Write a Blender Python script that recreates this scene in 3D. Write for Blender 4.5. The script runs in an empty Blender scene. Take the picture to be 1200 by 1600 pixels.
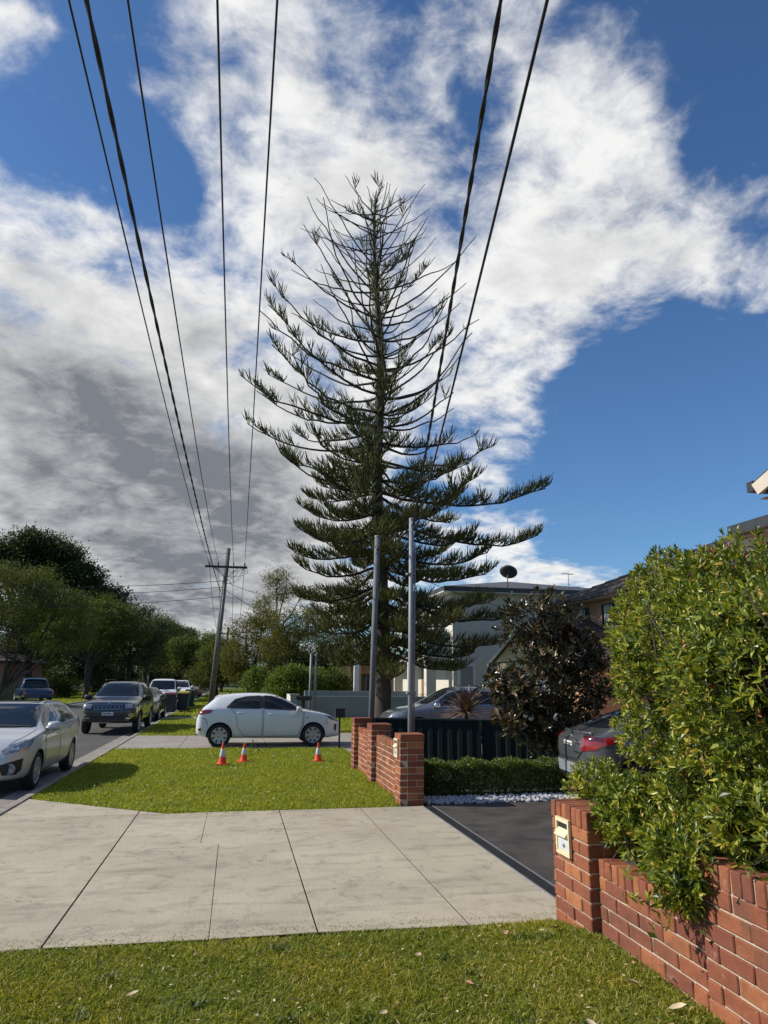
import bpy, bmesh, math, random
import numpy as np
from mathutils import Vector, Matrix
from mathutils.bvhtree import BVHTree

SC = bpy.context.scene
COL = SC.collection
R = math.radians
rng = np.random.default_rng(7)
random.seed(7)

# ------------------------------------------------------------------ camera
CAM_H = 1.85
F_PX = 1109.0
YAW, PITCH, ROLL = R(11.31), R(13.15), R(0.5)
fw = Vector((math.sin(YAW) * math.cos(PITCH), math.cos(YAW) * math.cos(PITCH), math.sin(PITCH)))
r0 = Vector((math.cos(YAW), -math.sin(YAW), 0))
u0 = r0.cross(fw)
rt = r0 * math.cos(ROLL) + u0 * math.sin(ROLL)
up = -r0 * math.sin(ROLL) + u0 * math.cos(ROLL)
cam_data = bpy.data.cameras.new("camera")
cam = bpy.data.objects.new("camera", cam_data)
COL.objects.link(cam)
M = Matrix((rt, up, -fw)).transposed().to_4x4()
M.translation = (0, 0, CAM_H)
cam.matrix_world = M
cam_data.sensor_fit = 'VERTICAL'
cam_data.sensor_height = 36.0
cam_data.lens = 36.0 * F_PX / 1600.0
cam_data.clip_start = 0.1
cam_data.clip_end = 6000
SC.camera = cam
SC.render.resolution_x, SC.render.resolution_y = 768, 1024


def view_dir(px, py):
    """direction in the world seen at a point of the 1200x1600 view (used for the clouds only)"""
    return (rt * ((px - 600) / F_PX) + up * (-(py - 800) / F_PX) + fw).normalized()


# ------------------------------------------------------------------ sun, sky, exposure
SUN_TO = Vector((-1.33, 0.34, 1.0)).normalized()
SUN_EL = math.asin(SUN_TO.z)
SUN_AZ = math.atan2(SUN_TO.x, SUN_TO.y)
sd = bpy.data.lights.new("sun", 'SUN')
sd.energy = 5.0
sd.angle = R(0.53)
sd.color = (1.0, 0.93, 0.82)
sun = bpy.data.objects.new("sun", sd)
sun.rotation_euler = SUN_TO.to_track_quat('Z', 'Y').to_euler()
COL.objects.link(sun)

SC.view_settings.view_transform = 'Standard'
SC.view_settings.look = 'None'
SC.view_settings.exposure = 0.0
SC.view_settings.gamma = 1.0
SC.view_settings.use_curve_mapping = False
SC.cycles.max_bounces = 6
SC.cycles.transparent_max_bounces = 8
SC.cycles.use_denoising = True

world = bpy.data.worlds.new("World")
SC.world = world
world.use_nodes = True
wt = world.node_tree
wt.nodes.clear()


class G:
    """small helper to write node graphs"""

    def __init__(self, tree):
        self.t = tree

    def n(self, typ, **kw):
        nd = self.t.nodes.new(typ)
        for k, v in kw.items():
            setattr(nd, k, v)
        return nd

    def l(self, a, b):
        self.t.links.new(a, b)

    def val(self, x, sock):
        if isinstance(x, (int, float)):
            sock.default_value = x
        elif isinstance(x, (tuple, list, Vector)):
            sock.default_value = tuple(x)
        else:
            self.l(x, sock)

    def math(self, op, a, b=0.0, c=0.0, clamp=False):
        nd = self.n('ShaderNodeMath', operation=op)
        nd.use_clamp = clamp
        self.val(a, nd.inputs[0]); self.val(b, nd.inputs[1]); self.val(c, nd.inputs[2])
        return nd.outputs[0]

    def vmath(self, op, a, b=None, scale=None):
        nd = self.n('ShaderNodeVectorMath', operation=op)
        self.val(a, nd.inputs[0])
        if b is not None:
            self.val(b, nd.inputs[1])
        if scale is not None:
            self.val(scale, nd.inputs['Scale'])
        return nd

    def rng(self, x, a, b, c=0.0, d=1.0, kind='SMOOTHSTEP'):
        nd = self.n('ShaderNodeMapRange', interpolation_type=kind)
        self.val(x, nd.inputs[0])
        for i, v in enumerate((a, b, c, d)):
            self.val(v, nd.inputs[i + 1])
        return nd.outputs[0]

    def noise(self, vec, scale, detail=4, rough=0.55, dist=0.0, lac=2.0, dim='3D'):
        nd = self.n('ShaderNodeTexNoise', noise_dimensions=dim)
        if vec is not None:
            self.l(vec, nd.inputs['Vector'])
        nd.inputs['Scale'].default_value = scale
        nd.inputs['Detail'].default_value = detail
        nd.inputs['Roughness'].default_value = rough
        nd.inputs['Distortion'].default_value = dist
        nd.inputs['Lacunarity'].default_value = lac
        return nd.outputs['Fac']

    def mix(self, f, a, b, blend='MIX'):
        nd = self.n('ShaderNodeMix', data_type='RGBA', blend_type=blend)
        self.val(f, nd.inputs[0])
        for s, v in ((nd.inputs[6], a), (nd.inputs[7], b)):
            if isinstance(v, (tuple, list)):
                s.default_value = (*v[:3], 1)
            else:
                self.l(v, s)
        return nd.outputs[2]


g = G(wt)
tc = g.n('ShaderNodeTexCoord')
D = g.vmath('NORMALIZE', tc.outputs['Generated']).outputs[0]
sky = g.n('ShaderNodeTexSky', sky_type='NISHITA')
sky.sun_disc = False
sky.sun_elevation = SUN_EL
sky.sun_rotation = SUN_AZ
sky.altitude = 20
sky.air_density = 1.0
sky.dust_density = 0.4
sky.ozone_density = 2.2
sep = g.n('ShaderNodeSeparateXYZ')
g.l(D, sep.inputs[0])
zz = g.math('ADD', g.math('MAXIMUM', sep.outputs[2], 0.0), 0.22)
px_ = g.math('DIVIDE', sep.outputs[0], zz)
py_ = g.math('DIVIDE', sep.outputs[1], zz)
cmb = g.n('ShaderNodeCombineXYZ')
g.l(px_, cmb.inputs[0]); g.l(py_, cmb.inputs[1])
CP = cmb.outputs[0]


def blob_field(blobs):
    acc = None
    for (x, y, rad, w) in blobs:
        c = view_dir(x, y)
        ang = rad / F_PX / (1 + ((x - 600) ** 2 + (y - 800) ** 2) / F_PX ** 2) ** 0.75
        dt = g.vmath('DOT_PRODUCT', D, tuple(c)).outputs['Value']
        v = g.rng(dt, math.cos(ang * 1.25), 1.0, 0.0, w, 'SMOOTHERSTEP')
        acc = v if acc is None else g.math('ADD', acc, v)
    return acc


COVER = [(60, 400, 230, .34), (180, 560, 250, .38), (230, 740, 280, .55), (60, 760, 240, .5), (400, 830, 180, .5),
         (420, 110, 200, .36), (560, 230, 200, .34), (420, 440, 240, .42), (620, 480, 220, .36), (840, 340, 190, .28),
         (930, 190, 160, .23), (820, 90, 130, .19), (1010, 420, 150, .23), (1160, 360, 130, .28), (900, 540, 150, .24),
         (790, 660, 130, .28), (20, 80, 100, .28), (860, 905, 110, .36), (980, 900, 80, .28), (760, 880, 80, .26), (700, 30, 150, .25),
         (160, 1010, 90, .2), (300, 965, 50, .22), (560, 800, 160, .30), (520, 660, 120, .2),
         (80, 190, 140, -.42), (230, 250, 90, -.3), (330, 340, 60, -.22), (1150, 130, 190, -.32), (1110, 690, 260, -.5), (960, 770, 170, -.42), (310, 930, 60, -.25),
         (735, 170, 70, -.30), (725, 260, 50, -.22), (940, 300, 70, -.16), (860, 60, 50, -.15), (1060, 500, 70, -.2), (890, 450, 50, -.15), (560, 330, 50, -.1), (470, 745, 70, -.42), (270, 220, 80, -.12), (900, 440, 60, -.12), (200, 330, 50, -.12), (640, 720, 60, -.15)]
GREY = [(230, 800, 240, .75), (330, 740, 280, .30), (80, 800, 280, .35), (380, 860, 160, .3), (60, 700, 220, .6), (420, 830, 190, .65), (130, 560, 170, .5), (330, 660, 150, .35),
        (540, 400, 150, .28), (600, 560, 150, .3), (500, 250, 120, .2), (920, 330, 110, .22), (820, 470, 120, .2), (420, 90, 120, .2),
        (100, 830, 80, -.35)]
# slight warp keeps the masses from reading as round
wv = g.n('ShaderNodeTexNoise'); g.l(CP, wv.inputs['Vector'])
wv.inputs['Scale'].default_value = 2.3; wv.inputs['Detail'].default_value = 3
warp = g.vmath('SCALE', g.vmath('SUBTRACT', wv.outputs['Color'], (.5, .5, .5)).outputs[0], scale=0.22).outputs[0]
D_true = D
D = g.vmath('NORMALIZE', g.vmath('ADD', D_true, warp).outputs[0]).outputs[0]
cov = blob_field(COVER)
gry = blob_field(GREY)
n1 = g.noise(CP, 3.0, 12, 0.60, 0.3)
n2 = g.noise(CP, 10.0, 9, 0.64, 0.35)
nn = g.math('ADD', g.math('MULTIPLY', n1, 0.67), g.math('MULTIPLY', n2, 0.33))
body = g.math('ADD', g.math('MULTIPLY', g.math('SUBTRACT', nn, 0.5), 2.5), 0.5)
covc = g.math('ADD', g.math('MINIMUM', cov, 0.29), g.math('MULTIPLY', gry, 0.36))
dens0 = g.math('ADD', body, g.math('SUBTRACT', g.math('MULTIPLY', covc, 0.92), 0.12))
dens = g.rng(dens0, 0.36, 0.90)
thick = g.rng(dens0, 0.6, 1.2)
l1 = g.noise(g.vmath('ADD', CP, (-0.13, 0.04, 0.0)).outputs[0], 3.0, 6, 0.60, 0.3)
relief = g.rng(g.math('SUBTRACT', n1, l1), -0.2, 0.2, 0.0, 1.0, 'LINEAR')
l2 = g.noise(g.vmath('ADD', CP, (-0.04, 0.012, 0.0)).outputs[0], 10.0, 6, 0.64, 0.35)
relief2 = g.rng(g.math('SUBTRACT', n2, l2), -0.2, 0.2, 0.0, 1.0, 'LINEAR')
n3 = g.noise(CP, 5.0, 8, 0.6, 0.3)
gl = g.math('ADD', g.math('MULTIPLY', gry, 0.58), g.math('MULTIPLY', thick, 0.42))
gl = g.math('ADD', gl, g.math('MULTIPLY', g.math('SUBTRACT', n3, 0.5), 1.15))
gl = g.math('ADD', gl, g.math('MULTIPLY', g.math('SUBTRACT', 0.5, relief), 0.75))
gl = g.math('ADD', gl, g.math('MULTIPLY', g.math('SUBTRACT', 0.5, relief2), 0.50))
gl = g.rng(gl, 0.0, 1.70, 0.0, 1.0, 'LINEAR')
ccol = g.mix(gl, (0.92, 0.92, 0.91), (0.205, 0.22, 0.25))
skyc = g.vmath('SCALE', sky.outputs[0], scale=0.098).outputs[0]
skyc = g.mix(1.0, skyc, (0.66, 0.95, 1.24), 'MULTIPLY')
cl = g.mix(dens, skyc, ccol)
bg = g.n('ShaderNodeBackground')
g.l(cl, bg.inputs['Color'])
bg.inputs['Strength'].default_value = 1.0
wo = g.n('ShaderNodeOutputWorld')
g.l(bg.outputs[0], wo.inputs[0])

# ------------------------------------------------------------------ materials


def new_mat(name):
    m = bpy.data.materials.new(name)
    m.use_nodes = True
    m.node_tree.nodes.clear()
    return m, G(m.node_tree)


def principled(gg, col, rough=0.6, metal=0.0, spec=0.5, coat=0.0):
    p = gg.n('ShaderNodeBsdfPrincipled')
    gg.val((*col[:3], 1) if isinstance(col, (tuple, list)) else col, p.inputs['Base Color'])
    gg.val(rough, p.inputs['Roughness'])
    gg.val(metal, p.inputs['Metallic'])
    p.inputs['Specular IOR Level'].default_value = spec
    p.inputs['Coat Weight'].default_value = coat
    p.inputs['Coat Roughness'].default_value = 0.04
    return p


def out(gg, sh):
    o = gg.n('ShaderNodeOutputMaterial')
    gg.l(sh, o.inputs['Surface'])


def mat(name, c1, c2=None, scale=8.0, rough=0.6, metal=0.0, spec=0.5, coat=0.0, bump=0.0, bscale=None, detail=5, coords='Object', stretch=None, rough2=None):
    m, gg = new_mat(name)
    t = gg.n('ShaderNodeTexCoord').outputs[coords]
    if stretch:
        t = gg.vmath('MULTIPLY', t, stretch).outputs[0]
    col = c1
    if c2 is not None:
        n = gg.noise(t, scale, detail, 0.6)
        n = gg.rng(n, 0.3, 0.7, 0, 1, 'LINEAR')
        col = gg.mix(n, c1, c2)
        if rough2 is not None:
            rough = gg.rng(n, 0, 1, rough, rough2, 'LINEAR')
    p = principled(gg, col, rough, metal, spec, coat)
    if bump:
        b = gg.n('ShaderNodeBump')
        b.inputs['Strength'].default_value = bump
        b.inputs['Distance'].default_value = 0.02
        gg.l(gg.noise(t, bscale or scale * 4, 6, 0.65), b.inputs['Height'])
        gg.l(b.outputs[0], p.inputs['Normal'])
    out(gg, p.outputs[0])
    return m


def leaf_mat(name, cols, rough=0.45, trans=0.3, spec=0.4, tcol=None, patch=None):
    """leaves: each leaf its own tint; light passes through"""
    m, gg = new_mat(name)
    geo = gg.n('ShaderNodeNewGeometry')
    ramp = gg.n('ShaderNodeValToRGB')
    els = ramp.color_ramp.elements
    while len(els) < len(cols):
        els.new(0.5)
    for i, (pos, c) in enumerate(cols):
        els[i].position = pos
        els[i].color = (*c, 1)
    gg.l(geo.outputs['Random Per Island'], ramp.inputs[0])
    lc = ramp.outputs[0]
    if patch:
        oc = gg.n('ShaderNodeTexCoord').outputs['Object']
        f1 = gg.rng(gg.noise(oc, patch[0], 4, 0.6), 0.42, 0.68)
        f2 = gg.rng(gg.noise(gg.vmath('ADD', oc, (9.0, 4.0, 0.0)).outputs[0], patch[0] * 4.5, 4, 0.65), 0.50, 0.70)
        lc = gg.mix(f1, lc, gg.mix(1.0, lc, patch[1], 'MULTIPLY'))
        lc = gg.mix(f2, lc, gg.mix(1.0, lc, patch[2], 'MULTIPLY'))
    p = principled(gg, lc, rough, 0, spec)
    tr = gg.n('ShaderNodeBsdfTranslucent')
    tm = gg.mix(1.0, lc, tcol or (1.25, 1.3, 0.6), 'MULTIPLY')
    gg.l(tm, tr.inputs[0])
    ms = gg.n('ShaderNodeMixShader')
    ms.inputs[0].default_value = trans
    gg.l(p.outputs[0], ms.inputs[1]); gg.l(tr.outputs[0], ms.inputs[2])
    out(gg, ms.outputs[0])
    return m


def paint(name, c, metal=0.0, rough=0.28, flake=0.0):
    return mat(name, c, tuple(x * 0.93 for x in c), 3.0, rough=rough, metal=metal, coat=1.0)


def glass_dark(name, tint=(0.012, 0.015, 0.018)):
    m, gg = new_mat(name)
    p = principled(gg, tint, 0.03, 0, 0.5, 0.0)
    out(gg, p.outputs[0])
    return m


MT = {}


def brick_mat(name, a, b, c):
    m, gg = new_mat(name)
    oi = gg.n('ShaderNodeObjectInfo')
    t = gg.n('ShaderNodeTexCoord').outputs['Object']
    off = gg.vmath('ADD', t, gg.vmath('SCALE', (7.0, 3.0, 5.0), scale=oi.outputs['Random']).outputs[0]).outputs[0]
    f = gg.noise(off, 9.0, 5, 0.6)
    fine = gg.noise(off, 60.0, 4, 0.7)
    ramp = gg.n('ShaderNodeValToRGB')
    e = ramp.color_ramp.elements
    e.new(0.5)
    for i, (p_, c_) in enumerate(((0.0, a), (0.55, b), (1.0, c))):
        e[i].position = p_; e[i].color = (*c_, 1)
    gg.l(oi.outputs['Random'], ramp.inputs[0])
    col = gg.mix(gg.rng(f, 0.35, 0.75, 0, 0.55), ramp.outputs[0], tuple(x * 0.55 for x in b))
    col = gg.mix(gg.rng(fine, 0.56, 0.72, 0, 0.5), col, (0.10, 0.055, 0.04))
    col = gg.mix(gg.rng(gg.noise(off, 24, 3), 0.62, 0.75, 0, 0.25), col, (0.50, 0.36, 0.27))
    wp = gg.n('ShaderNodeNewGeometry').outputs['Position']
    grime = gg.rng(gg.noise(wp, 2.2, 6, 0.65), 0.50, 0.70, 0, 0.55)
    col = gg.mix(grime, col, (0.085, 0.055, 0.042))
    col = gg.mix(gg.rng(gg.noise(wp, 5.0, 5, 0.7), 0.60, 0.72, 0, 0.35), col, (0.42, 0.30, 0.22))
    p = principled(gg, col, 0.85, 0, 0.25)
    bp = gg.n('ShaderNodeBump'); bp.inputs['Strength'].default_value = 0.5; bp.inputs['Distance'].default_value = 0.006
    gg.l(gg.noise(off, 45, 6, 0.7), bp.inputs['Height']); gg.l(bp.outputs[0], p.inputs['Normal'])
    out(gg, p.outputs[0])
    return m


def concrete_mat():
    m, gg = new_mat('driveway_concrete')
    t = gg.n('ShaderNodeTexCoord').outputs['Object']
    big = gg.noise(t, 0.7, 5, 0.6)
    mid = gg.noise(t, 4.0, 6, 0.65, 0.5)
    fine = gg.noise(t, 140.0, 3, 0.7)
    st = gg.noise(gg.vmath('MULTIPLY', t, (60, 1.2, 1)).outputs[0], 1.0, 4, 0.7)
    st2 = gg.noise(gg.vmath('MULTIPLY', t, (1.0, 5.0, 1)).outputs[0], 0.8, 5, 0.65)
    col = gg.mix(gg.rng(big, 0.3, 0.7), (0.395, 0.345, 0.26), (0.50, 0.44, 0.332))
    col = gg.mix(gg.rng(mid, 0.48, 0.74, 0, 0.58), col, (0.20, 0.175, 0.138))
    col = gg.mix(gg.rng(st2, 0.50, 0.72, 0, 0.46), col, (0.185, 0.16, 0.125))
    col = gg.mix(gg.rng(st, 0.55, 0.75, 0, 0.22), col, (0.24, 0.22, 0.19))
    col = gg.mix(gg.rng(fine, 0.52, 0.74, 0, 0.55), col, (0.20, 0.18, 0.16))
    tyre = gg.noise(gg.vmath('MULTIPLY', t, (0.35, 7.0, 1)).outputs[0], 1.0, 3, 0.5)
    band = gg.math('MULTIPLY', gg.rng(tyre, 0.56, 0.66, 0, 1), gg.rng(gg.noise(t, 1.6, 4), 0.42, 0.62, 0, 0.22))
    col = gg.mix(band, col, (0.17, 0.15, 0.12))
    spot = gg.rng(gg.noise(t, 7.0, 2, 0.5), 0.69, 0.75, 0, 0.40)
    col = gg.mix(spot, col, (0.13, 0.115, 0.095))
    crack = gg.math('ABSOLUTE', gg.math('SUBTRACT', gg.noise(gg.vmath('ADD', t, (3.3, 1.2, 0)).outputs[0], 0.55, 5, 0.6), 0.5))
    hair = gg.math('MULTIPLY', gg.rng(crack, 0.0, 0.0035, 1, 0), gg.rng(gg.noise(t, 0.8, 2), 0.5, 0.6, 0, 0.75))
    col = gg.mix(hair, col, (0.10, 0.09, 0.075))
    # rust wash near the far right corner
    tc_ = gg.vmath('DISTANCE', t, (1.6, 9.9, 0.0)).outputs['Value']
    rust = gg.math('MULTIPLY', gg.rng(tc_, 0.2, 1.3, 1, 0), gg.rng(gg.noise(t, 2.5, 4), 0.45, 0.7, 0, 0.4))
    col = gg.mix(rust, col, (0.35, 0.25, 0.15))
    p = principled(gg, col, 0.9, 0, 0.25)
    b = gg.n('ShaderNodeBump'); b.inputs['Strength'].default_value = 0.55; b.inputs['Distance'].default_value = 0.006
    h = gg.math('ADD', gg.math('MULTIPLY', fine, 0.5), gg.math('ADD', gg.math('MULTIPLY', st, 0.5), gg.noise(t, 30, 4)))
    gg.l(h, b.inputs['Height']); gg.l(b.outputs[0], p.inputs['Normal'])
    out(gg, p.outputs[0])
    return m


def far_brick_mat(name, c1, c2, mortar):
    m, gg = new_mat(name)
    t = gg.n('ShaderNodeTexCoord').outputs['Object']
    sp = gg.n('ShaderNodeSeparateXYZ'); gg.l(t, sp.inputs[0])
    cb = gg.n('ShaderNodeCombineXYZ')
    gg.l(gg.math('ADD', sp.outputs[0], sp.outputs[1]), cb.inputs[0]); gg.l(sp.outputs[2], cb.inputs[1])
    br = gg.n('ShaderNodeTexBrick')
    gg.l(cb.outputs[0], br.inputs['Vector'])
    br.inputs['Color1'].default_value = (*c1, 1); br.inputs['Color2'].default_value = (*c2, 1); br.inputs['Mortar'].default_value = (*mortar, 1)
    br.inputs['Scale'].default_value = 1.0
    br.inputs['Brick Width'].default_value = 0.26; br.inputs['Row Height'].default_value = 0.095
    br.inputs['Mortar Size'].default_value = 0.008
    p = principled(gg, gg.mix(gg.rng(gg.noise(t, 3, 4), .3, .7, 0, .3), br.outputs[0], c2), 0.85, 0, 0.2)
    b = gg.n('ShaderNodeBump'); b.invert = True
    b.inputs['Strength'].default_value = 0.5; b.inputs['Distance'].default_value = 0.008
    gg.l(br.outputs['Fac'], b.inputs['Height']); gg.l(b.outputs[0], p.inputs['Normal'])
    out(gg, p.outputs[0])
    return m


MT['concrete'] = concrete_mat()
MT['path'] = mat('old_path_concrete', (0.24, 0.215, 0.185), (0.34, 0.31, 0.27), 2.0, 0.9, bump=.4, bscale=60)
MT['kerb'] = mat('kerb_concrete', (0.22, 0.195, 0.165), (0.36, 0.32, 0.27), 3.0, 0.9, bump=.5, bscale=50)
MT['joint'] = mat('joint_dirt', (0.03, 0.026, 0.022), (0.06, 0.05, 0.04), 20, 0.95)
MT['asphalt'] = mat('asphalt', (0.060, 0.056, 0.051), (0.098, 0.090, 0.081), 1.5, 0.9, bump=.6, bscale=120)
MT['dark_drive'] = mat('dark_coated_concrete', (0.030, 0.025, 0.022), (0.088, 0.074, 0.064), 2.2, 0.55, bump=.5, bscale=60, rough2=.85, detail=9)
MT['soil'] = mat('lawn_soil', (0.07, 0.085, 0.014), (0.12, 0.14, 0.024), 5, 0.95, bump=.6, bscale=60)
MT['far_ground'] = mat('far_ground', (0.05, 0.07, 0.018), (0.08, 0.10, 0.03), .3, 0.95, bump=.5, bscale=8)
MT['grass'] = leaf_mat('grass_blades', ((0, (0.135, 0.175, 0.014)), (.45, (0.225, 0.265, 0.024)), (.80, (0.31, 0.32, 0.05)), (.93, (0.46, 0.40, 0.15)), (1, (0.55, 0.46, 0.24))), 0.55, 0.35, 0.25, None, (1.1, (1.35, 1.12, .95), (.72, .80, .75)))
MT['grass_dry'] = leaf_mat('verge_grass', ((0, (0.18, 0.225, 0.016)), (.5, (0.29, 0.335, 0.028)), (.9, (0.42, 0.42, 0.07)), (1, (0.55, 0.48, 0.2))), 0.55, 0.4, 0.25, None, (.55, (1.12, 1.04, .9), (.74, .82, .8)))
MT['brick'] = brick_mat('red_brick', (0.20, 0.066, 0.044), (0.30, 0.10, 0.05), (0.41, 0.16, 0.068))
MT['mortar'] = mat('mortar', (0.46, 0.37, 0.27), (0.60, 0.50, 0.38), 14, 0.95, bump=.6, bscale=90)
MT['galv'] = mat('galvanised_steel', (0.20, 0.215, 0.23), (0.28, 0.295, 0.31), 6, 0.55, metal=.25, rough2=.7)
MT['timber'] = mat('weathered_timber', (0.10, 0.085, 0.07), (0.19, 0.165, 0.135), 3, 0.9, bump=.7, bscale=12, stretch=(6, 6, .6))
MT['dark_timber'] = mat('dark_timber', (0.03, 0.026, 0.022), (0.06, 0.05, 0.04), 3, 0.9, bump=.5, bscale=20)
MT['wire'] = mat('black_cable', (0.012, 0.012, 0.013), (0.02, 0.02, 0.02), 4, 0.6)
MT['ceramic'] = mat('brown_ceramic', (0.05, 0.04, 0.035), None, 4, 0.35)
MT['bark'] = mat('pine_bark', (0.040, 0.029, 0.022), (0.085, 0.066, 0.052), 5, 0.95, bump=1.0, bscale=16, stretch=(1, 1, .5))
MT['bark_pale'] = mat('pale_bark', (0.09, 0.075, 0.06), (0.19, 0.165, 0.135), 4, 0.9, bump=.7, bscale=14, stretch=(1, 1, .3))
MT['twig'] = mat('dark_branch', (0.030, 0.023, 0.018), (0.06, 0.046, 0.035), 7, 0.9)
MT['needles'] = leaf_mat('pine_foliage', ((0, (0.045, 0.056, 0.016)), (.5, (0.088, 0.10, 0.026)), (.85, (0.16, 0.16, 0.04)), (1, (0.25, 0.22, 0.07))), 0.5, 0.12, 0.3)
MT['leaf_dark'] = leaf_mat('dark_leaves', ((0, (0.022, 0.034, 0.011)), (.5, (0.042, 0.058, 0.017)), (1, (0.08, 0.098, 0.028))), 0.55, 0.3, 0.3)
MT['leaf_mid'] = leaf_mat('mid_green_leaves', ((0, (0.05, 0.07, 0.014)), (.5, (0.09, 0.115, 0.021)), (1, (0.15, 0.17, 0.034))), 0.55, 0.4, 0.3)
MT['leaf_pale'] = leaf_mat('feathery_leaves', ((0, (0.055, 0.07, 0.014)), (.5, (0.09, 0.105, 0.02)), (1, (0.15, 0.16, 0.035))), 0.55, 0.42, 0.3)
MT['leaf_olive'] = leaf_mat('olive_leaves', ((0, (0.07, 0.075, 0.016)), (.5, (0.125, 0.12, 0.025)), (1, (0.20, 0.175, 0.042))), 0.55, 0.4, 0.3)
MT['leaf_bright'] = leaf_mat('bright_leaves', ((0, (0.06, 0.10, 0.012)), (.5, (0.11, 0.165, 0.02)), (1, (0.19, 0.23, 0.03))), 0.45, 0.35, 0.4)
MT['lilly'] = leaf_mat('glossy_hedge_leaves', ((0, (0.05, 0.078, 0.014)), (.36, (0.12, 0.165, 0.02)), (.68, (0.26, 0.30, 0.032)), (.93, (0.44, 0.41, 0.05)), (1, (0.46, 0.27, 0.06))), 0.37, 0.25, 0.5)
MT['lilly_red'] = leaf_mat('new_red_leaves', ((0, (0.30, 0.06, 0.03)), (1, (0.42, 0.14, 0.06))), 0.35, 0.3, 0.5, (1.3, .7, .5))
MT['box'] = leaf_mat('box_hedge_leaves', ((0, (0.04, 0.068, 0.012)), (.5, (0.085, 0.125, 0.02)), (1, (0.16, 0.19, 0.035))), 0.45, 0.3, 0.4)
MT['magnolia'] = leaf_mat('magnolia_leaves', ((0, (0.028, 0.036, 0.013)), (.55, (0.055, 0.062, 0.02)), (.66, (0.095, 0.055, 0.022)), (1, (0.15, 0.085, 0.034))), 0.27, 0.08, 0.6)
MT['petal'] = mat('white_petals', (0.75, 0.70, 0.58), (0.62, 0.52, 0.40), 9, 0.6)
MT['cordy'] = mat('bronze_fronds', (0.11, 0.05, 0.045), (0.30, 0.21, 0.11), 9, 0.45, stretch=(6, 6, .3))
MT['palm'] = leaf_mat('palm_leaves', ((0, (0.05, 0.085, 0.015)), (1, (0.12, 0.16, 0.03))), 0.45, 0.3, 0.4)
MT['black'] = mat('black_plastic', (0.012, 0.012, 0.013), (0.02, 0.02, 0.021), 9, 0.55)
MT['rubber'] = mat('tyre_rubber', (0.014, 0.014, 0.014), (0.028, 0.027, 0.026), 12, 0.85)
MT['rim'] = mat('alloy_rim', (0.50, 0.51, 0.52), (0.42, 0.43, 0.44), 5, 0.35, metal=.6)
MT['rim_dark'] = mat('dark_alloy_rim', (0.16, 0.165, 0.17), (0.22, 0.22, 0.23), 5, 0.35, metal=.6)
MT['glass'] = glass_dark('car_glass')
MT['lamp'] = mat('headlamp_lens', (0.42, 0.43, 0.44), (0.16, 0.165, 0.17), 14, 0.08, metal=.35, coat=1)
MT['lamp_dark'] = mat('smoked_headlamp', (0.05, 0.052, 0.055), (0.20, 0.20, 0.21), 14, 0.08, coat=1)
MT['red_lamp'] = mat('red_lamp_lens', (0.36, 0.010, 0.014), (0.22, 0.006, 0.01), 12, 0.12, coat=1)
MT['dark_red'] = mat('smoked_red_lens', (0.07, 0.006, 0.008), (0.10, 0.008, 0.01), 12, 0.12, coat=1)
MT['chrome'] = mat('chrome', (0.70, 0.71, 0.72), None, 4, 0.14, metal=1)
MT['plate'] = mat('number_plate', (0.78, 0.76, 0.66), (0.72, 0.70, 0.60), 9, 0.5)
MT['plate_white'] = mat('number_plate_white', (0.74, 0.75, 0.75), (0.68, 0.69, 0.69), 9, 0.5)
MT['ink'] = mat('black_lettering', (0.012, 0.012, 0.014), None, 4, 0.5)
MT['orange'] = mat('orange_rubber', (0.85, 0.075, 0.02), (0.68, 0.055, 0.02), 9, 0.55)
MT['band'] = mat('reflective_band', (0.70, 0.70, 0.70), (0.52, 0.52, 0.53), 18, 0.4)
MT['cream'] = mat('cream_letterbox', (0.74, 0.66, 0.42), (0.66, 0.58, 0.36), 7, 0.5)
MT['label'] = mat('pale_sticker', (0.62, 0.64, 0.63), (0.48, 0.50, 0.50), 22, 0.6)
MT['fence'] = mat('dark_green_steel', (0.010, 0.018, 0.016), (0.016, 0.027, 0.024), 2, 0.75, spec=.2)
MT['grey_pole'] = mat('weathered_grey_pole', (0.105, 0.11, 0.115), (0.17, 0.175, 0.18), 5, 0.75, bump=.3, bscale=20)
MT['white_wall'] = mat('white_render', (0.60, 0.56, 0.48), (0.68, 0.635, 0.55), 1.2, 0.85, bump=.25, bscale=60)
MT['grey_render'] = mat('grey_render', (0.30, 0.30, 0.295), (0.37, 0.37, 0.36), 1.2, 0.85, bump=.25, bscale=60)
MT['grey_wall'] = mat('grey_painted_wall', (0.27, 0.29, 0.29), (0.34, 0.36, 0.36), 1.4, 0.85, bump=.3, bscale=50)
MT['cream_wall'] = mat('cream_cladding', (0.72, 0.62, 0.38), (0.66, 0.56, 0.34), 1.5, 0.8)
MT['white_paint'] = mat('white_paint', (0.74, 0.74, 0.72), (0.66, 0.66, 0.64), 2, 0.5)
MT['tile'] = mat('dark_roof_tile', (0.050, 0.038, 0.032), (0.095, 0.072, 0.060), 3, 0.85, bump=.6, bscale=25)
MT['metal_roof'] = mat('dark_metal_roof', (0.035, 0.036, 0.04), (0.06, 0.06, 0.065), 3, 0.5)
MT['gutter'] = mat('dark_gutter', (0.025, 0.025, 0.027), (0.04, 0.04, 0.042), 4, 0.45)
MT['fascia'] = mat('pale_fascia', (0.52, 0.46, 0.37), (0.60, 0.53, 0.44), 3, 0.7)
MT['house_brick'] = far_brick_mat('orange_house_brick', (0.44, 0.22, 0.11), (0.54, 0.31, 0.16), (0.46, 0.40, 0.32))
MT['house_brick_red'] = far_brick_mat('red_house_brick', (0.26, 0.09, 0.05), (0.36, 0.14, 0.075), (0.36, 0.30, 0.25))
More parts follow.
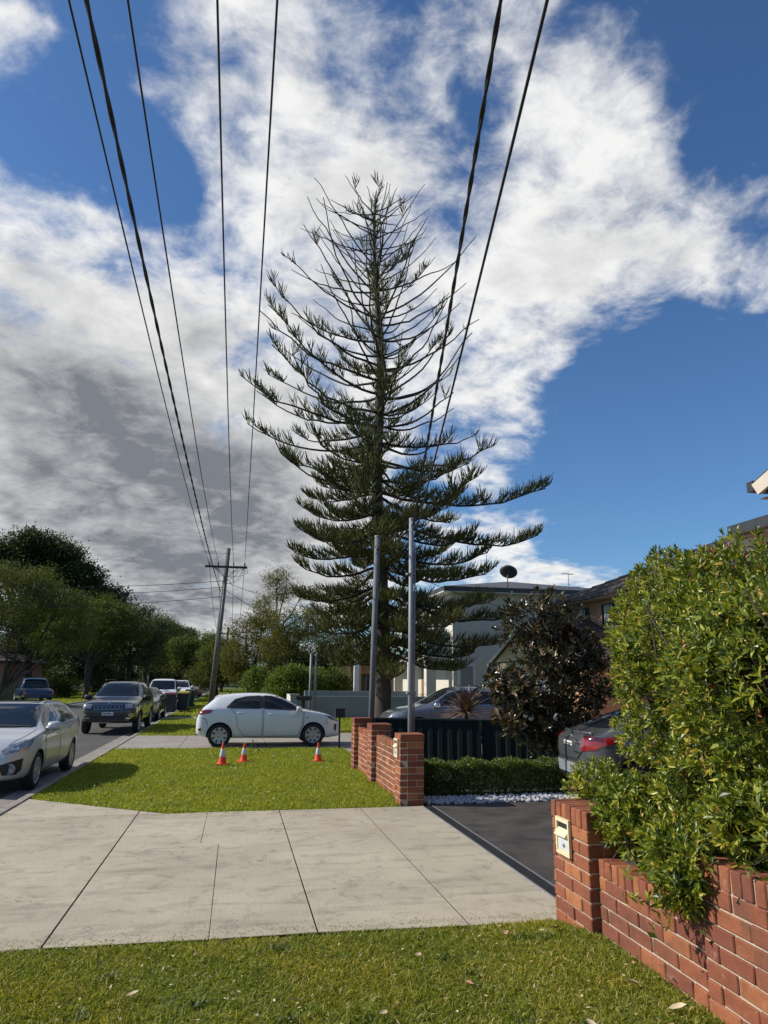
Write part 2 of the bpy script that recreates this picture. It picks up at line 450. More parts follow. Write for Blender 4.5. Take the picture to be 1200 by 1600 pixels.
MT['win'] = glass_dark('house_window_glass', (0.02, 0.024, 0.028))
MT['curtain'] = mat('pale_curtain', (0.42, 0.44, 0.43), (0.56, 0.57, 0.56), 6, 0.8)
MT['pebble'] = mat('white_pebble', (0.55, 0.55, 0.55), (0.38, 0.38, 0.39), 12, 0.8)
MT['bal_glass'] = mat('green_balcony_glass', (0.40, 0.60, 0.54), (0.32, 0.52, 0.47), 2, 0.08, spec=.8)
MT['bin'] = mat('dark_bin_plastic', (0.016, 0.022, 0.03), (0.03, 0.036, 0.045), 5, 0.55)
MT['bin_red'] = mat('red_bin_lid', (0.12, 0.03, 0.025), (0.17, 0.04, 0.03), 5, 0.5)
MT['bin_yellow'] = mat('yellow_bin_lid', (0.42, 0.33, 0.03), (0.36, 0.28, 0.03), 5, 0.5)
MT['bin_green'] = mat('green_bin_plastic', (0.012, 0.06, 0.055), (0.02, 0.08, 0.07), 5, 0.5)
MT['dry_leaf'] = mat('dry_leaf', (0.42, 0.19, 0.10), (0.56, 0.33, 0.20), 14, 0.8)
MT['pale_leaf'] = mat('pale_dry_leaf', (0.62, 0.50, 0.32), (0.50, 0.40, 0.25), 14, 0.8)
MT['speck'] = mat('clover_white', (0.72, 0.72, 0.66), None, 9, 0.8)
MT['door_wood'] = mat('timber_door', (0.22, 0.12, 0.05), (0.30, 0.17, 0.08), 5, 0.5)
MT['olive_fence'] = mat('olive_fence', (0.075, 0.075, 0.04), (0.10, 0.10, 0.055), 3, 0.7)

# ------------------------------------------------------------------ mesh helpers


class MB:
    """collects shapes into one mesh"""

    def __init__(self):
        self.v, self.f, self.sm, self.mi = [], [], [], []

    def add(self, vs, fs, smooth=False, mi=0):
        b = len(self.v)
        self.v.extend([tuple(map(float, p)) for p in vs])
        for f in fs:
            self.f.append(tuple(int(i) + b for i in f))
            self.sm.append(smooth); self.mi.append(mi)
        return self

    def box(self, x0, x1, y0, y1, z0, z1, mi=0):
        vs = [(x0, y0, z0), (x1, y0, z0), (x1, y1, z0), (x0, y1, z0), (x0, y0, z1), (x1, y0, z1), (x1, y1, z1), (x0, y1, z1)]
        fs = [(0, 3, 2, 1), (4, 5, 6, 7), (0, 1, 5, 4), (1, 2, 6, 5), (2, 3, 7, 6), (3, 0, 4, 7)]
        return self.add(vs, fs, False, mi)

    def prism(self, poly, z0, z1, mi=0):
        n = len(poly)
        vs = [(x, y, z0) for x, y in poly] + [(x, y, z1) for x, y in poly]
        fs = [tuple(range(n - 1, -1, -1)), tuple(range(n, 2 * n))] + [(i, (i + 1) % n, n + (i + 1) % n, n + i) for i in range(n)]
        return self.add(vs, fs, False, mi)

    def tube(self, pts, rad, sides=8, cap=True, mi=0, smooth=True):
        pts = [Vector(p) for p in pts]
        if isinstance(rad, (int, float)):
            rad = [rad] * len(pts)
        vs, fs = [], []
        prev = None
        for i, p in enumerate(pts):
            d = (pts[min(i + 1, len(pts) - 1)] - pts[max(i - 1, 0)]).normalized()
            if prev is None:
                a = Vector((0, 0, 1)) if abs(d.z) < .9 else Vector((1, 0, 0))
                s = d.cross(a).normalized()
            else:
                s = (prev - d * prev.dot(d)).normalized()
            prev = s
            t = d.cross(s)
            for k in range(sides):
                an = 2 * math.pi * k / sides
                vs.append(p + (s * math.cos(an) + t * math.sin(an)) * rad[i])
        for i in range(len(pts) - 1):
            for k in range(sides):
                k2 = (k + 1) % sides
                fs.append((i * sides + k, i * sides + k2, (i + 1) * sides + k2, (i + 1) * sides + k))
        self.add(vs, fs, smooth, mi)
        if cap:
            n = len(pts)
            b = len(self.v) - n * sides
            self.f.append(tuple(b + k for k in range(sides - 1, -1, -1))); self.sm.append(False); self.mi.append(mi)
            self.f.append(tuple(b + (n - 1) * sides + k for k in range(sides))); self.sm.append(False); self.mi.append(mi)
        return self

    def lathe(self, prof, n=24, centre=(0, 0, 0), axis='z', mi=0, smooth=True):
        vs, fs = [], []
        for (r_, h) in prof:
            for k in range(n):
                a = 2 * math.pi * k / n
                c, s = r_ * math.cos(a), r_ * math.sin(a)
                p = {'z': (c, s, h), 'y': (c, h, s), 'x': (h, c, s)}[axis]
                vs.append((p[0] + centre[0], p[1] + centre[1], p[2] + centre[2]))
        for i in range(len(prof) - 1):
            for k in range(n):
                k2 = (k + 1) % n
                fs.append((i * n + k, i * n + k2, (i + 1) * n + k2, (i + 1) * n + k))
        return self.add(vs, fs, smooth, mi)

    def build(self, name, mats, parent=None, loc=None):
        me = bpy.data.meshes.new(name)
        me.from_pydata(self.v, [], self.f)
        for m in (mats if isinstance(mats, (list, tuple)) else [mats]):
            me.materials.append(m)
        me.polygons.foreach_set('use_smooth', self.sm)
        me.polygons.foreach_set('material_index', self.mi)
        me.update()
        return link(name, me, parent, loc)


def link(name, me, parent=None, loc=None):
    o = bpy.data.objects.new(name, me)
    COL.objects.link(o)
    if parent is not None:
        o.parent = parent
    if loc is not None:
        o.location = loc
    return o


def np_mesh(name, V, F, m, parent=None, smooth=False):
    """V (N,3), F (M,k): one fast mesh with equal-sided faces"""
    V = np.asarray(V, np.float32); F = np.asarray(F, np.int32)
    me = bpy.data.meshes.new(name)
    k = F.shape[1]
    me.vertices.add(len(V)); me.vertices.foreach_set('co', V.ravel())
    me.loops.add(F.size); me.loops.foreach_set('vertex_index', F.ravel())
    me.polygons.add(len(F)); me.polygons.foreach_set('loop_start', np.arange(0, F.size, k, dtype=np.int32))
    me.polygons.foreach_set('loop_total', np.full(len(F), k, np.int32))
    me.polygons.foreach_set('use_smooth', np.full(len(F), smooth))
    me.materials.append(m)
    me.update(calc_edges=True)
    return link(name, me, parent)


def empty(name, loc=(0, 0, 0), rz=0.0):
    o = bpy.data.objects.new(name, None)
    COL.objects.link(o)
    o.location = loc
    o.rotation_euler = (0, 0, rz)
    o.empty_display_size = .1
    return o


def tag(o, label=None, cat=None, group=None, kind=None):
    for k, v in (('label', label), ('category', cat), ('group', group), ('kind', kind)):
        if v:
            o[k] = v
    return o


def copy_tree(o, parent=None):
    c = o.copy()
    COL.objects.link(c)
    if parent is not None:
        c.parent = parent
    for ch in list(o.children):
        copy_tree(ch, c)
    return c


def unit(a):
    return a / np.maximum(np.linalg.norm(a, axis=-1, keepdims=True), 1e-9)


def leaves_np(P, A, N, L, W, fine=False):
    """leaf blades at P along A, face towards N; L, W arrays. returns V, F(tri)"""
    A = unit(A)
    S = unit(np.cross(A, N)); N = np.cross(S, A)
    L = np.broadcast_to(np.asarray(L, float), (len(P),))[:, None]; W = np.broadcast_to(np.asarray(W, float), (len(P),))[:, None]
    if fine:
        # base, R1, R2, tip, L2, L1, C1, C2 : folded along the midrib, tip drooping
        pts = [P, P + A * L * .28 + S * W * .42 + N * W * .10, P + A * L * .66 + S * W * .40 + N * W * .06, P + A * L - N * L * .10,
               P + A * L * .66 - S * W * .40 + N * W * .06, P + A * L * .28 - S * W * .42 + N * W * .10, P + A * L * .30 - N * W * .05, P + A * L * .68 - N * W * .09]
        tri = [(0, 1, 6), (0, 6, 5), (1, 2, 7), (1, 7, 6), (6, 7, 4), (6, 4, 5), (2, 3, 7), (7, 3, 4)]
    else:
        pts = [P, P + A * L * .45 + S * W * .5 + N * W * .1, P + A * L, P + A * L * .45 - S * W * .5 + N * W * .1]
        tri = [(0, 1, 2), (0, 2, 3)]
    k = len(pts)
    V = np.stack(pts, 1).reshape(-1, 3)
    T = np.array(tri)
    F = (np.arange(len(P))[:, None, None] * k + T[None]).reshape(-1, 3)
    return V, F


def tubes_np(P, Rr, sides=3):
    """P (N,S,3) polylines, Rr (N,S)"""
    N_, S_, _ = P.shape
    d = np.zeros_like(P)
    d[:, 1:-1] = P[:, 2:] - P[:, :-2]; d[:, 0] = P[:, 1] - P[:, 0]; d[:, -1] = P[:, -1] - P[:, -2]
    d = unit(d)
    ref = np.where(np.abs(d[..., 2:3]) < .9, np.array([0, 0, 1.]), np.array([1., 0, 0]))
    s = unit(np.cross(d, ref)); t = np.cross(d, s)
    an = np.arange(sides) * 2 * np.pi / sides
    V = P[:, :, None, :] + (s[:, :, None, :] * np.cos(an)[None, None, :, None] + t[:, :, None, :] * np.sin(an)[None, None, :, None]) * Rr[:, :, None, None]
    V = V.reshape(-1, 3)
    base = (np.arange(N_) * S_ * sides)[:, None, None]
    i = (np.arange(S_ - 1) * sides)[None, :, None]
    k = np.arange(sides)[None, None, :]; k2 = (k + 1) % sides
    F = np.stack([base + i + k, base + i + k2, base + i + sides + k2, base + i + sides + k], -1).reshape(-1, 4)
    return V, F


def in_poly(x, y, poly):
    ins = np.zeros(len(x), bool)
    n = len(poly)
    for i in range(n):
        x0, y0 = poly[i]; x1, y1 = poly[(i + 1) % n]
        c = ((y0 > y) != (y1 > y)) & (x < (x1 - x0) * (y - y0) / (y1 - y0 + 1e-12) + x0)
        ins ^= c
    return ins
# ================================================================== ground, road, kerbs, slabs, lawns
ROAD_Z = -0.06
tag(MB().box(-1500, 1500, -60, 3000, -0.6, -0.20).build('ground', MT['far_ground']), kind='structure')
rd = MB().box(-10.5, -3.50, -40, 400, -0.19, ROAD_Z).build('road', MT['asphalt'])
tag(rd, kind='structure')


def kerb(name, x0, x1, sgn):
    k = empty(name)
    tag(k, kind='structure')
    y = -12.0
    i = 0
    L = 3.0
    proto = None
    while y < 110:
        if proto is None:
            m = MB()
            # gutter pan and rolled kerb
            prof = [(0, -0.19), (0, -0.052), (.28, -0.075), (.33, -0.06), (.37, 0.005), (.40, .018), (.50, .018), (.50, -0.19)]
            n = len(prof)
            vs = [(x * sgn, 0.006, z) for x, z in prof] + [(x * sgn, L - 0.006, z) for x, z in prof]
            fs = [tuple(range(n)), tuple(range(2 * n - 1, n - 1, -1))] + [(a, n + a, n + (a + 1) % n, (a + 1) % n) for a in range(n)]
            m.add(vs, fs)
            proto = m.build('kerb_stone', MT['kerb'], k, (x0, y, 0))
        else:
            o = proto.copy(); COL.objects.link(o); o.parent = k; o.location = (x0, y, 0)
        y += L
    return k


kerb('kerb', -3.53, -3.03, 1)
kerb('far_kerb', -10.47, -10.97, -1)


def slabs(name, polys, mt, base_poly, z=0.0):
    d = MB().prism(base_poly, -0.19, z - 0.022).build(name, MT['joint'])
    tag(d, kind='structure')
    for p in polys:
        m = MB()
        cx = sum(a for a, b in p) / len(p); cy = sum(b for a, b in p) / len(p)
        ins = []
        for a, b in p:
            v = Vector((cx - a, cy - b, 0)).normalized() * 0.007
            ins.append((a + v.x, b + v.y))
        n = len(p)
        vs = [(x, y, z - 0.02) for x, y in p] + [(x, y, z - 0.004) for x, y in p] + [(x, y, z) for x, y in ins]
        fs = [tuple(range(2 * n, 3 * n))]
        for a in range(n):
            b = (a + 1) % n
            fs += [(a, b, n + b, n + a), (n + a, n + b, 2 * n + b, 2 * n + a)]
        m.add(vs, fs)
        m.mi = [0] + [1, 0] * n
        m.build('slab', [mt, MT['joint']], d)
    return d


gp = 0.006
slabs('driveway', [
    [(-3.03, 4.42), (-1.60, 5.84), (-1.235 - gp, 5.86), (-1.235 - gp, 11.13), (-3.03, 12.42)],
    [(-1.235 + gp, 5.86), (-0.10, 5.84), (-0.10, 8.9), (-0.30, 8.97), (-0.30, 10.9), (-0.85, 10.86), (-1.235 + gp, 11.13)],
    [(-0.10 + .004, 5.84), (0.695 - gp, 5.85), (0.695 - gp, 10.90), (-0.30 + .004, 10.9), (-0.30 + .004, 8.97), (-0.10 + .004, 8.9)],
    [(0.695 + gp, 5.85), (1.865 - gp, 5.80), (1.865 - gp, 10.91), (0.695 + gp, 10.90)],
    [(1.865 + gp, 5.80), (2.80, 5.78), (2.80, 10.93), (1.865 + gp, 10.91)]],
    MT['concrete'], [(-3.02, 4.44), (-1.6, 5.85), (2.80, 5.79), (2.80, 10.92), (-.85, 10.85), (-3.02, 12.4)])
slabs('side_driveway', [[(2.97, 4.8), (6.2, 4.8), (6.2, 11.02), (2.97, 11.02)], [(6.22, 4.8), (10.2, 4.8), (10.2, 12.6), (6.22, 12.6)], [(10.22, 4.8), (13.2, 4.8), (13.2, 21), (10.22, 21)]],
      MT['dark_drive'], [(2.97, 4.8), (13.2, 4.8), (13.2, 12.6), (2.97, 12.6)])
slabs('footpath_crossing', [[(-3.03, 20.32), (-1.42, 20.3), (-1.42, 24.45), (-3.03, 24.7)], [(-1.41, 20.3), (0.9, 20.2), (0.9, 24.3), (-1.41, 24.45)], [(0.91, 20.2), (2.9, 20.05), (2.9, 24.2), (.91, 24.3)]],
      MT['path'], [(-3.03, 20.3), (2.9, 20.03), (2.9, 24.2), (-3.03, 24.7)])
slabs('neighbour_driveway', [[(2.92, 17.9), (7, 17.9), (7, 25.2), (2.92, 25.2)], [(7.02, 17.9), (11.5, 17.9), (11.5, 25.2), (7.02, 25.2)]],
      MT['path'], [(2.92, 17.9), (11.5, 17.9), (11.5, 25.2), (2.92, 25.2)])
slabs('far_path', [[(-3.03, 34.0), (-.6, 34.0), (-.6, 35.4), (-3.03, 35.4)], [(-.59, 34), (1.9, 34), (1.9, 35.4), (-.59, 35.4)]], MT['path'], [(-3.03, 34), (1.9, 34), (1.9, 35.4), (-3.03, 35.4)])


def lawn(name, poly, density, blade, width, m_grass, seed, zsoil=-0.012, xr=None, rise=None):
    """soil sheet and separate blades"""
    s = MB().prism(poly, -0.19, zsoil).build(name, MT['soil'])
    tag(s, kind='structure')
    r = np.random.default_rng(seed)
    xs = [p[0] for p in poly]; ys = [p[1] for p in poly]
    x0, x1, y0, y1 = min(xs), max(xs), min(ys), max(ys)
    if xr:
        x0, x1, y0, y1 = xr
    n = int((x1 - x0) * (y1 - y0) * density)
    x = r.uniform(x0, x1, n); y = r.uniform(y0, y1, n)
    k = in_poly(x, y, poly)
    x, y = x[k], y[k]
    x = x + r.normal(size=len(x)) * .022; y = y + r.normal(size=len(x)) * .022
    # clumping: taller and denser patches
    h = 0.5 + 0.5 * np.sin(x * 3.1 + 1.7 * np.sin(y * 2.3)) * np.sin(y * 2.9 + 1.3 * np.sin(x * 1.9))
    h2 = 0.5 + 0.5 * np.sin(x * 17 + 2 * np.sin(y * 11)) * np.sin(y * 15 + 2 * np.sin(x * 13))
    keep = r.random(len(x)) < 0.62 + 0.38 * (0.5 * h + 0.5 * h2)
    x, y, h, h2 = x[keep], y[keep], h[keep], h2[keep]
    n = len(x)
    P = np.stack([x, y, np.full(n, zsoil - 0.004)], 1)
    if rise is not None:
        P[:, 2] += rise(x, y)
    az = r.uniform(0, 2 * np.pi, n); tilt = r.uniform(0.15, 1.25, n)
    A = np.stack([np.cos(az) * np.sin(tilt), np.sin(az) * np.sin(tilt), np.cos(tilt)], 1)
    L = blade * r.uniform(0.55, 1.25, n) * (0.75 + .5 * h * .6 + .35 * h2)
    W = width * r.uniform(.7, 1.3, n)
    side = unit(np.cross(A, r.normal(size=(n, 3))))
    bend = np.stack([np.cos(az), np.sin(az), -.5 * np.ones(n)], 1) * (L * r.uniform(.1, .45, n))[:, None]
    a = P - side * W[:, None] * .5; b = P + side * W[:, None] * .5
    md = P + A * L[:, None] * .55
    c = md + side * W[:, None] * .42; d = md - side * W[:, None] * .42
    t = P + A * L[:, None] + bend
    V = np.stack([a, b, c, d, t], 1).reshape(-1, 3)
    T = np.array([(0, 1, 2), (0, 2, 3), (3, 2, 4)])
    F = (np.arange(n)[:, None, None] * 5 + T[None]).reshape(-1, 3)
    gname = {'near_lawn': 'near_grass', 'verge_lawn': 'verge_grass', 'far_verge': 'far_grass'}.get(name, 'grass')
    o = np_mesh(gname, V, F, m_grass)
    tag(o, kind='stuff')
    return s


def bank(x, y):
    """the lawn lifts a little towards the brick wall"""
    f = np.clip((np.asarray(x) - 1.55) / 1.0, 0, 1); g_ = np.clip((5.80 - np.asarray(y)) / .55, 0, 1)
    return .10 * f * f * (3 - 2 * f) * g_


NEAR = [(-3.02, -6), (2.62, -6), (2.62, 5.16), (2.55, 5.17), (2.55, 5.77), (-1.60, 5.83), (-3.02, 4.40)]
nl = lawn('near_lawn', NEAR, 11000, .044, .0062, MT['grass'], 1, xr=(-3.0, 2.62, 2.1, 5.85), rise=bank)
xs_, ys_ = np.meshgrid(np.linspace(1.5, 2.62, 12), np.linspace(-2, 5.75, 40), indexing='ij')
Vb = np.stack([xs_, ys_, bank(xs_, ys_) - .0115], -1).reshape(-1, 3)
ii = (np.arange(11)[:, None] * 40 + np.arange(39)[None]).ravel()
tag(np_mesh('lawn_bank', Vb, np.stack([ii, ii + 40, ii + 41, ii + 1], 1), MT['soil'], None, True), kind='structure')
lawn('verge_lawn', [(-3.02, 12.43), (-0.85, 10.88), (2.47, 10.95), (2.57, 11.5), (2.57, 15.8), (2.90, 15.8), (2.90, 20.0), (-3.02, 20.28)], 2700, .058, .011, MT['grass_dry'], 2)
lawn('far_verge', [(-3.02, 24.75), (1.9, 24.3), (1.9, 33.98), (-3.02, 33.98)], 650, .075, .02, MT['grass_dry'], 3)
lawn('street_verge', [(-3.02, 35.42), (1.9, 35.42), (1.9, 110), (-3.02, 110)], 120, .10, .045, MT['grass_dry'], 4)
lawn('front_lawn', [(2.0, 25.3), (6.5, 25.3), (6.5, 35.2), (2.0, 33.8)], 700, .08, .02, MT['grass_dry'], 5)
lawn('opposite_verge', [(-17, 5), (-10.99, 5), (-10.99, 110), (-17, 110)], 70, .09, .05, MT['grass_dry'], 6, xr=(-17, -11, 36, 100))
# garden bed behind the low walls
tag(MB().box(2.72, 9.4, 11.5, 17.88, -0.19, -0.02).build('garden_bed', MT['joint']), kind='structure')
tag(MB().box(2.77, 8.0, -3, 4.78, -0.19, 0.05).build('hedge_bed', MT['joint']), kind='structure')

# drain channel along the edge of the dark driveway
dr = empty('drain_channel', (2.885, 8.4, 0))
tag(dr, 'long dark steel drain grate between pale slabs and dark driveway', 'drain')
m = MB(); m.box(-.083, -.070, -2.6, 2.55, -.05, .004); m.box(.070, .083, -2.6, 2.55, -.05, .004); m.box(-.069, .069, -2.6, 2.55, -.05, -.035)
m.build('channel', MT['galv'], dr)
m = MB()
yy = -2.58
while yy < 2.53:
    m.box(-.066, .066, yy, yy + .022, -.02, .001); yy += .036
m.box(-.068, -.055, -2.59, 2.54, -.021, .0025); m.box(.055, .068, -2.59, 2.54, -.021, .0025)
m.build('grate', MT['gutter'], dr)

# ================================================================== brick walls
_bm = {}


def brick_mesh(lx, ly, lz, var):
    key = (round(lx, 3), round(ly, 3), round(lz, 3), var)
    if key in _bm:
        return _bm[key]
    r = random.Random(hash(key) % 9999)
    b = .006
    m = MB()
    hx, hy, hz = lx / 2, ly / 2, lz / 2
    # chamfered block, corners nudged so that no two are alike
    vs, fs = [], []
    idx = {}
    for sx in (-1, 1):
        for sy in (-1, 1):
            for sz in (-1, 1):
                j = [r.uniform(-.0022, .0022) for _ in range(3)]
                for a in range(3):
                    p = [sx * (hx - b), sy * (hy - b), sz * (hz - b)]
                    p[a] = (sx * hx, sy * hy, sz * hz)[a]
                    idx[(sx, sy, sz, a)] = len(vs)
                    vs.append(tuple(p[q] + j[q] for q in range(3)))
    S = (-1, 1)
    for a in range(3):
        b_, c_ = (a + 1) % 3, (a + 2) % 3
        for s in S:
            q = []
            for (u, v) in ((-1, -1), (1, -1), (1, 1), (-1, 1)):
                k = [0, 0, 0]; k[a] = s; k[b_] = u; k[c_] = v
                q.append(idx[(*k, a)])
            fs.append(tuple(q) if s > 0 else tuple(q[::-1]))
        for u in S:
            for v in S:
                k1 = [0, 0, 0]; k2 = [0, 0, 0]
                k1[a], k1[b_], k1[c_] = -1, u, v
                k2[a], k2[b_], k2[c_] = 1, u, v
                f = (idx[(*k1, b_)], idx[(*k2, b_)], idx[(*k2, c_)], idx[(*k1, c_)])
                fs.append(f)
    for sx in S:
        for sy in S:
            for sz in S:
                fs.append(tuple(idx[(sx, sy, sz, a)] for a in range(3)))
    me = bpy.data.meshes.new('brick')
    me.from_pydata(vs, [], fs)
    bmx = bmesh.new(); bmx.from_mesh(me); bmesh.ops.recalc_face_normals(bmx, faces=bmx.faces); bmx.to_mesh(me); bmx.free()
    me.materials.append(MT['brick'])
    _bm[key] = me
    return me


def course(y0, y1, L, gap, start):
    """intervals of a running course from y0 to y1"""
    res = []
    y = y0
    first = True
    while y < y1 - .03:
        l = start if first and start else L
        first = False
        e = min(y + l, y1)
        if y1 - e < .05:
            e = y1
        res.append((y + gap / 2, e - gap / 2))
        y = e
    return res


def wall_panel(x0, x1, y0, y1, ncourse, ch, cap, L, z0=-0.09, gap=.011, off=0):
    """list of (centre, size) for a wall running along Y with a soldier course on top"""
    B = []
    z = z0
    for c in range(ncourse):
        for (a, b) in course(y0, y1, L, gap, L * (.5 if (c + off) % 2 else 1.0)):
            B.append(((x0 + x1) / 2, (a + b) / 2, z + ch / 2, x1 - x0, b - a, ch - gap))
        z += ch
    n = max(1, round((y1 - y0) / .092))
    w = (y1 - y0) / n
    for i in range(n):
        B.append(((x0 + x1) / 2, y0 + w * (i + .5), z + cap / 2, x1 - x0, w - gap, cap - .002))
    return B, z + cap


def pier(x0, x1, y0, y1, ncourse, ch, cap, L, z0=-0.09, gap=.011, off=0):
    B = []
    z = z0
    xm = x0 + .115
    for c in range(ncourse):
        # left leaf (faces the street)
        for (a, b) in course(y0, y1, L, gap, L * (.5 if (c + off) % 2 else 1.0)):
            B.append(((x0 + xm) / 2, (a + b) / 2, z + ch / 2, xm - x0, b - a, ch - gap))
        # near end and far end
        for (ya, yb) in ((y0, y0 + .115), (y1 - .115, y1)):
            for (a, b) in course(xm, x1, L, gap, L * (.6 if c % 2 else 1.0)):
                B.append(((a + b) / 2, (ya + yb) / 2, z + ch / 2, b - a, yb - ya, ch - gap))
        z += ch
    n = max(1, round((y1 - y0) / .092))
    w = (y1 - y0) / n
    for i in range(n):
        B.append(((x0 + x1) / 2, y0 + w * (i + .5), z + cap / 2, x1 - x0, w - gap, cap))
    return B, z + cap


def brick_thing(name, label, blocks, cores, limit=296):
    o = MB()
    for c in cores:
        o.box(*c)
    w = tag(empty(name, (cores[0][0], cores[0][2], 0)), label, 'wall')
    off = Vector(w.location)
    core = o.build('mortar', MT['mortar'], w); core.location = -off
    blocks = sorted(blocks, key=lambda b: b[0] ** 2 + b[1] ** 2 + (b[2] - 1.8) ** 2)
    r = random.Random(5)
    rest = MB()
    for i, (x, y, z, sx, sy, sz) in enumerate(blocks):
        j = (r.uniform(-.0035, .0035), r.uniform(-.002, .002), r.uniform(-.0015, .0015))
        me = brick_mesh(sx, sy, sz, r.randrange(3))
        if i < limit:
            b = link('brick', me, w, Vector((x, y, z)) + Vector(j) - off)
            b.rotation_euler = (r.uniform(-.006, .006), r.uniform(-.006, .006), r.uniform(-.008, .008))
        else:
            rest.add([(v.co.x + x + j[0], v.co.y + y + j[1], v.co.z + z + j[2]) for v in me.vertices], [tuple(p.vertices) for p in me.polygons])
    if rest.v:
        rb = rest.build('back_bricks', MT['brick'], w); rb.location = -off
        rb['kind'] = 'stuff'
    return w


CH = .0966
B1, _ = pier(2.56, 2.84, 5.16, 5.77, 9, CH, .125, .275, z0=-0.095)
B2, _ = wall_panel(2.628, 2.78, 3.95, 5.155, 5, CH, .115, .275, z0=-0.005)
B3, _ = wall_panel(2.620, 2.78, 1.2, 3.945, 8, CH, .125, .275, z0=-0.025, off=1)
brick_thing('brick_wall', 'weathered red brick wall with end pier under the big glossy hedge', B1 + B2 + B3,
            [(2.573, 2.83, 5.173, 5.757, -.12, .885), (2.641, 2.77, 3.94, 5.17, -.12, .585), (2.633, 2.77, 1.19, 3.936, -.12, .865)])

Bm = []
C2 = .092
for k, (a, b) in enumerate(((11.02, 11.40), (13.42, 13.86), (15.42, 15.80))):
    bb, ptop = pier(2.485, 2.865, a, b, 10, C2, .115, .25, z0=-0.02, off=k)
    Bm += bb
for (a, b) in ((11.41, 13.41), (13.87, 15.41)):
    bb, _ = wall_panel(2.575, 2.70, a, b, 8, C2, .115, .25, z0=-0.02)
    Bm += bb
brick_thing('front_brick_wall', 'red brick front wall with three square piers beside the verge lawn', Bm,
            [(2.493, 2.856, 11.028, 11.392, -.06, 1.01), (2.493, 2.856, 13.428, 13.852, -.06, 1.01), (2.493, 2.856, 15.428, 15.792, -.06, 1.01),
             (2.583, 2.692, 11.39, 13.43, -.06, .82), (2.583, 2.692, 13.85, 15.43, -.06, .82)])


def letterbox(name, label, x, y, z, s, num):
    t = tag(empty(name, (x, y, z)), label, 'letterbox', 'cream letterboxes set into brick piers')
    w, h = .125 * s, .145 * s
    m = MB()
    # surround frame
    m.box(-.022, 0, -w, w, h - .03, h); m.box(-.022, 0, -w, w, -h, -h + .022)
    m.box(-.022, 0, -w, -w + .022, -h + .022, h - .03); m.box(-.022, 0, w - .022, w, -h + .022, h - .03)
    # sloping visor over the slot and the door below
    m.add([(-.006, -w + .022, h - .075), (-.006, w - .022, h - .075), (-.048, w - .022, h - .125), (-.048, -w + .022, h - .125),
           (-.006, -w + .022, h - .13), (-.006, w - .022, h - .13)],
          [(0, 3, 2, 1), (3, 4, 5, 2), (0, 4, 3), (1, 2, 5)])
    m.box(-.014, 0, -w + .022, w - .022, -h + .022, h - .13)
    m.build('frame', MT['cream'], t)
    MB().box(-.004, .0, -w + .022, w - .022, h - .075, h - .03).build('slot', MT['black'], t)
    MB().box(-.0165, -.0145, -w + .035, w - .04, -h + .035, h - .15).build('sticker', MT['label'], t)
    m = MB(); m.lathe([(.0, -.027), (.012, -.027), (.013, -.0166), (0, -.0166)], 12, (0, -.02, -h + .075), 'x'); m.build('lock', MT['galv'], t)
    return t


letterbox('letterbox', 'cream letterbox with pale sticker in the near brick pier by the hedge', 2.556, 5.53, .665, .92, 1)
letterbox('letterbox', 'cream letterbox on the brick pier at the corner of the lawn', 2.480, 11.24, .80, .95, 2)

# ================================================================== steel fence, small hedge, pebbles
fa, fb = Vector((2.98, 15.75, 0)), Vector((9.3, 13.25, 0))
fdir = (fb - fa).normalized(); flen = (fb - fa).length
fn = empty('steel_fence', fa, math.atan2(fdir.y, fdir.x))
tag(fn, 'dark green ribbed steel fence behind the low box hedge', 'fence')
npan = 3
pw = flen / npan
proto = None
for i in range(npan):
    if proto is None:
        m = MB()
        xs, prof = 0.035, []
        while xs < pw - .24:
            prof += [(xs, 0), (xs + .085, 0), (xs + .095, -.012), (xs + .18, -.012), (xs + .19, 0)]
            xs += .21
        prof.append((pw - .031, 0))
        n = len(prof)
        vs = [(x, y, -.1) for x, y in prof] + [(x, y, .985) for x, y in prof]
        m.add(vs, [(a, a + 1, n + a + 1, n + a) for a in range(n - 1)])
        proto = m.build('panel', MT['fence'], fn)
        pp = MB().box(-.03, .03, -.04, .02, -.1, 1.0).build('post', MT['fence'], fn)
        pr = MB().box(.031, pw - .031, -.042, .022, .975, 1.01).build('rail', MT['fence'], fn)
    else:
        for q in (proto, pp, pr):
            c = q.copy(); COL.objects.link(c); c.parent = fn; c.location = (pw * i, 0, 0)
c = pp.copy(); COL.objects.link(c); c.parent = fn; c.location = (flen, 0, 0)


def shell_points(n, c, h, r, p=5.0):
    """points and outward normals near the surface of a rounded box"""
    d = unit(r.normal(size=(n * 2, 3)))
    s = (np.abs(d) ** p).sum(1) ** (-1 / p)
    q = d * s[:, None]
    nrm = unit(np.sign(q) * np.abs(q) ** (p - 1) / np.array(h))
    pts = np.array(c) + q * np.array(h)
    # even the spread between faces by area weight
    wgt = np.linalg.norm(q * np.array(h), axis=1) ** 2
    k = r.random(len(q)) < wgt / wgt.max() * 1.6
    return pts[k][:n], nrm[k][:n]


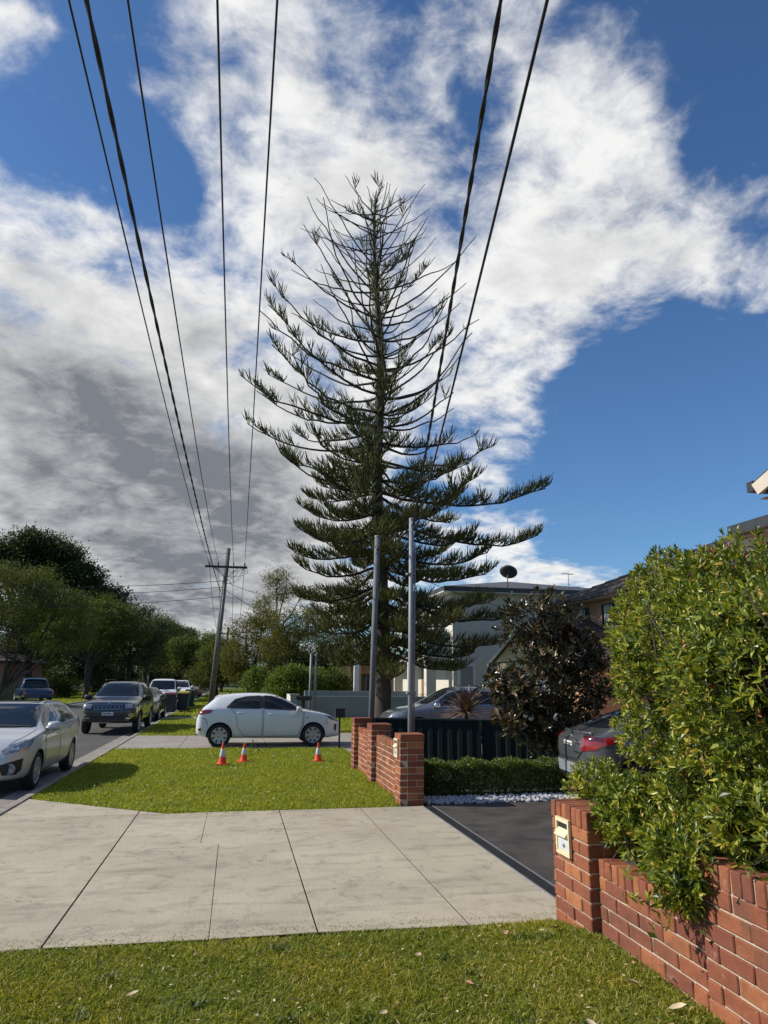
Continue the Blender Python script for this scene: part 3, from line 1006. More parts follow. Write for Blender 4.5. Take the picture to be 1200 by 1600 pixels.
hd = tag(empty('box_hedge', (3.05, 11.9, 0)), 'low clipped green box hedge behind white pebbles', 'hedge')
r = np.random.default_rng(11)
n = 110000
P = np.stack([r.uniform(0, 3.4, n), r.uniform(-.33, .33, n), r.uniform(.02, .5, n)], 1)
edge = np.minimum(np.minimum(.33 - np.abs(P[:, 1]), .5 - P[:, 2]), P[:, 0] + .02)
P = P[(edge < .10) & (r.random(n) < 1.1 - edge * 7)]
P[:, 2] += .03 * np.sin(P[:, 0] * 9) * (P[:, 2] > .4) + .02 * np.sin(P[:, 0] * 23 + 1) * (P[:, 2] > .4)
A = unit(np.stack([r.normal(size=len(P)) * .7, r.normal(size=len(P)) * .7 + np.sign(P[:, 1]) * .3, r.uniform(.1, 1.2, len(P))], 1))
V, F = leaves_np(P, A, r.normal(size=(len(P), 3)) + np.array([0, 0, 1.0]), r.uniform(.03, .05, len(P)), r.uniform(.016, .024, len(P)))
np_mesh('foliage', V, F, MT['box'], hd)['kind'] = 'stuff'
m = MB()
rr = random.Random(3)
for i in range(40):
    x, y = rr.uniform(.05, 3.3), rr.uniform(-.2, .2)
    m.tube([(x, y, -.05), (x + rr.uniform(-.05, .05), y, .2), (x + rr.uniform(-.12, .12), y + rr.uniform(-.1, .1), .45)], [.012, .008, .004], 5)
m.build('stems', MT['twig'], hd)

r = np.random.default_rng(12)
ico = bmesh.new(); bmesh.ops.create_icosphere(ico, subdivisions=1, radius=1)
iv = np.array([v.co[:] for v in ico.verts]); itf = np.array([[v.index for v in f.verts] for f in ico.faces]); ico.free()
n = 1500
c = np.stack([r.uniform(2.92, 6.3, n), r.uniform(11.03, 11.60, n), r.uniform(-.005, .03, n)], 1)
sc = r.uniform(.016, .036, (n, 1, 1)) * r.uniform(.6, 1.2, (n, 1, 3))
V = (c[:, None, :] + iv[None] * sc * r.uniform(.85, 1.15, (n, len(iv), 1))).reshape(-1, 3)
F = (np.arange(n)[:, None, None] * len(iv) + itf[None]).reshape(-1, 3)
tag(np_mesh('white_pebbles', V, F, MT['pebble'], smooth=False), kind='stuff')

# ================================================================== the big glossy hedge
hg = tag(empty('lilly_hedge', (3.9, 3.6, 0)), 'tall glossy green hedge spilling over the near brick wall', 'hedge')
off = np.array([3.9, 3.6, 0])


def shoots(pts, nrm, r, nleaf, L, W, upw=.5, spread=.9):
    n = len(pts)
    ax = unit(nrm * .8 + np.array([0, 0, upw]) + r.normal(size=(n, 3)) * .45)
    # frame round each axis
    ref = np.where(np.abs(ax[:, 2:3]) < .9, np.array([0, 0, 1.]), np.array([1., 0, 0]))
    s = unit(np.cross(ax, ref)); t = np.cross(ax, s)
    Ps, As, Ns, Ls, Ws = [], [], [], [], []
    ph = r.uniform(0, 6.28, n)
    for k in range(nleaf):
        a = ph + k * 2.4 + r.uniform(-.3, .3, n)
        rad = s * np.cos(a)[:, None] + t * np.sin(a)[:, None]
        f = k / max(1, nleaf - 1)
        op = spread * (1.15 - .75 * f) + r.uniform(-.15, .15, n)
        A = unit(ax * np.cos(op)[:, None] + rad * np.sin(op)[:, None] + np.array([0, 0, -.12]) * (1 - f))
        Ps.append(pts + ax * (f * L * .9)); As.append(A); Ns.append(ax * .9 - rad * .2 + r.normal(size=(n, 3)) * .25)
        sc_ = r.uniform(.7, 1.2, n) * (1.05 - .35 * f)
        Ls.append(L * sc_); Ws.append(W * sc_ * r.uniform(.8, 1.15, n))
    return np.concatenate(Ps), np.concatenate(As), np.concatenate(Ns), np.concatenate(Ls), np.concatenate(Ws)


r = np.random.default_rng(21)
HB = [((4.45, 3.15, 1.62), (1.55, 2.10, 1.02), 4.0, 7800), ((4.02, 5.40, 1.98), (.92, .80, .82), 3.0, 2500), ((4.7, 4.85, 2.30), (1.35, 1.1, .64), 2.8, 1800), ((3.45, 4.4, .95), (.55, .8, .5), 2.4, 700),
      ((2.86, 5.06, .90), (.24, .24, .24), 2.0, 260), ((3.05, 5.75, .92), (.28, .34, .22), 2.0, 240), ((2.66, 4.10, .84), (.20, .28, .15), 2.0, 220), ((2.55, 4.05, .70), (.08, .16, .10), 2.0, 70),
      ((2.84, 4.7, .84), (.19, .45, .15), 2.0, 260), ((2.86, 3.2, 1.08), (.24, .9, .2), 2.0, 360)]
PT, NR = [], []
for c_, h_, p_, n_ in HB:
    a, b = shell_points(n_, c_, h_, r, p_)
    # lumps and hollows
    q = a * 2.6
    lump = .10 * np.sin(q[:, 0] * 1.3 + 2 * np.sin(q[:, 1])) + .09 * np.sin(q[:, 1] * 1.9 + q[:, 2] * 1.4) + .07 * np.sin(q[:, 2] * 2.7 + 1.5 * np.sin(q[:, 0] * 2))
    dep = -np.abs(r.normal(size=len(a))) * .10 * min(1, h_[0] / .6)
    a = a + b * (lump * min(1, h_[0]) + dep)[:, None]
    PT.append(a); NR.append(b)
PT, NR = np.concatenate(PT), np.concatenate(NR)
k = (PT[:, 2] > .28) & (PT[:, 1] > .6) & (PT[:, 0] < 5.9)
k &= ~((PT[:, 0] > np.where(PT[:, 1] > 5.15, 2.5, 2.60)) & (PT[:, 0] < 2.80 + .1 * (PT[:, 1] > 5.15)) & (PT[:, 2] < np.where(PT[:, 1] > 5.15, .93, np.where(PT[:, 1] > 3.95, .62, .90))))
PT, NR = PT[k], NR[k]
red = r.random(len(PT)) < .012
street = (NR[:, 0] * .75 + NR[:, 1] * .65) < .25      # the sides seen from the street carry the finer leaves
for nm, sel, fine_ in (('foliage', ~red & street, True), ('rear_foliage', ~red & ~street, False)):
    P, A, N_, L_, W_ = shoots(PT[sel], NR[sel], r, 9, .070, .027 if fine_ else .031)
    V, F = leaves_np(P, A, N_, L_, W_, fine_)
    np_mesh(nm, V - off, F, MT['lilly'], hg)['kind'] = 'stuff'
P, A, N_, L_, W_ = shoots(PT[red], NR[red], r, 5, .05, .018)
V, F = leaves_np(P, A, N_, L_, W_, True)
np_mesh('red_shoots', V - off, F, MT['lilly_red'], hg)['kind'] = 'stuff'
# stems and inner branches
m = MB()
rr = random.Random(9)
for i in range(46):
    bx, by = rr.uniform(3.2, 5.2), rr.uniform(1.6, 5.2)
    p = Vector((bx, by, -.05)); pts = [p]
    d = Vector((rr.uniform(-.35, .25), rr.uniform(-.3, .3), 1))
    for q in range(6):
        p = p + d * rr.uniform(.3, .45); d += Vector((rr.uniform(-.2, .2), rr.uniform(-.2, .2), 0)); pts.append(p.copy())
    m.tube([v - Vector(off) for v in pts], [.022, .02, .017, .014, .011, .008, .005], 6)
sub = r.choice(np.flatnonzero((PT[:, 0] > 2.95) & (PT[:, 2] > 1.0)), 1500, replace=False)
P1 = PT[sub]; C0 = P1 - NR[sub] * .45 - np.array([0, 0, .25])
mid = (P1 + C0) / 2 + r.normal(size=P1.shape) * .04
V, F = tubes_np(np.stack([C0, mid, P1], 1), np.tile(np.array([[.006, .004, .002]]), (len(P1), 1)), 4)
m.build('stems', MT['twig'], hg)
np_mesh('twigs', V - off, F, MT['twig'], hg)['kind'] = 'stuff'
# second, deeper layer of leaves keeps the body of the hedge closed
inner = PT - NR * r.uniform(.12, .42, (len(PT), 1))
sel = r.random(len(PT)) < .55
P, A, N_, L_, W_ = shoots(inner[sel], NR[sel], r, 6, .068, .028)
V, F = leaves_np(P, A, N_, L_, W_)
np_mesh('inner_foliage', V - off, F, MT['lilly'], hg)['kind'] = 'stuff'

# ================================================================== fallen leaves on the near lawn
r_ = random.Random(31)
spots = [(2.52, 4.55, 0), (2.12, 4.62, 0), (2.38, 4.3, 1), (2.44, 3.95, 1), (2.3, 3.8, 0), (1.95, 4.0, 1), (2.62, 4.25, 1), (2.2, 3.55, 0), (2.45, 3.55, 1), (1.5, 4.7, 0), (1.7, 3.7, 1), (0.9, 4.4, 1),
         (1.3, 5.2, 1), (0.2, 3.6, 1), (-.5, 4.9, 1), (-1.1, 4.3, 1), (2.35, 5.3, 0), (2.0, 5.4, 0)]
lm = []
for q in range(3):
    m = MB()
    L, W = .055, .03
    vs = [(-L, 0, .004), (-.02, W * .9, .014), (.025, W, .010 + .006 * q), (L, .006, .02), (.025, -W * .9, .012), (-.02, -W, .006), (0, 0, -.004), (.03, 0, -.002)]
    m.add(vs, [(0, 6, 1), (0, 5, 6), (1, 6, 7, 2), (5, 4, 7, 6), (2, 7, 3), (4, 3, 7)], True)
    o = m.build('fallen_leaf', MT['dry_leaf'] if q < 1 else MT['pale_leaf'])
    lm.append(o)
for i, (x, y, k) in enumerate(spots):
    o = lm[i] if i < 3 else lm[(0 if k == 0 else 1 + i % 2)].copy()
    if i >= 3:
        COL.objects.link(o)
    s = r_.uniform(.5, .95)
    o.scale = (s, s * r_.uniform(.7, 1.1), s)
    o.location = (x, y, .028 + float(bank(x, y))); o.rotation_euler = (r_.uniform(-.5, .5), r_.uniform(-.5, .5), r_.uniform(0, 6.2))
    tag(o, 'small dry fallen leaf lying in the near lawn grass', 'leaf', 'dry leaves scattered on the near lawn')
r = np.random.default_rng(33)
n = 260
P = np.stack([r.uniform(-2.6, 2.4, n), r.uniform(11.3, 19.5, n), np.full(n, .04)], 1)
V, F = leaves_np(P, r.normal(size=(n, 3)) * np.array([1, 1, .3]), np.array([[0, 0, 1.]]) + r.normal(size=(n, 3)) * .3, r.uniform(.015, .04, n), r.uniform(.012, .025, n))
tag(np_mesh('clover_flowers', V, F, MT['speck']), kind='stuff')

# broad-leaved weeds and taller tufts in the near lawn
r = np.random.default_rng(35)
cs = np.stack([r.uniform(-2.4, 2.4, 46), r.uniform(3.0, 5.7, 46)], 1)
n = 46 * 26
ci = np.repeat(np.arange(46), 26)
P = np.stack([cs[ci, 0] + r.normal(size=n) * .035, cs[ci, 1] + r.normal(size=n) * .035, np.full(n, .0)], 1)
P[:, 2] = bank(P[:, 0], P[:, 1]) - .005
az = r.uniform(0, 6.28, n); el = r.uniform(.25, 1.1, n)
A = np.stack([np.cos(az) * np.cos(el), np.sin(az) * np.cos(el), np.sin(el)], 1)
V, F = leaves_np(P, A, np.tile([[0, 0, 1.]], (n, 1)) + r.normal(size=(n, 3)) * .2, r.uniform(.03, .075, n), r.uniform(.010, .020, n))
tag(np_mesh('lawn_weeds', V, F, MT['box']), kind='stuff')
n = 420
P = np.stack([r.uniform(-2.4, 2.5, n), r.uniform(2.6, 5.75, n), np.full(n, .0)], 1)
P[:, 2] = bank(P[:, 0], P[:, 1]) + r.uniform(.012, .03, n)
V, F = leaves_np(P, r.normal(size=(n, 3)) * np.array([1, 1, .25]), np.tile([[0, 0, 1.]], (n, 1)) + r.normal(size=(n, 3)) * .4, r.uniform(.012, .035, n), r.uniform(.008, .018, n))
tag(np_mesh('lawn_litter', V, F, MT['pale_leaf']), kind='stuff')
# grit and clippings blown onto the slabs and growing in the joints
n = 900
P = np.concatenate([np.stack([r.uniform(-2.2, 2.7, n), 5.88 + np.abs(r.normal(size=n)) * .10, np.full(n, .003)], 1), np.stack([r.uniform(-2.5, 2.4, n), 10.84 - np.abs(r.normal(size=n)) * .10, np.full(n, .003)], 1)])
V, F = leaves_np(P, r.normal(size=(2 * n, 3)) * np.array([1, 1, .1]), np.tile([[0, 0, 1.]], (2 * n, 1)) + r.normal(size=(2 * n, 3)) * .3, r.uniform(.01, .035, 2 * n), .005)
tag(np_mesh('grass_clippings', V, F, MT['grass']), kind='stuff')
# ================================================================== cars


def loft_body(sp):
    top, belt, bot, wid = sp['top'], sp['belt'], sp['bot'], sp['wid']
    xs = sorted(set([p[0] for p in top] + sp.get('xs', [])))
    f = lambda tab, x: float(np.interp(x, [p[0] for p in tab], [p[1] for p in tab]))
    rings = []
    for x in xs:
        zt, zb, w = f(top, x), f(bot, x), f(wid, x)
        zs = min(f(belt, x), zt - .035)
        t = min(1, max(0, (zt - zs) / .36))
        wt = (1 - t) * .90 * w + t * sp['wroof'] * w / max(p[1] for p in wid)
        h = zs - zb
        A = (.95 * w, zs + min(.02, (zt - zs) * .3))
        C = (wt, zt - .02 - .045 * t)
        half = [(0, zb), (.72 * w, zb), (.93 * w, zb + .04), (.985 * w, zb + .10 + .1 * h), (w, zb + .60 * h), (.985 * w, zs - .03), A,
                ((A[0] + C[0]) / 2 + .018 * t, (A[1] + C[1]) / 2), C, (.80 * wt, zt - .008), (0, zt)]
        ring = [(x, y, z) for y, z in half] + [(x, -y, z) for y, z in half[-2:0:-1]]
        rings.append(ring)
    n = len(rings[0]); hn = len(half)
    vs = [p for r_ in rings for p in r_]
    fs = []
    for i in range(len(rings) - 1):
        for k in range(n):
            k2 = (k + 1) % n
            fs.append((i * n + k, i * n + k2, (i + 1) * n + k2, (i + 1) * n + k))
    for ri, rev in ((0, False), (len(rings) - 1, True)):
        b = ri * n
        for k in range(1, hn - 2):
            q = (b + k, b + k + 1, b + n - k - 1, b + n - k)
            fs.append(q[::-1] if not rev else q)
        t1 = (b, b + 1, b + n - 1); t2 = (b + hn - 2, b + hn - 1, b + hn)
        fs.append(t1[::-1] if not rev else t1); fs.append(t2[::-1] if not rev else t2)
    return vs, fs


def make_wheel(r, w, rimr, spokes, rim_m, style=0):
    """tyre mesh (named wheel) and rim mesh, outer side at +y"""
    m = MB()
    m.lathe([(rimr, -w * .5), (rimr + .02, -w * .5), (r - .03, -w * .5), (r - .006, -w * .36), (r, -w * .2), (r, w * .2), (r - .006, w * .36), (r - .03, w * .49), (r - .06, w * .5), (rimr + .008, w * .46), (rimr - .004, w * .40)], 28, axis='y')
    tyre = m
    q = MB()
    q.lathe([(rimr - .002, w * .41), (rimr - .002, w * .46), (rimr - .018, w * .46), (rimr - .03, w * .30), (rimr - .04, -w * .3)], 28, axis='y')
    q.lathe([(.0, w * .41), (.05, w * .41), (.062, w * .36), (.062, w * .2)], 16, axis='y')
    for k in range(spokes):
        a = 2 * math.pi * k / spokes
        u = Vector((math.cos(a), 0, math.sin(a))); t = Vector((-math.sin(a), 0, math.cos(a)))
        w0, w1 = (.034, .046) if style == 0 else (.022, .026)
        pts = []
        for (rad, hw, y) in ((.045, w0, w * .37), (rimr - .012, w1, w * .42)):
            for s in (-1, 1):
                pts.append(u * rad + t * hw * s + Vector((0, y, 0)))
        for (rad, hw, y) in ((.045, w0, w * .25), (rimr - .012, w1, w * .28)):
            for s in (-1, 1):
                pts.append(u * rad + t * hw * 1.05 * s + Vector((0, y, 0)))
        q.add(pts, [(0, 1, 3, 2), (0, 2, 6, 4), (1, 5, 7, 3)])
    back = MB().lathe([(0, w * .05), (rimr - .03, w * .05)], 24, axis='y')
    return tyre, q, back


class Car:
    def __init__(self, name, label, cat, sp, loc, rz, group=None, scale=.975, detail=True):
        self.sp = sp
        self.root = tag(empty(name, loc, rz), label, cat, group)
        self.root.scale = (scale,) * 3
        self.paint = sp['paint']
        vs, fs = loft_body(sp)
        me = bpy.data.meshes.new('body')
        me.from_pydata(vs, [], fs)
        me.materials.append(self.paint); me.materials.append(MT['black'])
        ob = link('body', me)
        ss = ob.modifiers.new('s', 'SUBSURF'); ss.levels = 2; ss.render_levels = 2
        cut = MB()
        hw = max(p[1] for p in sp['wid'])
        self.hw = hw
        ar = sp['wr'] * 1.13
        for x in sp['axles']:
            for s in (-1, 1):
                y0, y1 = (hw - .30, hw + .2) if s > 0 else (-hw - .2, -hw + .30)
                vs_, n = [], 28
                for y in (y0, y1):
                    for k in range(n):
                        a = 2 * math.pi * k / n
                        vs_.append((x + ar * math.cos(a), y, sp['wr'] + ar * math.sin(a)))
                cut.add(vs_, [tuple(range(n)), tuple(range(2 * n - 1, n - 1, -1))] + [(k, n + k, n + (k + 1) % n, (k + 1) % n) for k in range(n)])
        co = cut.build('cut', MT['black'])
        bmx = bmesh.new(); bmx.from_mesh(co.data); bmesh.ops.recalc_face_normals(bmx, faces=bmx.faces); bmx.to_mesh(co.data); bmx.free()
        bo = ob.modifiers.new('b', 'BOOLEAN'); bo.operation = 'DIFFERENCE'; bo.object = co; bo.solver = 'EXACT'
        try:
            bo.material_mode = 'TRANSFER'
        except Exception:
            pass
        dg = bpy.context.evaluated_depsgraph_get(); dg.update()
        me2 = bpy.data.meshes.new_from_object(ob.evaluated_get(dg))
        ob.modifiers.clear()
        bpy.data.objects.remove(co)
        ob.data = me2
        me2.polygons.foreach_set('use_smooth', [True] * len(me2.polygons))
        me2.set_sharp_from_angle(angle=R(38))
        ob.parent = self.root
        self.body = ob
        self.bvh = BVHTree.FromPolygons([v.co.copy() for v in me2.vertices], [tuple(p.vertices) for p in me2.polygons])
        self.wheels()

    def wheels(self):
        sp = self.sp
        ty, rm, bk = make_wheel(sp['wr'], .20, sp['wr'] * .70, sp.get('spokes', 5), sp.get('rim', MT['rim']), sp.get('style', 0))
        first = None
        for x in sp['axles']:
            for s in (-1, 1):
                if first is None:
                    w = ty.build('wheel', MT['rubber'], self.root)
                    rim = rm.build('rim', sp.get('rim', MT['rim']), w)
                    b = bk.build('spoke_backing', MT['black'], w)  # plain black backing disc added behind the spokes
                    first = w
                else:
                    w = copy_tree(first, self.root)
                w.location = (x, s * (self.hw - .118), sp['wr'])
                w.rotation_euler = (0, 0, 0 if s > 0 else math.pi)

    def hit(self, u, v, axis, side):
        if axis == 'y':
            o, d = Vector((u, side * 4, v)), Vector((0, -side, 0))
        elif axis == 'x':
            o, d = Vector((side * 6, u, v)), Vector((-side, 0, 0))
        else:
            o, d = Vector((u, v, 5)), Vector((0, 0, -1))
        p, n, _, _ = self.bvh.ray_cast(o, d)
        return p, n

    def patch(self, name, poly, axis, side, m, offs=.004, sp=.07, parent=None, thick=.02):
        """a panel that follows the body, with its own edge"""
        bm = bmesh.new()
        f = bm.faces.new([bm.verts.new((u, v, 0)) for u, v in poly])
        bmesh.ops.triangulate(bm, faces=[f])
        us = [p[0] for p in poly]; vs = [p[1] for p in poly]
        for a, lo, hi in ((0, min(us), max(us)), (1, min(vs), max(vs))):
            c = lo + sp
            while c < hi - 1e-3:
                no = (1, 0, 0) if a == 0 else (0, 1, 0)
                co = (c, 0, 0) if a == 0 else (0, c, 0)
                bmesh.ops.bisect_plane(bm, geom=bm.verts[:] + bm.edges[:] + bm.faces[:], plane_co=co, plane_no=no, dist=1e-5)
                c += sp
        bmesh.ops.remove_doubles(bm, verts=bm.verts, dist=1e-4)
        bad, nr = [], {}
        for v in bm.verts:
            p, n = self.hit(v.co.x, v.co.y, axis, side)
            if p is None:
                bad.append(v)
            else:
                v.co = p + n * offs
                nr[v] = n
        bmesh.ops.delete(bm, geom=bad, context='VERTS')
        bm.normal_update()
        if not bm.faces:
            bm.free(); return None
        s = sum((f.normal.dot(nr[f.verts[0]]) for f in bm.faces))
        if s < 0:
            bmesh.ops.reverse_faces(bm, faces=bm.faces)
        for f in bm.faces:
            f.smooth = True
        be = [e for e in bm.edges if e.is_boundary]
        low = {}
        for e in be:
            for v in e.verts:
                if v not in low:
                    low[v] = bm.verts.new(v.co - nr[v] * thick)
        for e in be:
            a, b = e.verts
            lf = e.link_faces[0]
            vl = [l.vert for l in lf.loops]
            i = vl.index(a)
            if vl[(i + 1) % len(vl)] is b:
                a, b = b, a
            fn_ = bm.faces.new((a, b, low[b], low[a]))
            fn_.smooth = False
        for e in be:
            e.smooth = False
        me = bpy.data.meshes.new(name)
        bm.to_mesh(me); bm.free()
        me.materials.append(m)
        return link(name, me, parent or self.root)

    def strip(self, name, path, w, axis, side, m, offs=.0035, parent=None, closed=False):
        pts = [Vector((a, b, 0)) for a, b in path]
        if closed:
            pts.append(pts[0])
        dense = []
        for a, b in zip(pts, pts[1:]):
            n = max(1, int((b - a).length / .06))
            dense += [a.lerp(b, k / n) for k in range(n)]
        dense.append(pts[-1])
        L, Rr = [], []
        for i, p in enumerate(dense):
            d = (dense[min(i + 1, len(dense) - 1)] - dense[max(i - 1, 0)]).normalized()
            s = Vector((-d.y, d.x, 0)) * w / 2
            a, na = self.hit(*(p + s)[:2], axis, side); b, nb = self.hit(*(p - s)[:2], axis, side)
            if a is None or b is None:
                continue
            L.append(a + na * offs); Rr.append(b + nb * offs)
        if len(L) < 2:
            return None
        mb = MB()
        n = len(L)
        mb.add(L + Rr, [(i, i + 1, n + i + 1, n + i) for i in range(n - 1)], True)
        return mb.build(name, m, parent or self.root)

    def sides(self, doors, wins, handles, both=True, seam=.016):
        """doors and wins: polygons (x, z); a window belongs to the door of its index"""
        for s in ((-1, 1) if both else (both,)):
            for i, d in enumerate(doors):
                dd = self.patch('door', d, 'y', s, self.paint, .004, .09, thick=.012)
                if dd is None:
                    continue
                self.strip('door_seam', d, seam * .6, 'y', s, MT['black'], .0075, dd, True)  # black strip laid on the body for the dark gap around the door
                if i < len(handles) and handles[i]:
                    hx, hz = handles[i]
                    p, n = self.hit(hx, hz, 'y', s)
                    if p:
                        mb = MB()
                        mb.tube([p + Vector((-.09, s * .004, 0)), p + Vector((-.07, s * .03, .004)), p + Vector((.07, s * .03, .004)), p + Vector((.09, s * .004, 0))], .013, 6)
                        mb.build('handle', self.paint, dd)
            for w in wins:
                self.patch('side_window', w, 'y', s, MT['glass'], .006, .08)

    def windscreen(self, zl, zh, wl, wh, side=1, name='windscreen', offs=.006):
        poly = [(-wl, zl), (-wl * .5, zl - .012), (wl * .5, zl - .012), (wl, zl), (wh, zh), (wh * .5, zh + .012), (-wh * .5, zh + .012), (-wh, zh)]
        o = self.patch(name, poly, 'x', side, MT['glass'], offs, .09)
        return o

    def mirrors(self, x, z, m=None, s_=1.0):
        for s in (-1, 1):
            p, n = self.hit(x, z, 'y', s)
            if p is None:
                continue
            mb = MB()
            c = p + Vector((0, s * .13, .035))
            vs, fs = [], []
            for (dx, sc_) in ((.10, .35), (.075, .8), (0, 1.0), (-.055, .98), (-.06, .9)):
                for k in range(12):
                    a = 2 * math.pi * k / 12
                    ca, sa = math.cos(a), math.sin(a)
                    e = .7
                    vs.append(c + Vector((dx * s_, math.copysign(abs(ca) ** e, ca) * .105 * sc_ * s_, math.copysign(abs(sa) ** e, sa) * .075 * sc_ * s_)))
            for i in range(4):
                for k in range(12):
                    fs.append((i * 12 + k, i * 12 + (k + 1) % 12, (i + 1) * 12 + (k + 1) % 12, (i + 1) * 12 + k))
            fs += [tuple(range(11, -1, -1)), tuple(range(48, 60))]
            mb.add(vs, fs, True)
            mb.tube([p, p + Vector((0, s * .07, .012))], .026, 6)
            mb.build('mirror', m or self.paint, self.root)

    def plate(self, text, y0, z0, side, m, w=.37, h=.107, lean=0.0):
        p, n = self.hit(y0, z0, 'x', side)
        if p is None:
            return
        pl = empty('tmp'); bpy.data.objects.remove(pl)
        t = MB().box(-w / 2, w / 2, -h / 2, h / 2, -.006, .006).build('number_plate', m, self.root)
        t.location = p + Vector((side * .012, 0, 0))
        t.rotation_euler = (R(90) - lean, 0, R(90) * side)
        put_text('lettering', text, h * .80, MT['ink'], t, (0, 0, .0085), fit=w * .86)
        return t


def put_text(name, text, size, m, parent, loc, rot=(0, 0, 0), fit=None, depth=.001):
    cu = bpy.data.curves.new(name, 'FONT')
    cu.body = text
    cu.align_x = 'CENTER'; cu.align_y = 'CENTER'
    cu.size = size
    cu.extrude = depth
    cu.offset = .002 * size / .1
    ob = bpy.data.objects.new('tmp', cu)
    COL.objects.link(ob)
    dg = bpy.context.evaluated_depsgraph_get(); dg.update()
    me = bpy.data.meshes.new_from_object(ob.evaluated_get(dg))
    bpy.data.objects.remove(ob)
    xs = [v.co.x for v in me.vertices]
    k = 1.0
    if fit and xs:
        k = fit / (max(xs) - min(xs))
    for v in me.vertices:
        v.co.x *= k
    me.materials.clear(); me.materials.append(m)
    o = link(name, me, parent, loc)
    o.rotation_euler = rot
    return o


def hatch_spec(paint_m, **k):
    d = dict(paint=paint_m, wr=.31, spokes=8)
    d.update(k)
    return d


P_WHITE = paint('white_car_paint', (0.78, 0.79, 0.80))
P_SILVER = mat('silver_car_paint', (0.56, 0.57, 0.58), (0.50, 0.51, 0.52), 300, rough=.38, metal=.25, coat=.6)
P_BLACK = paint('black_car_paint', (0.012, 0.012, 0.014))
P_GREY = mat('grey_car_paint', (0.115, 0.118, 0.122), (0.095, 0.098, 0.10), 300, rough=.30, metal=.35, coat=1.0)
P_BLUEGREY = mat('blue_grey_car_paint', (0.20, 0.23, 0.28), (0.16, 0.19, 0.24), 300, rough=.28, metal=.45, coat=1.0)
P_DARKGREY = mat('dark_sedan_paint', (0.085, 0.09, 0.09), (0.07, 0.075, 0.075), 300, rough=.3, metal=.4, coat=1.0)
P_RED = paint('dark_red_car_paint', (0.20, 0.018, 0.025))
P_BLUE = paint('blue_car_paint', (0.012, 0.035, 0.11))

# ---- white hatchback side-on on the crossing
sp = hatch_spec(P_WHITE, top=[(-1.945, .64), (-1.90, .82), (-1.84, .97), (-1.75, 1.07), (-1.58, 1.21), (-1.42, 1.36), (-1.32, 1.395), (-1.0, 1.43), (-.5, 1.455), (0, 1.445), (.32, 1.385), (.65, 1.225), (.98, 1.035), (1.16, .985), (1.6, .915), (1.92, .81), (2.07, .69), (2.12, .56)],
                belt=[(-2, 1.0), (-1.2, 1.03), (1, .96), (1.2, .95), (2.2, .8)], bot=[(-1.945, .34), (-1.7, .23), (1.7, .20), (2.12, .26)],
                wid=[(-1.945, .60), (-1.88, .75), (-1.7, .82), (-1.2, .855), (1.1, .855), (1.6, .83), (1.95, .74), (2.12, .52)], wroof=.56, axles=(-1.29, 1.29), wr=.315)
c = Car('hatchback', 'white five-door hatchback parked side-on across the concrete crossing behind the cones', 'car', sp, (.86, 21.15, .0), R(1.2))
rioD = [[(-1.02, 1.03), (-.86, .88), (-.80, .52), (-.62, .30), (-.14, .29), (-.14, 1.02)], [(-.10, 1.02), (-.10, .29), (.86, .30), (.98, .60), (1.0, .93), (.96, .965)]]
rioW = [[(-1.13, 1.055), (-.90, 1.27), (-.62, 1.34), (-.22, 1.365), (-.22, 1.035)], [(-.09, 1.033), (-.09, 1.365), (.10, 1.355), (.38, 1.275), (.72, 1.12), (.93, .99)]]
c.sides(rioD, rioW, [(-.86 + .10, .91), (.10, .88)])
for s in (-1, 1):
    c.patch('window_pillar', [(-.215, 1.04), (-.215, 1.36), (-.097, 1.36), (-.097, 1.037)], 'y', s, MT['black'], .005, .06)
    c.patch('tail_light', [(-1.86, .98), (-1.60, 1.0), (-1.48, .985), (-1.56, .90), (-1.86, .86)], 'y', s, MT['red_lamp'], .008, .05)
    c.patch('headlight', [(1.62, .86), (1.98, .76), (2.06, .68), (1.98, .67), (1.78, .73)], 'y', s, MT['lamp_dark'], .008, .05)
    c.patch('fog_trim', [(1.90, .60), (1.98, .60), (1.96, .40), (1.90, .44)], 'y', s, MT['black'], .006, .04)
    c.strip('sill_trim', [(-.95, .235), (.93, .225)], .05, 'y', s, MT['black'])
    c.patch('rear_reflector', [(-1.86, .50), (-1.78, .51), (-1.78, .45), (-1.86, .44)], 'y', s, MT['dark_red'], .006, .04)
    c.strip('wheel_lip', [(-1.29 + .365 * math.cos(a), .315 + .365 * math.sin(a)) for a in np.linspace(-.2, 3.34, 24)], .018, 'y', s, P_WHITE, .008)
    c.strip('wheel_lip', [(1.29 + .365 * math.cos(a), .315 + .365 * math.sin(a)) for a in np.linspace(-.2, 3.34, 24)], .018, 'y', s, P_WHITE, .008)
    c.patch('tail_light', [(s * .42, 1.0), (s * .70, 1.0), (s * .76, .88), (s * .52, .88)], 'x', -1, MT['red_lamp'], .007, .05)
    c.patch('headlight', [(s * .40, .74), (s * .66, .82), (s * .62, .70), (s * .42, .67)], 'x', 1, MT['lamp_dark'], .007, .05)
c.windscreen(1.02, 1.36, .62, .50)
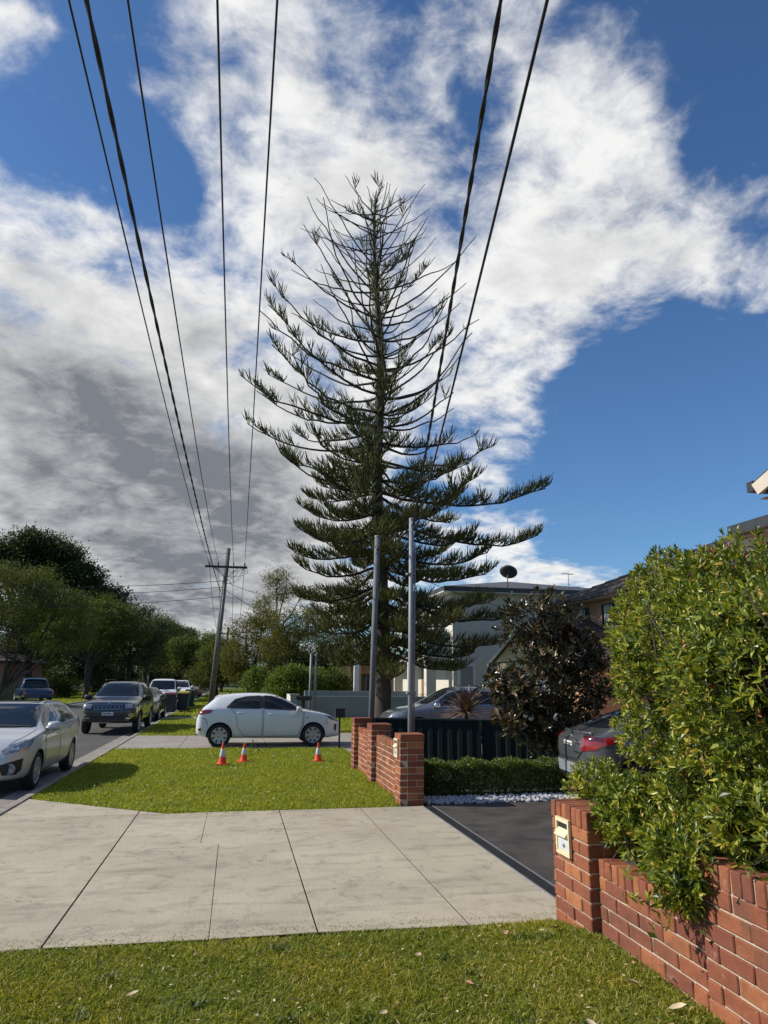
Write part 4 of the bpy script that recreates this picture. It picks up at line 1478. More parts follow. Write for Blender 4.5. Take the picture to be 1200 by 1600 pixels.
for s in (-1, 1):
    c.strip('side_crease', [(-1.60, .86), (-.6, .875), (.5, .86), (1.55, .83)], .022, 'y', s, P_WHITE, .012)
    c.strip('window_seal', rioW[0], .022, 'y', s, MT['black'], .0075, None, True)
    c.strip('window_seal', rioW[1], .022, 'y', s, MT['black'], .0075, None, True)
    c.strip('bumper_seam', [(-1.86, .80), (-1.66, .74), (-1.62, .60)], .012, 'y', s, MT['black'], .006)
    c.strip('bumper_seam', [(1.66, .74), (1.70, .60)], .010, 'y', s, MT['black'], .006)
    c.strip('wing_seam', [(1.03, .95), (1.02, .66), (.90, .32)], .010, 'y', s, MT['black'], .007)
    c.patch('indicator', [(1.09, .80), (1.15, .80), (1.15, .775), (1.09, .775)], 'y', s, MT['lamp'], .006, .04)
c.windscreen(1.12, 1.33, .56, .48, -1, 'rear_window')
c.patch('rear_bumper_trim', [(-.6, .50), (.6, .50), (.55, .36), (-.55, .36)], 'x', -1, MT['black'], .006, .1)
c.patch('grille', [(-.36, .70), (.36, .70), (.33, .64), (-.33, .64)], 'x', 1, MT['black'], .008, .08)
c.patch('lower_grille', [(-.4, .46), (.4, .46), (.36, .32), (-.36, .32)], 'x', 1, MT['black'], .008, .08)
c.mirrors(.86, .985)
c.patch('spoiler', [(-1.46, -.5), (-1.46, .5), (-1.28, .48), (-1.28, -.48)], 'z', 1, P_WHITE, .012, .08)
m = MB(); m.tube([(-1.02, 0, 1.43), (-1.16, 0, 1.52), (-1.2, 0, 1.54)], [.02, .012, .005], 6); m.build('aerial', MT['black'], c.root)

# ---- silver wagon nose-on at the kerb, cut by the left edge
sp = hatch_spec(P_SILVER, top=[(-2.19, .66), (-2.15, .90), (-2.08, 1.03), (-1.90, 1.22), (-1.74, 1.37), (-1.4, 1.44), (-.6, 1.475), (-.1, 1.465), (.22, 1.415), (.6, 1.24), (1.0, 1.045), (1.15, .99), (1.6, .935), (1.95, .85), (2.12, .75), (2.20, .64), (2.23, .50)],
                belt=[(-2.2, 1.03), (-1.2, 1.02), (1, .96), (1.2, .95), (2.2, .8)], bot=[(-2.19, .34), (-1.7, .22), (1.7, .20), (2.23, .24)],
                wid=[(-2.19, .62), (-2.1, .76), (-1.8, .84), (-1.2, .87), (1.1, .87), (1.6, .85), (1.95, .78), (2.12, .66), (2.23, .50)], wroof=.58, axles=(-1.32, 1.32), wr=.32, spokes=10, style=1)
c = Car('wagon', 'silver wagon parked nose-on at the kerb beside the verge lawn', 'car', sp, (-4.10, 15.15, ROAD_Z), R(-90) - R(.6))
D = [[(-1.12, 1.02), (-.92, .86), (-.86, .50), (-.66, .30), (-.10, .29), (-.10, 1.01)], [(-.06, 1.01), (-.06, .29), (.86, .30), (.98, .62), (1.0, .93), (.95, .96)]]
W = [[(-1.62, 1.09), (-1.44, 1.30), (-1.20, 1.33), (-1.20, 1.06)], [(-1.16, 1.055), (-1.16, 1.335), (-.62, 1.375), (-.12, 1.385), (-.12, 1.03)], [(-.02, 1.03), (-.02, 1.385), (.12, 1.37), (.38, 1.27), (.72, 1.12), (.93, .99)]]
c.sides(D, W, [(-.78, .90), (.12, .88)])
for s in (-1, 1):
    c.patch('headlight', [(s * .46, .715), (s * .55, .80), (s * .74, .865), (s * .80, .80), (s * .72, .70), (s * .5, .665)], 'x', 1, MT['lamp'], .010, .04)
    c.patch('headlight', [(1.60, .88), (1.80, .86), (2.0, .78), (2.05, .70), (1.85, .72), (1.7, .80)], 'y', s, MT['lamp'], .010, .05)
    hb = c.patch('headlight_bezel', [(s * .60, .765), (s * .68, .79), (s * .70, .735), (s * .62, .715)], 'x', 1, MT['chrome'], .016, .03)
    c.patch('fog_recess', [(s * .47, .50), (s * .76, .585), (s * .745, .40), (s * .69, .335), (s * .52, .34)], 'x', 1, MT['black'], .007, .04)
    p, n = c.hit(s * .62, .43, 'x', 1)
    mb = MB(); mb.lathe([(.085, -.02), (.088, .022), (.066, .03), (.062, .012), (0, .02)], 20, p, 'x'); mb.build('fog_light', MT['lamp'], c.root)
    c.strip('wheel_lip', [(-1.32 + .375 * math.cos(a), .32 + .375 * math.sin(a)) for a in np.linspace(-.2, 3.34, 24)], .018, 'y', s, P_SILVER, .008)
    c.strip('wheel_lip', [(1.32 + .375 * math.cos(a), .32 + .375 * math.sin(a)) for a in np.linspace(-.2, 3.34, 24)], .018, 'y', s, P_SILVER, .008)
    c.patch('tail_light', [(-2.06, 1.0), (-1.86, 1.05), (-1.84, .86), (-2.06, .82)], 'y', s, MT['red_lamp'], .02, .05)
    c.strip('bonnet_seam', [(2.05, s * .52), (1.6, s * .66), (1.1, s * .70)], .010, 'z', 1, MT['black'])
    c.strip('roof_rail', [(.0, s * .50), (-1.4, s * .50)], .03, 'z', 1, MT['black'], .012)
    c.strip('side_skirt', [(-.95, .27), (.92, .26)], .03, 'y', s, P_SILVER, .022)
c.windscreen(1.035, 1.40, .66, .53)
c.windscreen(1.10, 1.33, .58, .5, -1, 'rear_window')
c.patch('sunroof', [(-.55, -.42), (-.55, .42), (.05, .42), (.05, -.42)], 'z', 1, MT['glass'], .006, .1)
c.patch('grille', [(-.38, .72), (.38, .72), (.32, .60), (-.32, .60)], 'x', 1, MT['black'], .008, .06)
c.strip('grille_bar', [(-.36, .665), (.36, .665)], .022, 'x', 1, MT['chrome'], .016)
c.patch('lower_grille', [(-.5, .48), (.5, .48), (.42, .30), (-.42, .30)], 'x', 1, MT['black'], .008, .08)
mb = MB(); p, n = c.hit(0, .665, 'x', 1); mb.lathe([(0, .03), (.05, .026), (.062, .01)], 20, p, 'x'); mb.build('emblem', MT['chrome'], c.root)
for s in (-1, 1):
    c.strip('wiper', [(.05 + s * .12 + .42, 1.035), (.05 + s * .12 - .10, 1.05)], .02, 'x', 1, MT['black'], .016)
c.mirrors(.84, 1.0, None, 1.15)

# ---- dark four-wheel drive, nose-on further along the kerb
sp = hatch_spec(P_BLACK, top=[(-2.43, .75), (-2.40, 1.05), (-2.3, 1.35), (-2.12, 1.60), (-1.95, 1.70), (-1.2, 1.75), (-.3, 1.765), (.08, 1.72), (.4, 1.56), (.8, 1.31), (.95, 1.215), (1.5, 1.17), (2.0, 1.12), (2.25, 1.06), (2.35, .95), (2.39, .75)],
                belt=[(-2.4, 1.16), (.9, 1.12), (1.2, 1.10), (2.4, 1.0)], bot=[(-2.43, .48), (-1.9, .34), (1.8, .34), (2.39, .42)],
                wid=[(-2.43, .78), (-2.3, .88), (-1.9, .95), (1.6, .95), (2.1, .90), (2.3, .82), (2.39, .74)], wroof=.66, axles=(-1.46, 1.46), wr=.38, spokes=5)
c = Car('four_wheel_drive', 'black four-wheel drive with seven-slot grille parked nose-on at the kerb', 'car', sp, (-4.06, 27.9, ROAD_Z), R(-90) - R(1.0))
c.sides([[(-1.1, 1.12), (-.9, .9), (-.85, .5), (-.15, .45), (-.15, 1.12)], [(-.1, 1.12), (-.1, .45), (.9, .45), (1.0, .8), (.95, 1.10)]],
        [[(-2.1, 1.22), (-1.9, 1.55), (-1.25, 1.62), (-1.25, 1.18)], [(-1.2, 1.18), (-1.2, 1.62), (-.2, 1.65), (-.2, 1.16)], [(-.08, 1.16), (-.08, 1.65), (.06, 1.63), (.42, 1.47), (.82, 1.16)]], [(-.8, 1.02), (.1, 1.02)])
for s in (-1, 1):
    c.patch('headlight', [(s * .52, 1.0), (s * .82, 1.02), (s * .84, .90), (s * .56, .86)], 'x', 1, MT['lamp'], .008, .05)
    c.patch('fog_light', [(s * .66, .70), (s * .80, .72), (s * .80, .62), (s * .68, .60)], 'x', 1, MT['lamp'], .009, .05)
    c.strip('bumper_trim', [(s * .58, .55), (s * .74, .55), (s * .82, .66)], .03, 'x', 1, MT['chrome'], .012)
    mb = MB(); mb.tube([(.0, s * .58, 1.75), (-.05, s * .58, 1.81), (-1.7, s * .56, 1.79), (-1.8, s * .56, 1.72)], .02, 6); mb.build('roof_rail', MT['black'], c.root)
    c.strip('wheel_lip', [(-1.46 + .45 * math.cos(a), .38 + .45 * math.sin(a)) for a in np.linspace(-.2, 3.34, 24)], .05, 'y', s, P_BLACK, .012)
    c.strip('wheel_lip', [(1.46 + .45 * math.cos(a), .38 + .45 * math.sin(a)) for a in np.linspace(-.2, 3.34, 24)], .05, 'y', s, P_BLACK, .012)
gr = c.patch('grille', [(-.52, 1.0), (.52, 1.0), (.48, .83), (-.48, .83)], 'x', 1, P_BLACK, .012, .06)
for k in range(7):
    y = (k - 3) * .135
    c.patch('grille_slot', [(y - .045, .985), (y + .045, .985), (y + .045, .845), (y - .045, .845)], 'x', 1, MT['ink'], .018, .08, gr)
    c.strip('slot_trim', [(y - .048, .99), (y + .048, .99), (y + .048, .84), (y - .048, .84)], .012, 'x', 1, MT['chrome'], .020, gr, True)
c.patch('lower_grille', [(-.55, .62), (.55, .62), (.5, .50), (-.5, .50)], 'x', 1, MT['black'], .008, .08)
c.plate('EJ98SU', -.0, .70, 1, MT['plate_white'])
p, n = c.hit(0, 1.045, 'x', 1)
put_text('lettering', 'Jeep', .075, MT['chrome'], c.root, p + Vector((.012, 0, 0)), (R(80), 0, R(90)))
c.windscreen(1.25, 1.66, .74, .61)
c.windscreen(1.28, 1.60, .7, .58, -1, 'rear_window')
c.mirrors(.72, 1.16, MT['black'], 1.3)

# ---- dark crossover backed towards the footpath on the dark driveway
sp = hatch_spec(P_GREY, top=[(-2.105, .72), (-2.09, .92), (-2.04, 1.03), (-1.90, 1.085), (-1.72, 1.14), (-1.3, 1.345), (-.8, 1.50), (-.3, 1.56), (.15, 1.54), (.6, 1.33), (1.0, 1.09), (1.15, 1.03), (1.6, .98), (2.0, .87), (2.2, .72), (2.255, .58)],
                belt=[(-2.1, 1.03), (-1.6, 1.06), (-.8, 1.10), (1, .98), (2.2, .85)], bot=[(-2.105, .42), (-1.9, .30), (1.8, .24), (2.255, .3)],
                wid=[(-2.105, .42), (-2.07, .60), (-1.98, .74), (-1.75, .87), (-1.2, .90), (1.1, .895), (1.7, .86), (2.05, .74), (2.255, .55)], wroof=.53, axles=(-1.32, 1.32), wr=.345, rim=MT['rim_dark'])
c = Car('crossover', 'dark grey crossover seen from its tail on the dark driveway behind the hedge', 'car', sp, (7.22, 10.72, 0), R(-6))
c.sides([[(-1.0, 1.08), (-.85, .8), (-.8, .42), (-.1, .36), (-.1, 1.06)], [(-.06, 1.06), (-.06, .36), (.85, .36), (.98, .7), (.95, 1.0)]],
        [[(-1.35, 1.16), (-.95, 1.36), (-.15, 1.45), (-.15, 1.12)], [(-.06, 1.12), (-.06, 1.45), (.14, 1.43), (.5, 1.27), (.85, 1.03)]], [None, (.08, .95)])
c.windscreen(1.16, 1.44, .60, .48, -1, 'rear_window')
c.windscreen(1.08, 1.48, .62, .50)
c.patch('tailgate', [(-.66, 1.03), (-.30, 1.055), (.30, 1.055), (.66, 1.03), (.52, .80), (.40, .70), (-.40, .70), (-.52, .80)], 'x', -1, P_GREY, .012, .05)
c.strip('tailgate_seam', [(-.67, 1.03), (-.53, .80), (-.41, .69), (.41, .69), (.53, .80), (.67, 1.03)], .012, 'x', -1, MT['black'], .006)
c.patch('plate_recess', [(-.34, .955), (.34, .955), (.26, .78), (-.26, .78)], 'x', -1, P_GREY, .006 + .012, .05)
c.strip('plate_garnish', [(-.36, .965), (.36, .965)], .025, 'x', -1, MT['black'], .022)
c.plate('ETD20C', 0, .875, -1, MT['plate'], .36, .125)
for s in (-1, 1):
    c.patch('tail_light', [(s * .50, 1.005), (s * .72, 1.005), (s * .82, .93), (s * .74, .85), (s * .54, .82)], 'x', -1, MT['red_lamp'], .012, .04)
    c.patch('tail_light_cap', [(s * .42, 1.035), (s * .78, 1.035), (s * .80, .985), (s * .60, .985)], 'x', -1, MT['dark_red'], .018, .04)
    c.patch('tail_light', [(-2.0, 1.0), (-1.72, 1.045), (-1.50, 1.03), (-1.70, .95), (-1.98, .86)], 'y', s, MT['red_lamp'], .012, .05)
    c.patch('bumper_vent', [(s * .58, .64), (s * .80, .66), (s * .76, .50), (s * .70, .44)], 'x', -1, MT['black'], .008, .05)
    c.patch('reflector', [(s * .75, .645), (s * .80, .65), (s * .785, .54), (s * .765, .53)], 'x', -1, MT['red_lamp'], .014, .04)
    c.strip('wheel_lip', [(-1.32 + .42 * math.cos(a), .345 + .42 * math.sin(a)) for a in np.linspace(-.2, 3.34, 24)], .06, 'y', s, MT['black'], .010)
    c.strip('wheel_lip', [(1.32 + .42 * math.cos(a), .345 + .42 * math.sin(a)) for a in np.linspace(-.2, 3.34, 24)], .06, 'y', s, MT['black'], .010)
c.strip('bumper_seam', [(-.80, .665), (.80, .665)], .014, 'x', -1, MT['black'])
c.patch('lower_bumper', [(-.62, .62), (.62, .62), (.66, .50), (.5, .46), (-.5, .46), (-.66, .50)], 'x', -1, MT['galv'], .02, .06)
c.patch('diffuser', [(-.5, .45), (.5, .45), (.42, .40), (-.42, .40)], 'x', -1, MT['black'], .02, .06)
mb = MB()
pts = []
for k in range(13):
    y = -.62 + 1.24 * k / 12
    p, n = c.hit(-1.96 + .06 * (abs(y) / .62) ** 2, y, 'z', 1)
    pts.append(p + Vector((-.02, 0, .02)))
mb.tube(pts, [.012] + [.026] * 11 + [.012], 6)
mb.build('spoiler', P_GREY, c.root)
em = empty('emblem'); bpy.data.objects.remove(em)
p, n = c.hit(0, 1.005, 'x', -1)
mb = MB()
for (a_, b_, dz) in ((.055, .038, 0), (.020, .036, .0), (.040, .014, .020)):
    ring = [(p.x - .014, p.y + a_ * math.cos(q), p.z + dz + b_ * math.sin(q)) for q in np.linspace(0, 2 * math.pi, 25)]
    mb.tube(ring, .0055, 5, False)
mb.build('emblem', MT['chrome'], c.root)
p, n = c.hit(-.42, .93, 'x', -1)
put_text('lettering', 'C-HR', .05, MT['chrome'], c.root, p + Vector((-.03, 0, 0)), (R(90), 0, R(-90)))
c.strip('badge_strip', [(-.5, .80), (-.34, .80)], .012, 'x', -1, MT['chrome'], .03)
c.mirrors(.78, 1.02)

# ---- blue-grey SUV behind the steel fence
suv = dict(top=[(-2.27, .75), (-2.24, 1.0), (-2.12, 1.22), (-1.95, 1.45), (-1.75, 1.57), (-1.2, 1.64), (-.5, 1.67), (.0, 1.65), (.32, 1.57), (.7, 1.36), (1.08, 1.12), (1.22, 1.07), (1.7, 1.01), (2.05, .90), (2.24, .76), (2.30, .6)],
           belt=[(-2.3, 1.12), (-1.2, 1.10), (1, 1.02), (2.3, .9)], bot=[(-2.27, .42), (-1.9, .30), (1.8, .26), (2.3, .32)],
           wid=[(-2.27, .68), (-2.12, .82), (-1.8, .90), (-1.2, .92), (1.2, .92), (1.75, .88), (2.1, .78), (2.30, .58)], wroof=.60, axles=(-1.35, 1.35), wr=.36, spokes=5)
suvD = [[(-1.1, 1.08), (-.92, .85), (-.86, .5), (-.14, .42), (-.14, 1.06)], [(-.10, 1.06), (-.10, .42), (.86, .42), (.99, .7), (.97, 1.0)]]
suvW = [[(-1.75, 1.18), (-1.6, 1.40), (-1.2, 1.46), (-1.2, 1.13)], [(-1.16, 1.13), (-1.16, 1.47), (-.2, 1.54), (-.2, 1.10)], [(-.1, 1.10), (-.1, 1.54), (.1, 1.52), (.4, 1.42), (.92, 1.06)]]
sp = hatch_spec(P_BLUEGREY, **suv)
c = Car('suv', 'blue-grey SUV parked behind the dark green fence in front of the white house', 'car', sp, (6.62, 21.9, 0), R(180))
c.sides(suvD, suvW, [(-.8, .95), (.1, .93)])
c.windscreen(1.13, 1.58, .68, .54)
c.windscreen(1.25, 1.5, .6, .5, -1, 'rear_window')
for s in (-1, 1):
    c.patch('headlight', [(1.7, .95), (2.02, .86), (2.16, .76), (2.0, .76), (1.8, .82)], 'y', s, MT['lamp'], .008, .05)
    c.patch('headlight', [(s * .42, .84), (s * .72, .92), (s * .70, .80), (s * .45, .76)], 'x', 1, MT['lamp'], .008, .05)
    c.strip('window_trim', [(-1.75, 1.165), (-1.2, 1.115), (-.1, 1.085), (.95, 1.045)], .018, 'y', s, MT['chrome'], .008)
    for ax in (-1.35, 1.35):
        c.strip('wheel_lip', [(ax + .43 * math.cos(a), .36 + .43 * math.sin(a)) for a in np.linspace(-.2, 3.34, 24)], .06, 'y', s, MT['black'], .010)
c.patch('grille', [(-.45, .84), (.45, .84), (.38, .58), (-.38, .58)], 'x', 1, MT['black'], .01, .07)
c.mirrors(.80, 1.07, MT['chrome'], 1.1)

# ---- the cars further along the same kerb


def far_car(name, label, sp, loc, rz, doors, wins, zl, zh, wl, wh, lamps, grille, front=1, rear=False):
    c = Car(name, label, 'car', sp, loc, rz)
    c.sides(doors, wins, [(-.8, .95), (.1, .93)])
    c.windscreen(zl, zh, wl, wh)
    c.windscreen(zl + .1, zh - .06, wl * .9, wh * .9, -1, 'rear_window')
    for s in (-1, 1):
        c.patch('headlight', [(s * a, b) for a, b in lamps], 'x', 1, MT['lamp'], .008, .06)
        c.patch('tail_light', [(s * .5, .98), (s * .74, .98), (s * .76, .84), (s * .5, .86)], 'x', -1, MT['red_lamp'], .008, .06)
    c.patch('grille', grille, 'x', 1, MT['black'], .009, .08)
    c.plate('EKT42F', 0, min(p[1] for p in grille) - .06, 1, MT['plate_white'])
    c.mirrors(.8, zl + .0, None, 1.15)
    return c


sed = dict(top=[(-2.35, .70), (-2.32, .92), (-2.2, 1.02), (-1.75, 1.08), (-1.5, 1.14), (-1.0, 1.36), (-.6, 1.44), (-.1, 1.47), (.25, 1.42), (.65, 1.24), (1.05, 1.04), (1.2, 1.0), (1.7, .95), (2.05, .86), (2.26, .74), (2.33, .58)],
           belt=[(-2.35, 1.0), (1, .97), (2.3, .85)], bot=[(-2.35, .36), (-1.8, .22), (1.8, .20), (2.33, .25)],
           wid=[(-2.35, .66), (-2.2, .80), (-1.8, .88), (1.2, .90), (1.75, .87), (2.1, .76), (2.33, .56)], wroof=.57, axles=(-1.38, 1.38), wr=.325, spokes=5)
far_car('sedan', 'dark grey sedan at the kerb right behind the black four-wheel drive', hatch_spec(P_DARKGREY, **sed), (-4.1, 35.0, ROAD_Z), R(-90), rioD, [[(-1.1, 1.07), (-.8, 1.30), (-.2, 1.38), (-.2, 1.04)], [(-.1, 1.04), (-.1, 1.38), (.2, 1.34), (.55, 1.2), (.95, 1.0)]],
        1.04, 1.40, .66, .53, [(.42, .74), (.74, .84), (.72, .74), (.45, .68)], [(-.40, .74), (.40, .74), (.34, .52), (-.34, .52)])
ute = dict(top=[(-2.68, .85), (-2.66, 1.08), (-1.0, 1.10), (-.98, 1.12), (-.90, 1.60), (-.75, 1.74), (-.3, 1.80), (.3, 1.80), (.55, 1.73), (.9, 1.42), (1.2, 1.17), (1.35, 1.12), (1.9, 1.08), (2.3, 1.0), (2.5, .88), (2.58, .62)],
           belt=[(-2.7, 1.05), (1.2, 1.06), (2.5, .95)], bot=[(-2.68, .50), (-1.8, .42), (1.8, .36), (2.58, .42)],
           wid=[(-2.68, .88), (-1.0, .92), (1.7, .92), (2.2, .86), (2.45, .76), (2.58, .64)], wroof=.68, axles=(-1.55, 1.60), wr=.38, spokes=6)
c = far_car('pickup_ute', 'white utility truck parked at the kerb behind the wheelie bins', hatch_spec(P_WHITE, **ute), (-4.15, 44.6, ROAD_Z), R(-90),
            [[(-.85, 1.05), (-.85, .5), (0.0, .46), (0.0, 1.05)], [(.05, 1.05), (.05, .46), (1.0, .46), (1.1, .8), (1.1, 1.05)]],
            [[(-.8, 1.12), (-.74, 1.6), (-.05, 1.68), (-.05, 1.10)], [(.05, 1.10), (.05, 1.68), (.5, 1.62), (1.05, 1.12)]], 1.2, 1.68, .72, .62, [(.55, .98), (.8, 1.0), (.8, .84), (.58, .82)], [(-.5, .98), (.5, .98), (.45, .72), (-.45, .72)])
mb = MB(); mb.tube([(.95, -.80, 1.0), (.95, -.82, 1.6), (.95, -.84, 2.0)], [.06, .06, .05], 8); mb.tube([(.95, -.84, 2.0), (1.1, -.84, 2.03)], .06, 8); mb.build('snorkel', MT['black'], c.root)
far_car('white_suv', 'white SUV parked along the kerb beyond the white utility truck', hatch_spec(P_WHITE, **suv), (-4.1, 57.0, ROAD_Z), R(-90), suvD, suvW, 1.13, 1.58, .68, .54,
        [(.42, .84), (.72, .92), (.70, .80), (.45, .76)], [(-.45, .84), (.45, .84), (.38, .58), (-.38, .58)])
far_car('red_sedan', 'dark red sedan parked farthest along the kerb', hatch_spec(P_RED, **sed), (-3.95, 69.0, ROAD_Z), R(-90), rioD, [[(-1.1, 1.07), (-.8, 1.30), (-.2, 1.38), (-.2, 1.04)], [(-.1, 1.04), (-.1, 1.38), (.2, 1.34), (.55, 1.2), (.95, 1.0)]],
        1.04, 1.40, .66, .53, [(.42, .74), (.74, .84), (.72, .74), (.45, .68)], [(-.40, .74), (.40, .74), (.34, .52), (-.34, .52)])
# blue ute across the street, tail towards us
c = Car('blue_ute', 'blue utility truck parked across the street, tail towards the camera', 'car', hatch_spec(P_BLUE, **ute), (-12.9, 51.0, ROAD_Z), R(112))
c.sides([[(-.85, 1.05), (-.85, .5), (0.0, .46), (0.0, 1.05)], [(.05, 1.05), (.05, .46), (1.0, .46), (1.1, .8), (1.1, 1.05)]],
        [[(-.8, 1.12), (-.74, 1.6), (-.05, 1.68), (-.05, 1.10)], [(.05, 1.10), (.05, 1.68), (.5, 1.62), (1.05, 1.12)]], [(-.7, .98), (.2, .98)])
c.windscreen(1.2, 1.68, .72, .62)
c.windscreen(1.18, 1.62, .70, .60, -1, 'rear_window')
c.patch('tailgate', [(-.74, 1.02), (.74, 1.02), (.74, .62), (-.74, .62)], 'x', -1, P_BLUE, .012, .1)
c.strip('tailgate_cap', [(-.84, 1.06), (.84, 1.06)], .06, 'x', -1, MT['galv'], .012)
for s in (-1, 1):
    c.patch('tail_light', [(s * .77, 1.0), (s * .86, 1.0), (s * .86, .68), (s * .77, .68)], 'x', -1, MT['red_lamp'], .014, .05)
    c.strip('tray_cap', [(-2.6, s * .87), (-1.05, s * .87)], .06, 'z', 1, MT['galv'], .012)
c.mirrors(.95, 1.15)
# ================================================================== the tall pine


